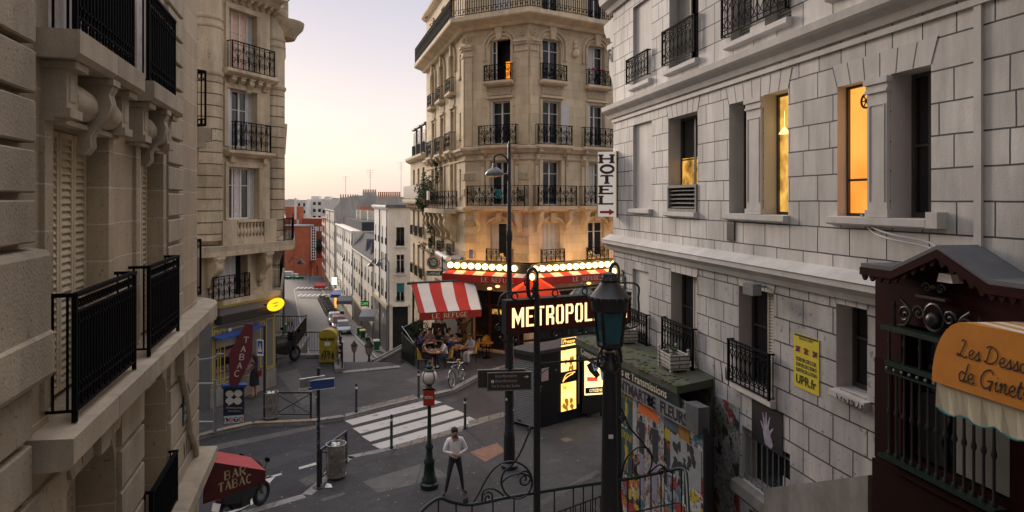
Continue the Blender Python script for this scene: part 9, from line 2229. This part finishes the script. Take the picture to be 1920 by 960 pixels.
# ------------------------------------------------------------------ bicycles
def bicycle(loc,rz,label,fr=(.30,.30,.29),lean=.08):
 t_=root('bicycle',label,'bicycle',loc,rz);fm=mat('bicycle_frame',fr,.35,.3)
 def wheel(x,nm):
  s=MB();s.tube([(x+.34*math.cos(2*PI*k/22),0,.35+.34*math.sin(2*PI*k/22))for k in range(22)],.018,6,closed=True);w_=s.build('wheel','rubber',t_,False)
  s=MB();s.tube([(x+.315*math.cos(2*PI*k/22),0,.35+.315*math.sin(2*PI*k/22))for k in range(22)],.010,4,closed=True)
  for k in range(14):s.tube([(x,.01*(-1)**k,.35),(x+.31*math.cos(2*PI*k/14),0,.35+.31*math.sin(2*PI*k/14))],.003,3)
  s.lathe((x,0,.33),[(.03,0),(.03,.04)],6);s.build('rim','chrome',w_,False)
 wheel(.52,'f');wheel(-.52,'r')
 s=MB();B=(-.08,0,.30);S_=(-.20,0,.80);H_=(.34,0,.84);H2=(.37,0,.68)
 for a,b,r_ in((B,S_,.018),(S_,H_,.018),(B,H2,.02),(H_,H2,.02),(S_,(-.52,.05,.35),.01),(S_,(-.52,-.05,.35),.01),(B,(-.52,.05,.35),.012),(B,(-.52,-.05,.35),.012),(H2,(.52,.05,.35),.013),(H2,(.52,-.05,.35),.013),(S_,(-.23,0,.92),.014),(H_,(.33,0,.98),.014)):s.tube([a,b],r_,6)
 s.build('frame',fm,t_,False)
 s=MB();s.tube(catmull([(.20,.30,.98),(.32,.22,1.0),(.36,0,1.0),(.32,-.22,1.0),(.20,-.30,.98)],4),.012,6);s.build('handlebar','chrome',t_,False)
 s=MB();s.prism([(-.38,-.08,.93),(-.38,.08,.93),(-.24,.05,.93),(-.08,.02,.93),(-.08,-.02,.93),(-.24,-.05,.93)],(0,0,.05));s.build('saddle',mat('tan_saddle',(.30,.12,.03),.5),t_,False)
 for x in(.52,-.52):
  s=MB();s.tube([(x+.39*math.cos(R(a)),0,.35+.39*math.sin(R(a)))for a in range(20 if x>0 else 30,175,15)],.016,4);s.build('mudguard','chrome',t_,False)
 s=MB();s.box((-.60,0,.76),(.34,.12,.02));s.tube([(-.6,0,.76),(-.52,0,.36)],.008,4);s.build('luggage_rack','steel',t_,False)
 s=MB();s.lathe((-.08,.05,.22),[(.0,.07),(.09,.075),(.09,.085),(.0,.09)],12);s.tube([(-.08,.07,.30),(-.02,.09,.16)],.01,4);s.tube([(-.08,-.07,.30),(-.14,-.09,.44)],.01,4);s.build('crank','steel',t_,False)
 s=MB();s.ball((.46,0,.82),.045,8,6);s.build('headlight','chrome',t_,False)
 t_.rotation_euler=(lean,0,rz);return t_
b0,b1=G(847,728),G(868,714);bicycle((b0+b1)/2,math.atan2(b0.y-b1.y,b0.x-b1.x),'silver city bicycle with tan saddle parked on the pavement before the terrace')
bicycle(Vector((-8.2,32.0,0)),PI/2+.28,'dark bicycle leaning on the railing right of the letter box',(.03,.03,.035),.12)
# ------------------------------------------------------------------ motorcycles and cars
def motorcycle(label,loc,rz,body=(.015,.015,.018),group=None):
 t_=root('motorcycle',label,'motorcycle',loc,rz,group);bm_=mat('motorcycle_paint',body,.3,coat=.3)
 for x in(.68,-.62):
  s=MB();s.tube([(x+.25*math.cos(2*PI*k/18),0,.30+.25*math.sin(2*PI*k/18))for k in range(18)],.06,8,closed=True);w_=s.build('wheel','rubber',t_,False,True);s=MB();s.lathe((x,0,.30),[(.0,-.04),(.18,-.03),(.18,.03),(0,.04)],12);s.v=[(v[0],v[2]-.30,.30+v[1])for v in s.v];s.build('rim','steel',w_,False)
 s=MB();s.prism([(-.75,-.13,.62),(-.25,-.13,.45),(.05,-.13,.34),(.25,-.13,.42),(.5,-.13,.72),(.42,-.13,.88),(.12,-.13,.82),(-.1,-.13,.74),(-.8,-.13,.86)],(0,.26,0));s.build('body',bm_,t_,False)
 s=MB();s.hexa([(-.85,-.13,.80),(.1,-.15,.76),(.1,.15,.76),(-.85,.13,.80),(-.82,-.10,.92),(.02,-.11,.86),(.02,.11,.86),(-.82,.10,.92)]);s.build('seat','rubber',t_,False)
 s=MB();s.prism([(.46,-.16,.5),(.66,-.13,.55),(.62,-.10,1.0),(.5,-.08,1.18),(.42,-.14,.95)],(0,.28,.0));s.build('front_fairing',bm_,t_,False)
 s=MB();s.tube([(.68,.07,.30),(.46,.08,.98)],.025,6);s.tube([(.68,-.07,.30),(.46,-.08,.98)],.025,6);s.build('fork','steel',t_,False)
 s=MB();s.tube(catmull([(.30,.36,1.02),(.42,.2,1.04),(.44,0,1.0),(.42,-.2,1.04),(.30,-.36,1.02)],4),.016,6);s.build('handlebar','iron',t_,False)
 for y in(.33,-.33):s=MB();s.tube([(.38,y,1.04),(.42,y*1.15,1.22)],.008,4);s.ball((.42,y*1.18,1.28),.075,10,6,(.35,1.1,.8));s.build('mirror','iron',t_,False)
 s=MB();s.ball((.64,0,.92),.09,10,8,(.5,1,1));s.build('headlight','chrome',t_,False)
 s=MB();s.box((-.86,0,.80),(.05,.2,.07));s.build('tail_light',mat('red_lens',(.35,.01,.01),.3)if 'red_lens' not in bpy.data.materials else bpy.data.materials['red_lens'],t_,False)
 s=MB();s.hexa([(-.93,-.10,.52),(-.90,-.10,.52),(-.90,.10,.52),(-.93,.10,.52),(-.88,-.10,.68),(-.85,-.10,.68),(-.85,.10,.68),(-.88,.10,.68)]);s.build('number_plate','white',t_,False)
 s=MB();s.tube([(0,-.18,.3),(-.35,-.2,.34),(-.85,-.2,.46)],[.03,.055,.06],10);s.build('exhaust','chrome',t_,False,True)
 s=MB();s.box((-.72,0,1.06),(.36,.38,.28))if body[0]<.0151 and group is None else s.box((-.05,0,.4),(.3,.3,.25));s.build('top_box' if group is None else 'engine','rubber',t_,False)
 return t_
mz_=motorcycle('black motorcycle with a top box parked beside the railing by the tobacconist',Vector((-10.75,32.0,0)),PI/2-.42)
mz_.scale=(1.2,1.3,1.2)
mb2=motorcycle('motorcycle with chrome exhaust parked half under the BAR TABAC awning',G(418,962),1.25,(.016,.016,.018))
mb2.location=Vector((-6.55,16.6,0))
GM='motorcycles parked in a row down the street'
proto=motorcycle('',(0,0,0),0,(.02,.02,.022),GM);protoR=motorcycle('',(0,0,0),0,(.05,.05,.06),GM)
places=[(101,0),(104,1),(106.5,0),(109,0),(111.5,1),(114,0),(116.5,0),(119,1),(121.5,0),(124,0),(127,1)]
for i,(Y,k)in enumerate(places):
 src=(proto,protoR)[k];loc=Vector((xr_(Y)-2.7,Y,zs(Y)+.02));rz=PI+.25 if i else PI*.93
 lab=['first dark motorcycle of the parked row, set apart nearest the silver car','second motorcycle of the parked row, grey','third motorcycle of the parked row','fourth motorcycle of the parked row','fifth motorcycle of the parked row, grey','sixth motorcycle of the parked row','seventh motorcycle of the parked row','eighth motorcycle of the parked row, grey','ninth motorcycle of the parked row','tenth motorcycle of the parked row','last motorcycle of the parked row, by the crossroads'][i]
 if i in(0,1):src.location=loc;src.rotation_euler=(0,0,rz);src['label']=lab
 else:dup(src,loc,rz,lab)
def car(label,loc,rz,paint,L=3.9,Wd=1.68,H=1.48,kind='hatch'):
 t_=root('parked_car',label,'car',loc,rz,'cars parked along the kerb');pm=mat('car_paint',paint,.3,.2,.5,coat=.5)
 h=L/2;w_=Wd/2;prof=[(-h,.32),(-h+.02,.75),(-h+.18,.95),(-h+.35,H-.12),(-h+.7,H),(.25,H),(.78,.98),(h-.25,.86),(h,.66),(h,.30)]
 n=len(prof);mb=MB();rows=[]
 for y,k in((-w_,0),(-w_*.96,1),(w_*.96,1),(w_,0)):
  rows.append([(x*(.985 if not k else 1),y*(.80 if z>1.0 else 1.0),z if k else min(z,z*.985))for x,z in prof])
 vs=[p for r_ in rows for p in r_];fs=[(i*n+j,i*n+(j+1)%n,(i+1)*n+(j+1)%n,(i+1)*n+j)for i in range(3)for j in range(n)]+[tuple(range(n)),tuple(range(3*n,4*n))]
 mb.add(vs,fs);mb.build('body',pm,t_,False)
 g=MB();wt=w_*.80*.94;g.quad((.30,-wt,H-.03),(.30,wt,H-.03),(.79,w_*.9,1.02),(.79,-w_*.9,1.02));g.v=[(x+.015,y,z+.012)for x,y,z in g.v];g.build('windscreen','glass',t_,False)
 g=MB();g.quad((-h+.33,-wt,H-.16),(-h+.33,wt,H-.16),(-h+.17,w_*.9,1.0),(-h+.17,-w_*.9,1.0));g.v=[(x-.02,y,z+.01)for x,y,z in g.v];g.build('rear_window','glass',t_,False)
 for s_ in(-1,1):
  g=MB();y1,y2=s_*(w_*.815),s_*(w_*1.0);g.quad((-h+.5,y1,H-.08),(.2,y1,H-.08),(.68,y2*.985,1.0),(-h+.36,y2*.985,1.0));g.v=[(x,y+s_*.012,z)for x,y,z in g.v];g.build('side_window','glass',t_,False)
  g=MB();g.ball((h-.08,s_*w_*.7,.70),.13,8,6,(.7,1.1,.7));g.build('headlight','chrome',t_,False)
  g=MB();g.box((-h+.02,s_*w_*.82,.85),(.08,.16,.28));g.build('tail_light',bpy.data.materials['red_lens'],t_,False)
  g=MB();g.box((.62,s_*(w_+.06),1.0),(.10,.16,.12));g.build('wing_mirror',pm,t_,False)
  for x in(h-.68,-h+.62):
   g=MB();g.lathe((0,0,0),[(.0,-.1),(.29,-.1),(.31,-.06),(.31,.06),(.29,.1),(0,.1)],16);g.v=[(x+v[0],s_*(w_-.08)+v[2],.31+v[1])for v in g.v];o=g.build('wheel','rubber',t_,False);g=MB();g.lathe((0,0,0),[(.0,-.11),(.19,-.105),(.19,.105),(0,.11)],12);g.v=[(x+v[0],s_*(w_-.08)+v[2],.31+v[1])for v in g.v];g.build('rim','steel',o,False)
 g=MB();g.box((h-.0,0,.42),(.06,Wd*.9,.18));g.build('bumper','rubber',t_,False);g=MB();g.box((h+.03,0,.46),(.02,.5,.11));g.build('number_plate','white',t_,False)
 return t_
def cy(Y,x=-2.65):return Vector((xr_(Y)+x,Y,zs(Y)+.01))
da=math.atan2(-1,.336)
car('small silver car parked nearest on the lower street',cy(85),da,(.30,.31,.33),3.4,1.6,1.5);car('red people carrier parked between the two silver cars',cy(90,-2.8),da,(.30,.03,.03),4.3,1.75,1.68);car('silver hatchback parked furthest of the three cars',cy(95.5,-2.9),da,(.34,.35,.37),4.0,1.7,1.45)
for t_,Y,x in((0,85,0),):pass
# green wheelie bins along the street and at the crossroads
def wheelie(label,loc,rz=0,lid='green_bin',src={}):
 if lid not in src:
  t_=root('wheelie_bin',label,'bin',loc,rz,'green wheelie bins');s=MB();s.hexa([(-.24,-.26,.12),(.24,-.26,.12),(.24,.26,.12),(-.24,.26,.12),(-.30,-.34,.98),(.30,-.34,.98),(.30,.34,.98),(-.30,.34,.98)]);s.build('tub','green_bin',t_,False)
  s=MB();s.hexa([(-.33,-.38,.98),(.33,-.38,.98),(.33,.38,.98),(-.33,.38,.98),(-.28,-.30,1.08),(.28,-.30,1.08),(.28,.34,1.10),(-.28,.34,1.10)]);s.build('lid',lid,t_,False)
  for x in(-.26,.26):s=MB();s.lathe((0,0,0),[(.10,-.03),(.10,.03)],10);s.v=[(x+v[2],.26+v[0],.10+v[1])for v in s.v];s.build('wheel','rubber',t_,False)
  src[lid]=t_;return t_
 return dup(src[lid],loc,rz,label)
M['yellow_lid']=mat('yellow_plastic_lid',(.55,.40,.04),.45);M['white_lid']=mat('grey_plastic_lid',(.35,.36,.36),.5)
def street_pt(px,Y,dz=.14):p=P(px,500,Y);p.z=zs(Y)+dz;return p
for px,Y,lid,lab in((674,80,'green_bin','green wheelie bin on the right pavement, behind the silver car'),(680,77,'yellow_lid','green wheelie bin with a yellow lid on the right pavement'),(706,67,'white_lid','green wheelie bin by the black shop of the white corner house'),(641,100,'green_bin','green wheelie bin between the motorcycles and the house doors'),(533,84,'green_bin','green wheelie bin against the left houses'),(566,64,'yellow_lid','green wheelie bin with a yellow lid by the left kerb behind the railing'),(614,122,'green_bin','green wheelie bin beside the red awning')):
 wheelie(lab,street_pt(px,Y),.3,lid)
for k,px in enumerate((536,541,546,552,557,562,567,580)):
 wheelie('green wheelie bin in the row at the crossroads, %s'%['leftmost','second from the left','third from the left','fourth from the left','fourth from the right','third from the right','second from the right','standing apart at the right end'][k],street_pt(px,170 if k<7 else 176,.5),.1*k,'white_lid' if k in(1,4)else 'green_bin',)
p=street_pt(536,176,.5);s=MB();s.box((p.x,p.y,p.z+1.0),(3.4,2.0,2.0));s.box((p.x+2.3,p.y,p.z+.7),(1.2,1.9,1.4));
vn=root('parked_van','white van with orange stripes parked left at the crossroads','van',p);s.v=[tuple(Vector(v))for v in s.v];s.build('body',mat('white_van_paint',(.5,.5,.5),.4),vn)
s=MB();s.box((p.x,p.y-1.01,p.z+.9),(3.3,.02,.25));s.build('stripe','red_cloth',vn)
for x in(-1.1,2.1):s=MB();s.lathe((0,0,0),[(.33,-.1),(.33,.1)],12);s.v=[(p.x+x+v[0],p.y-.95+v[2],p.z+.33+v[1])for v in s.v];s.build('wheel','rubber',vn)
bpy.context.view_layer.update()
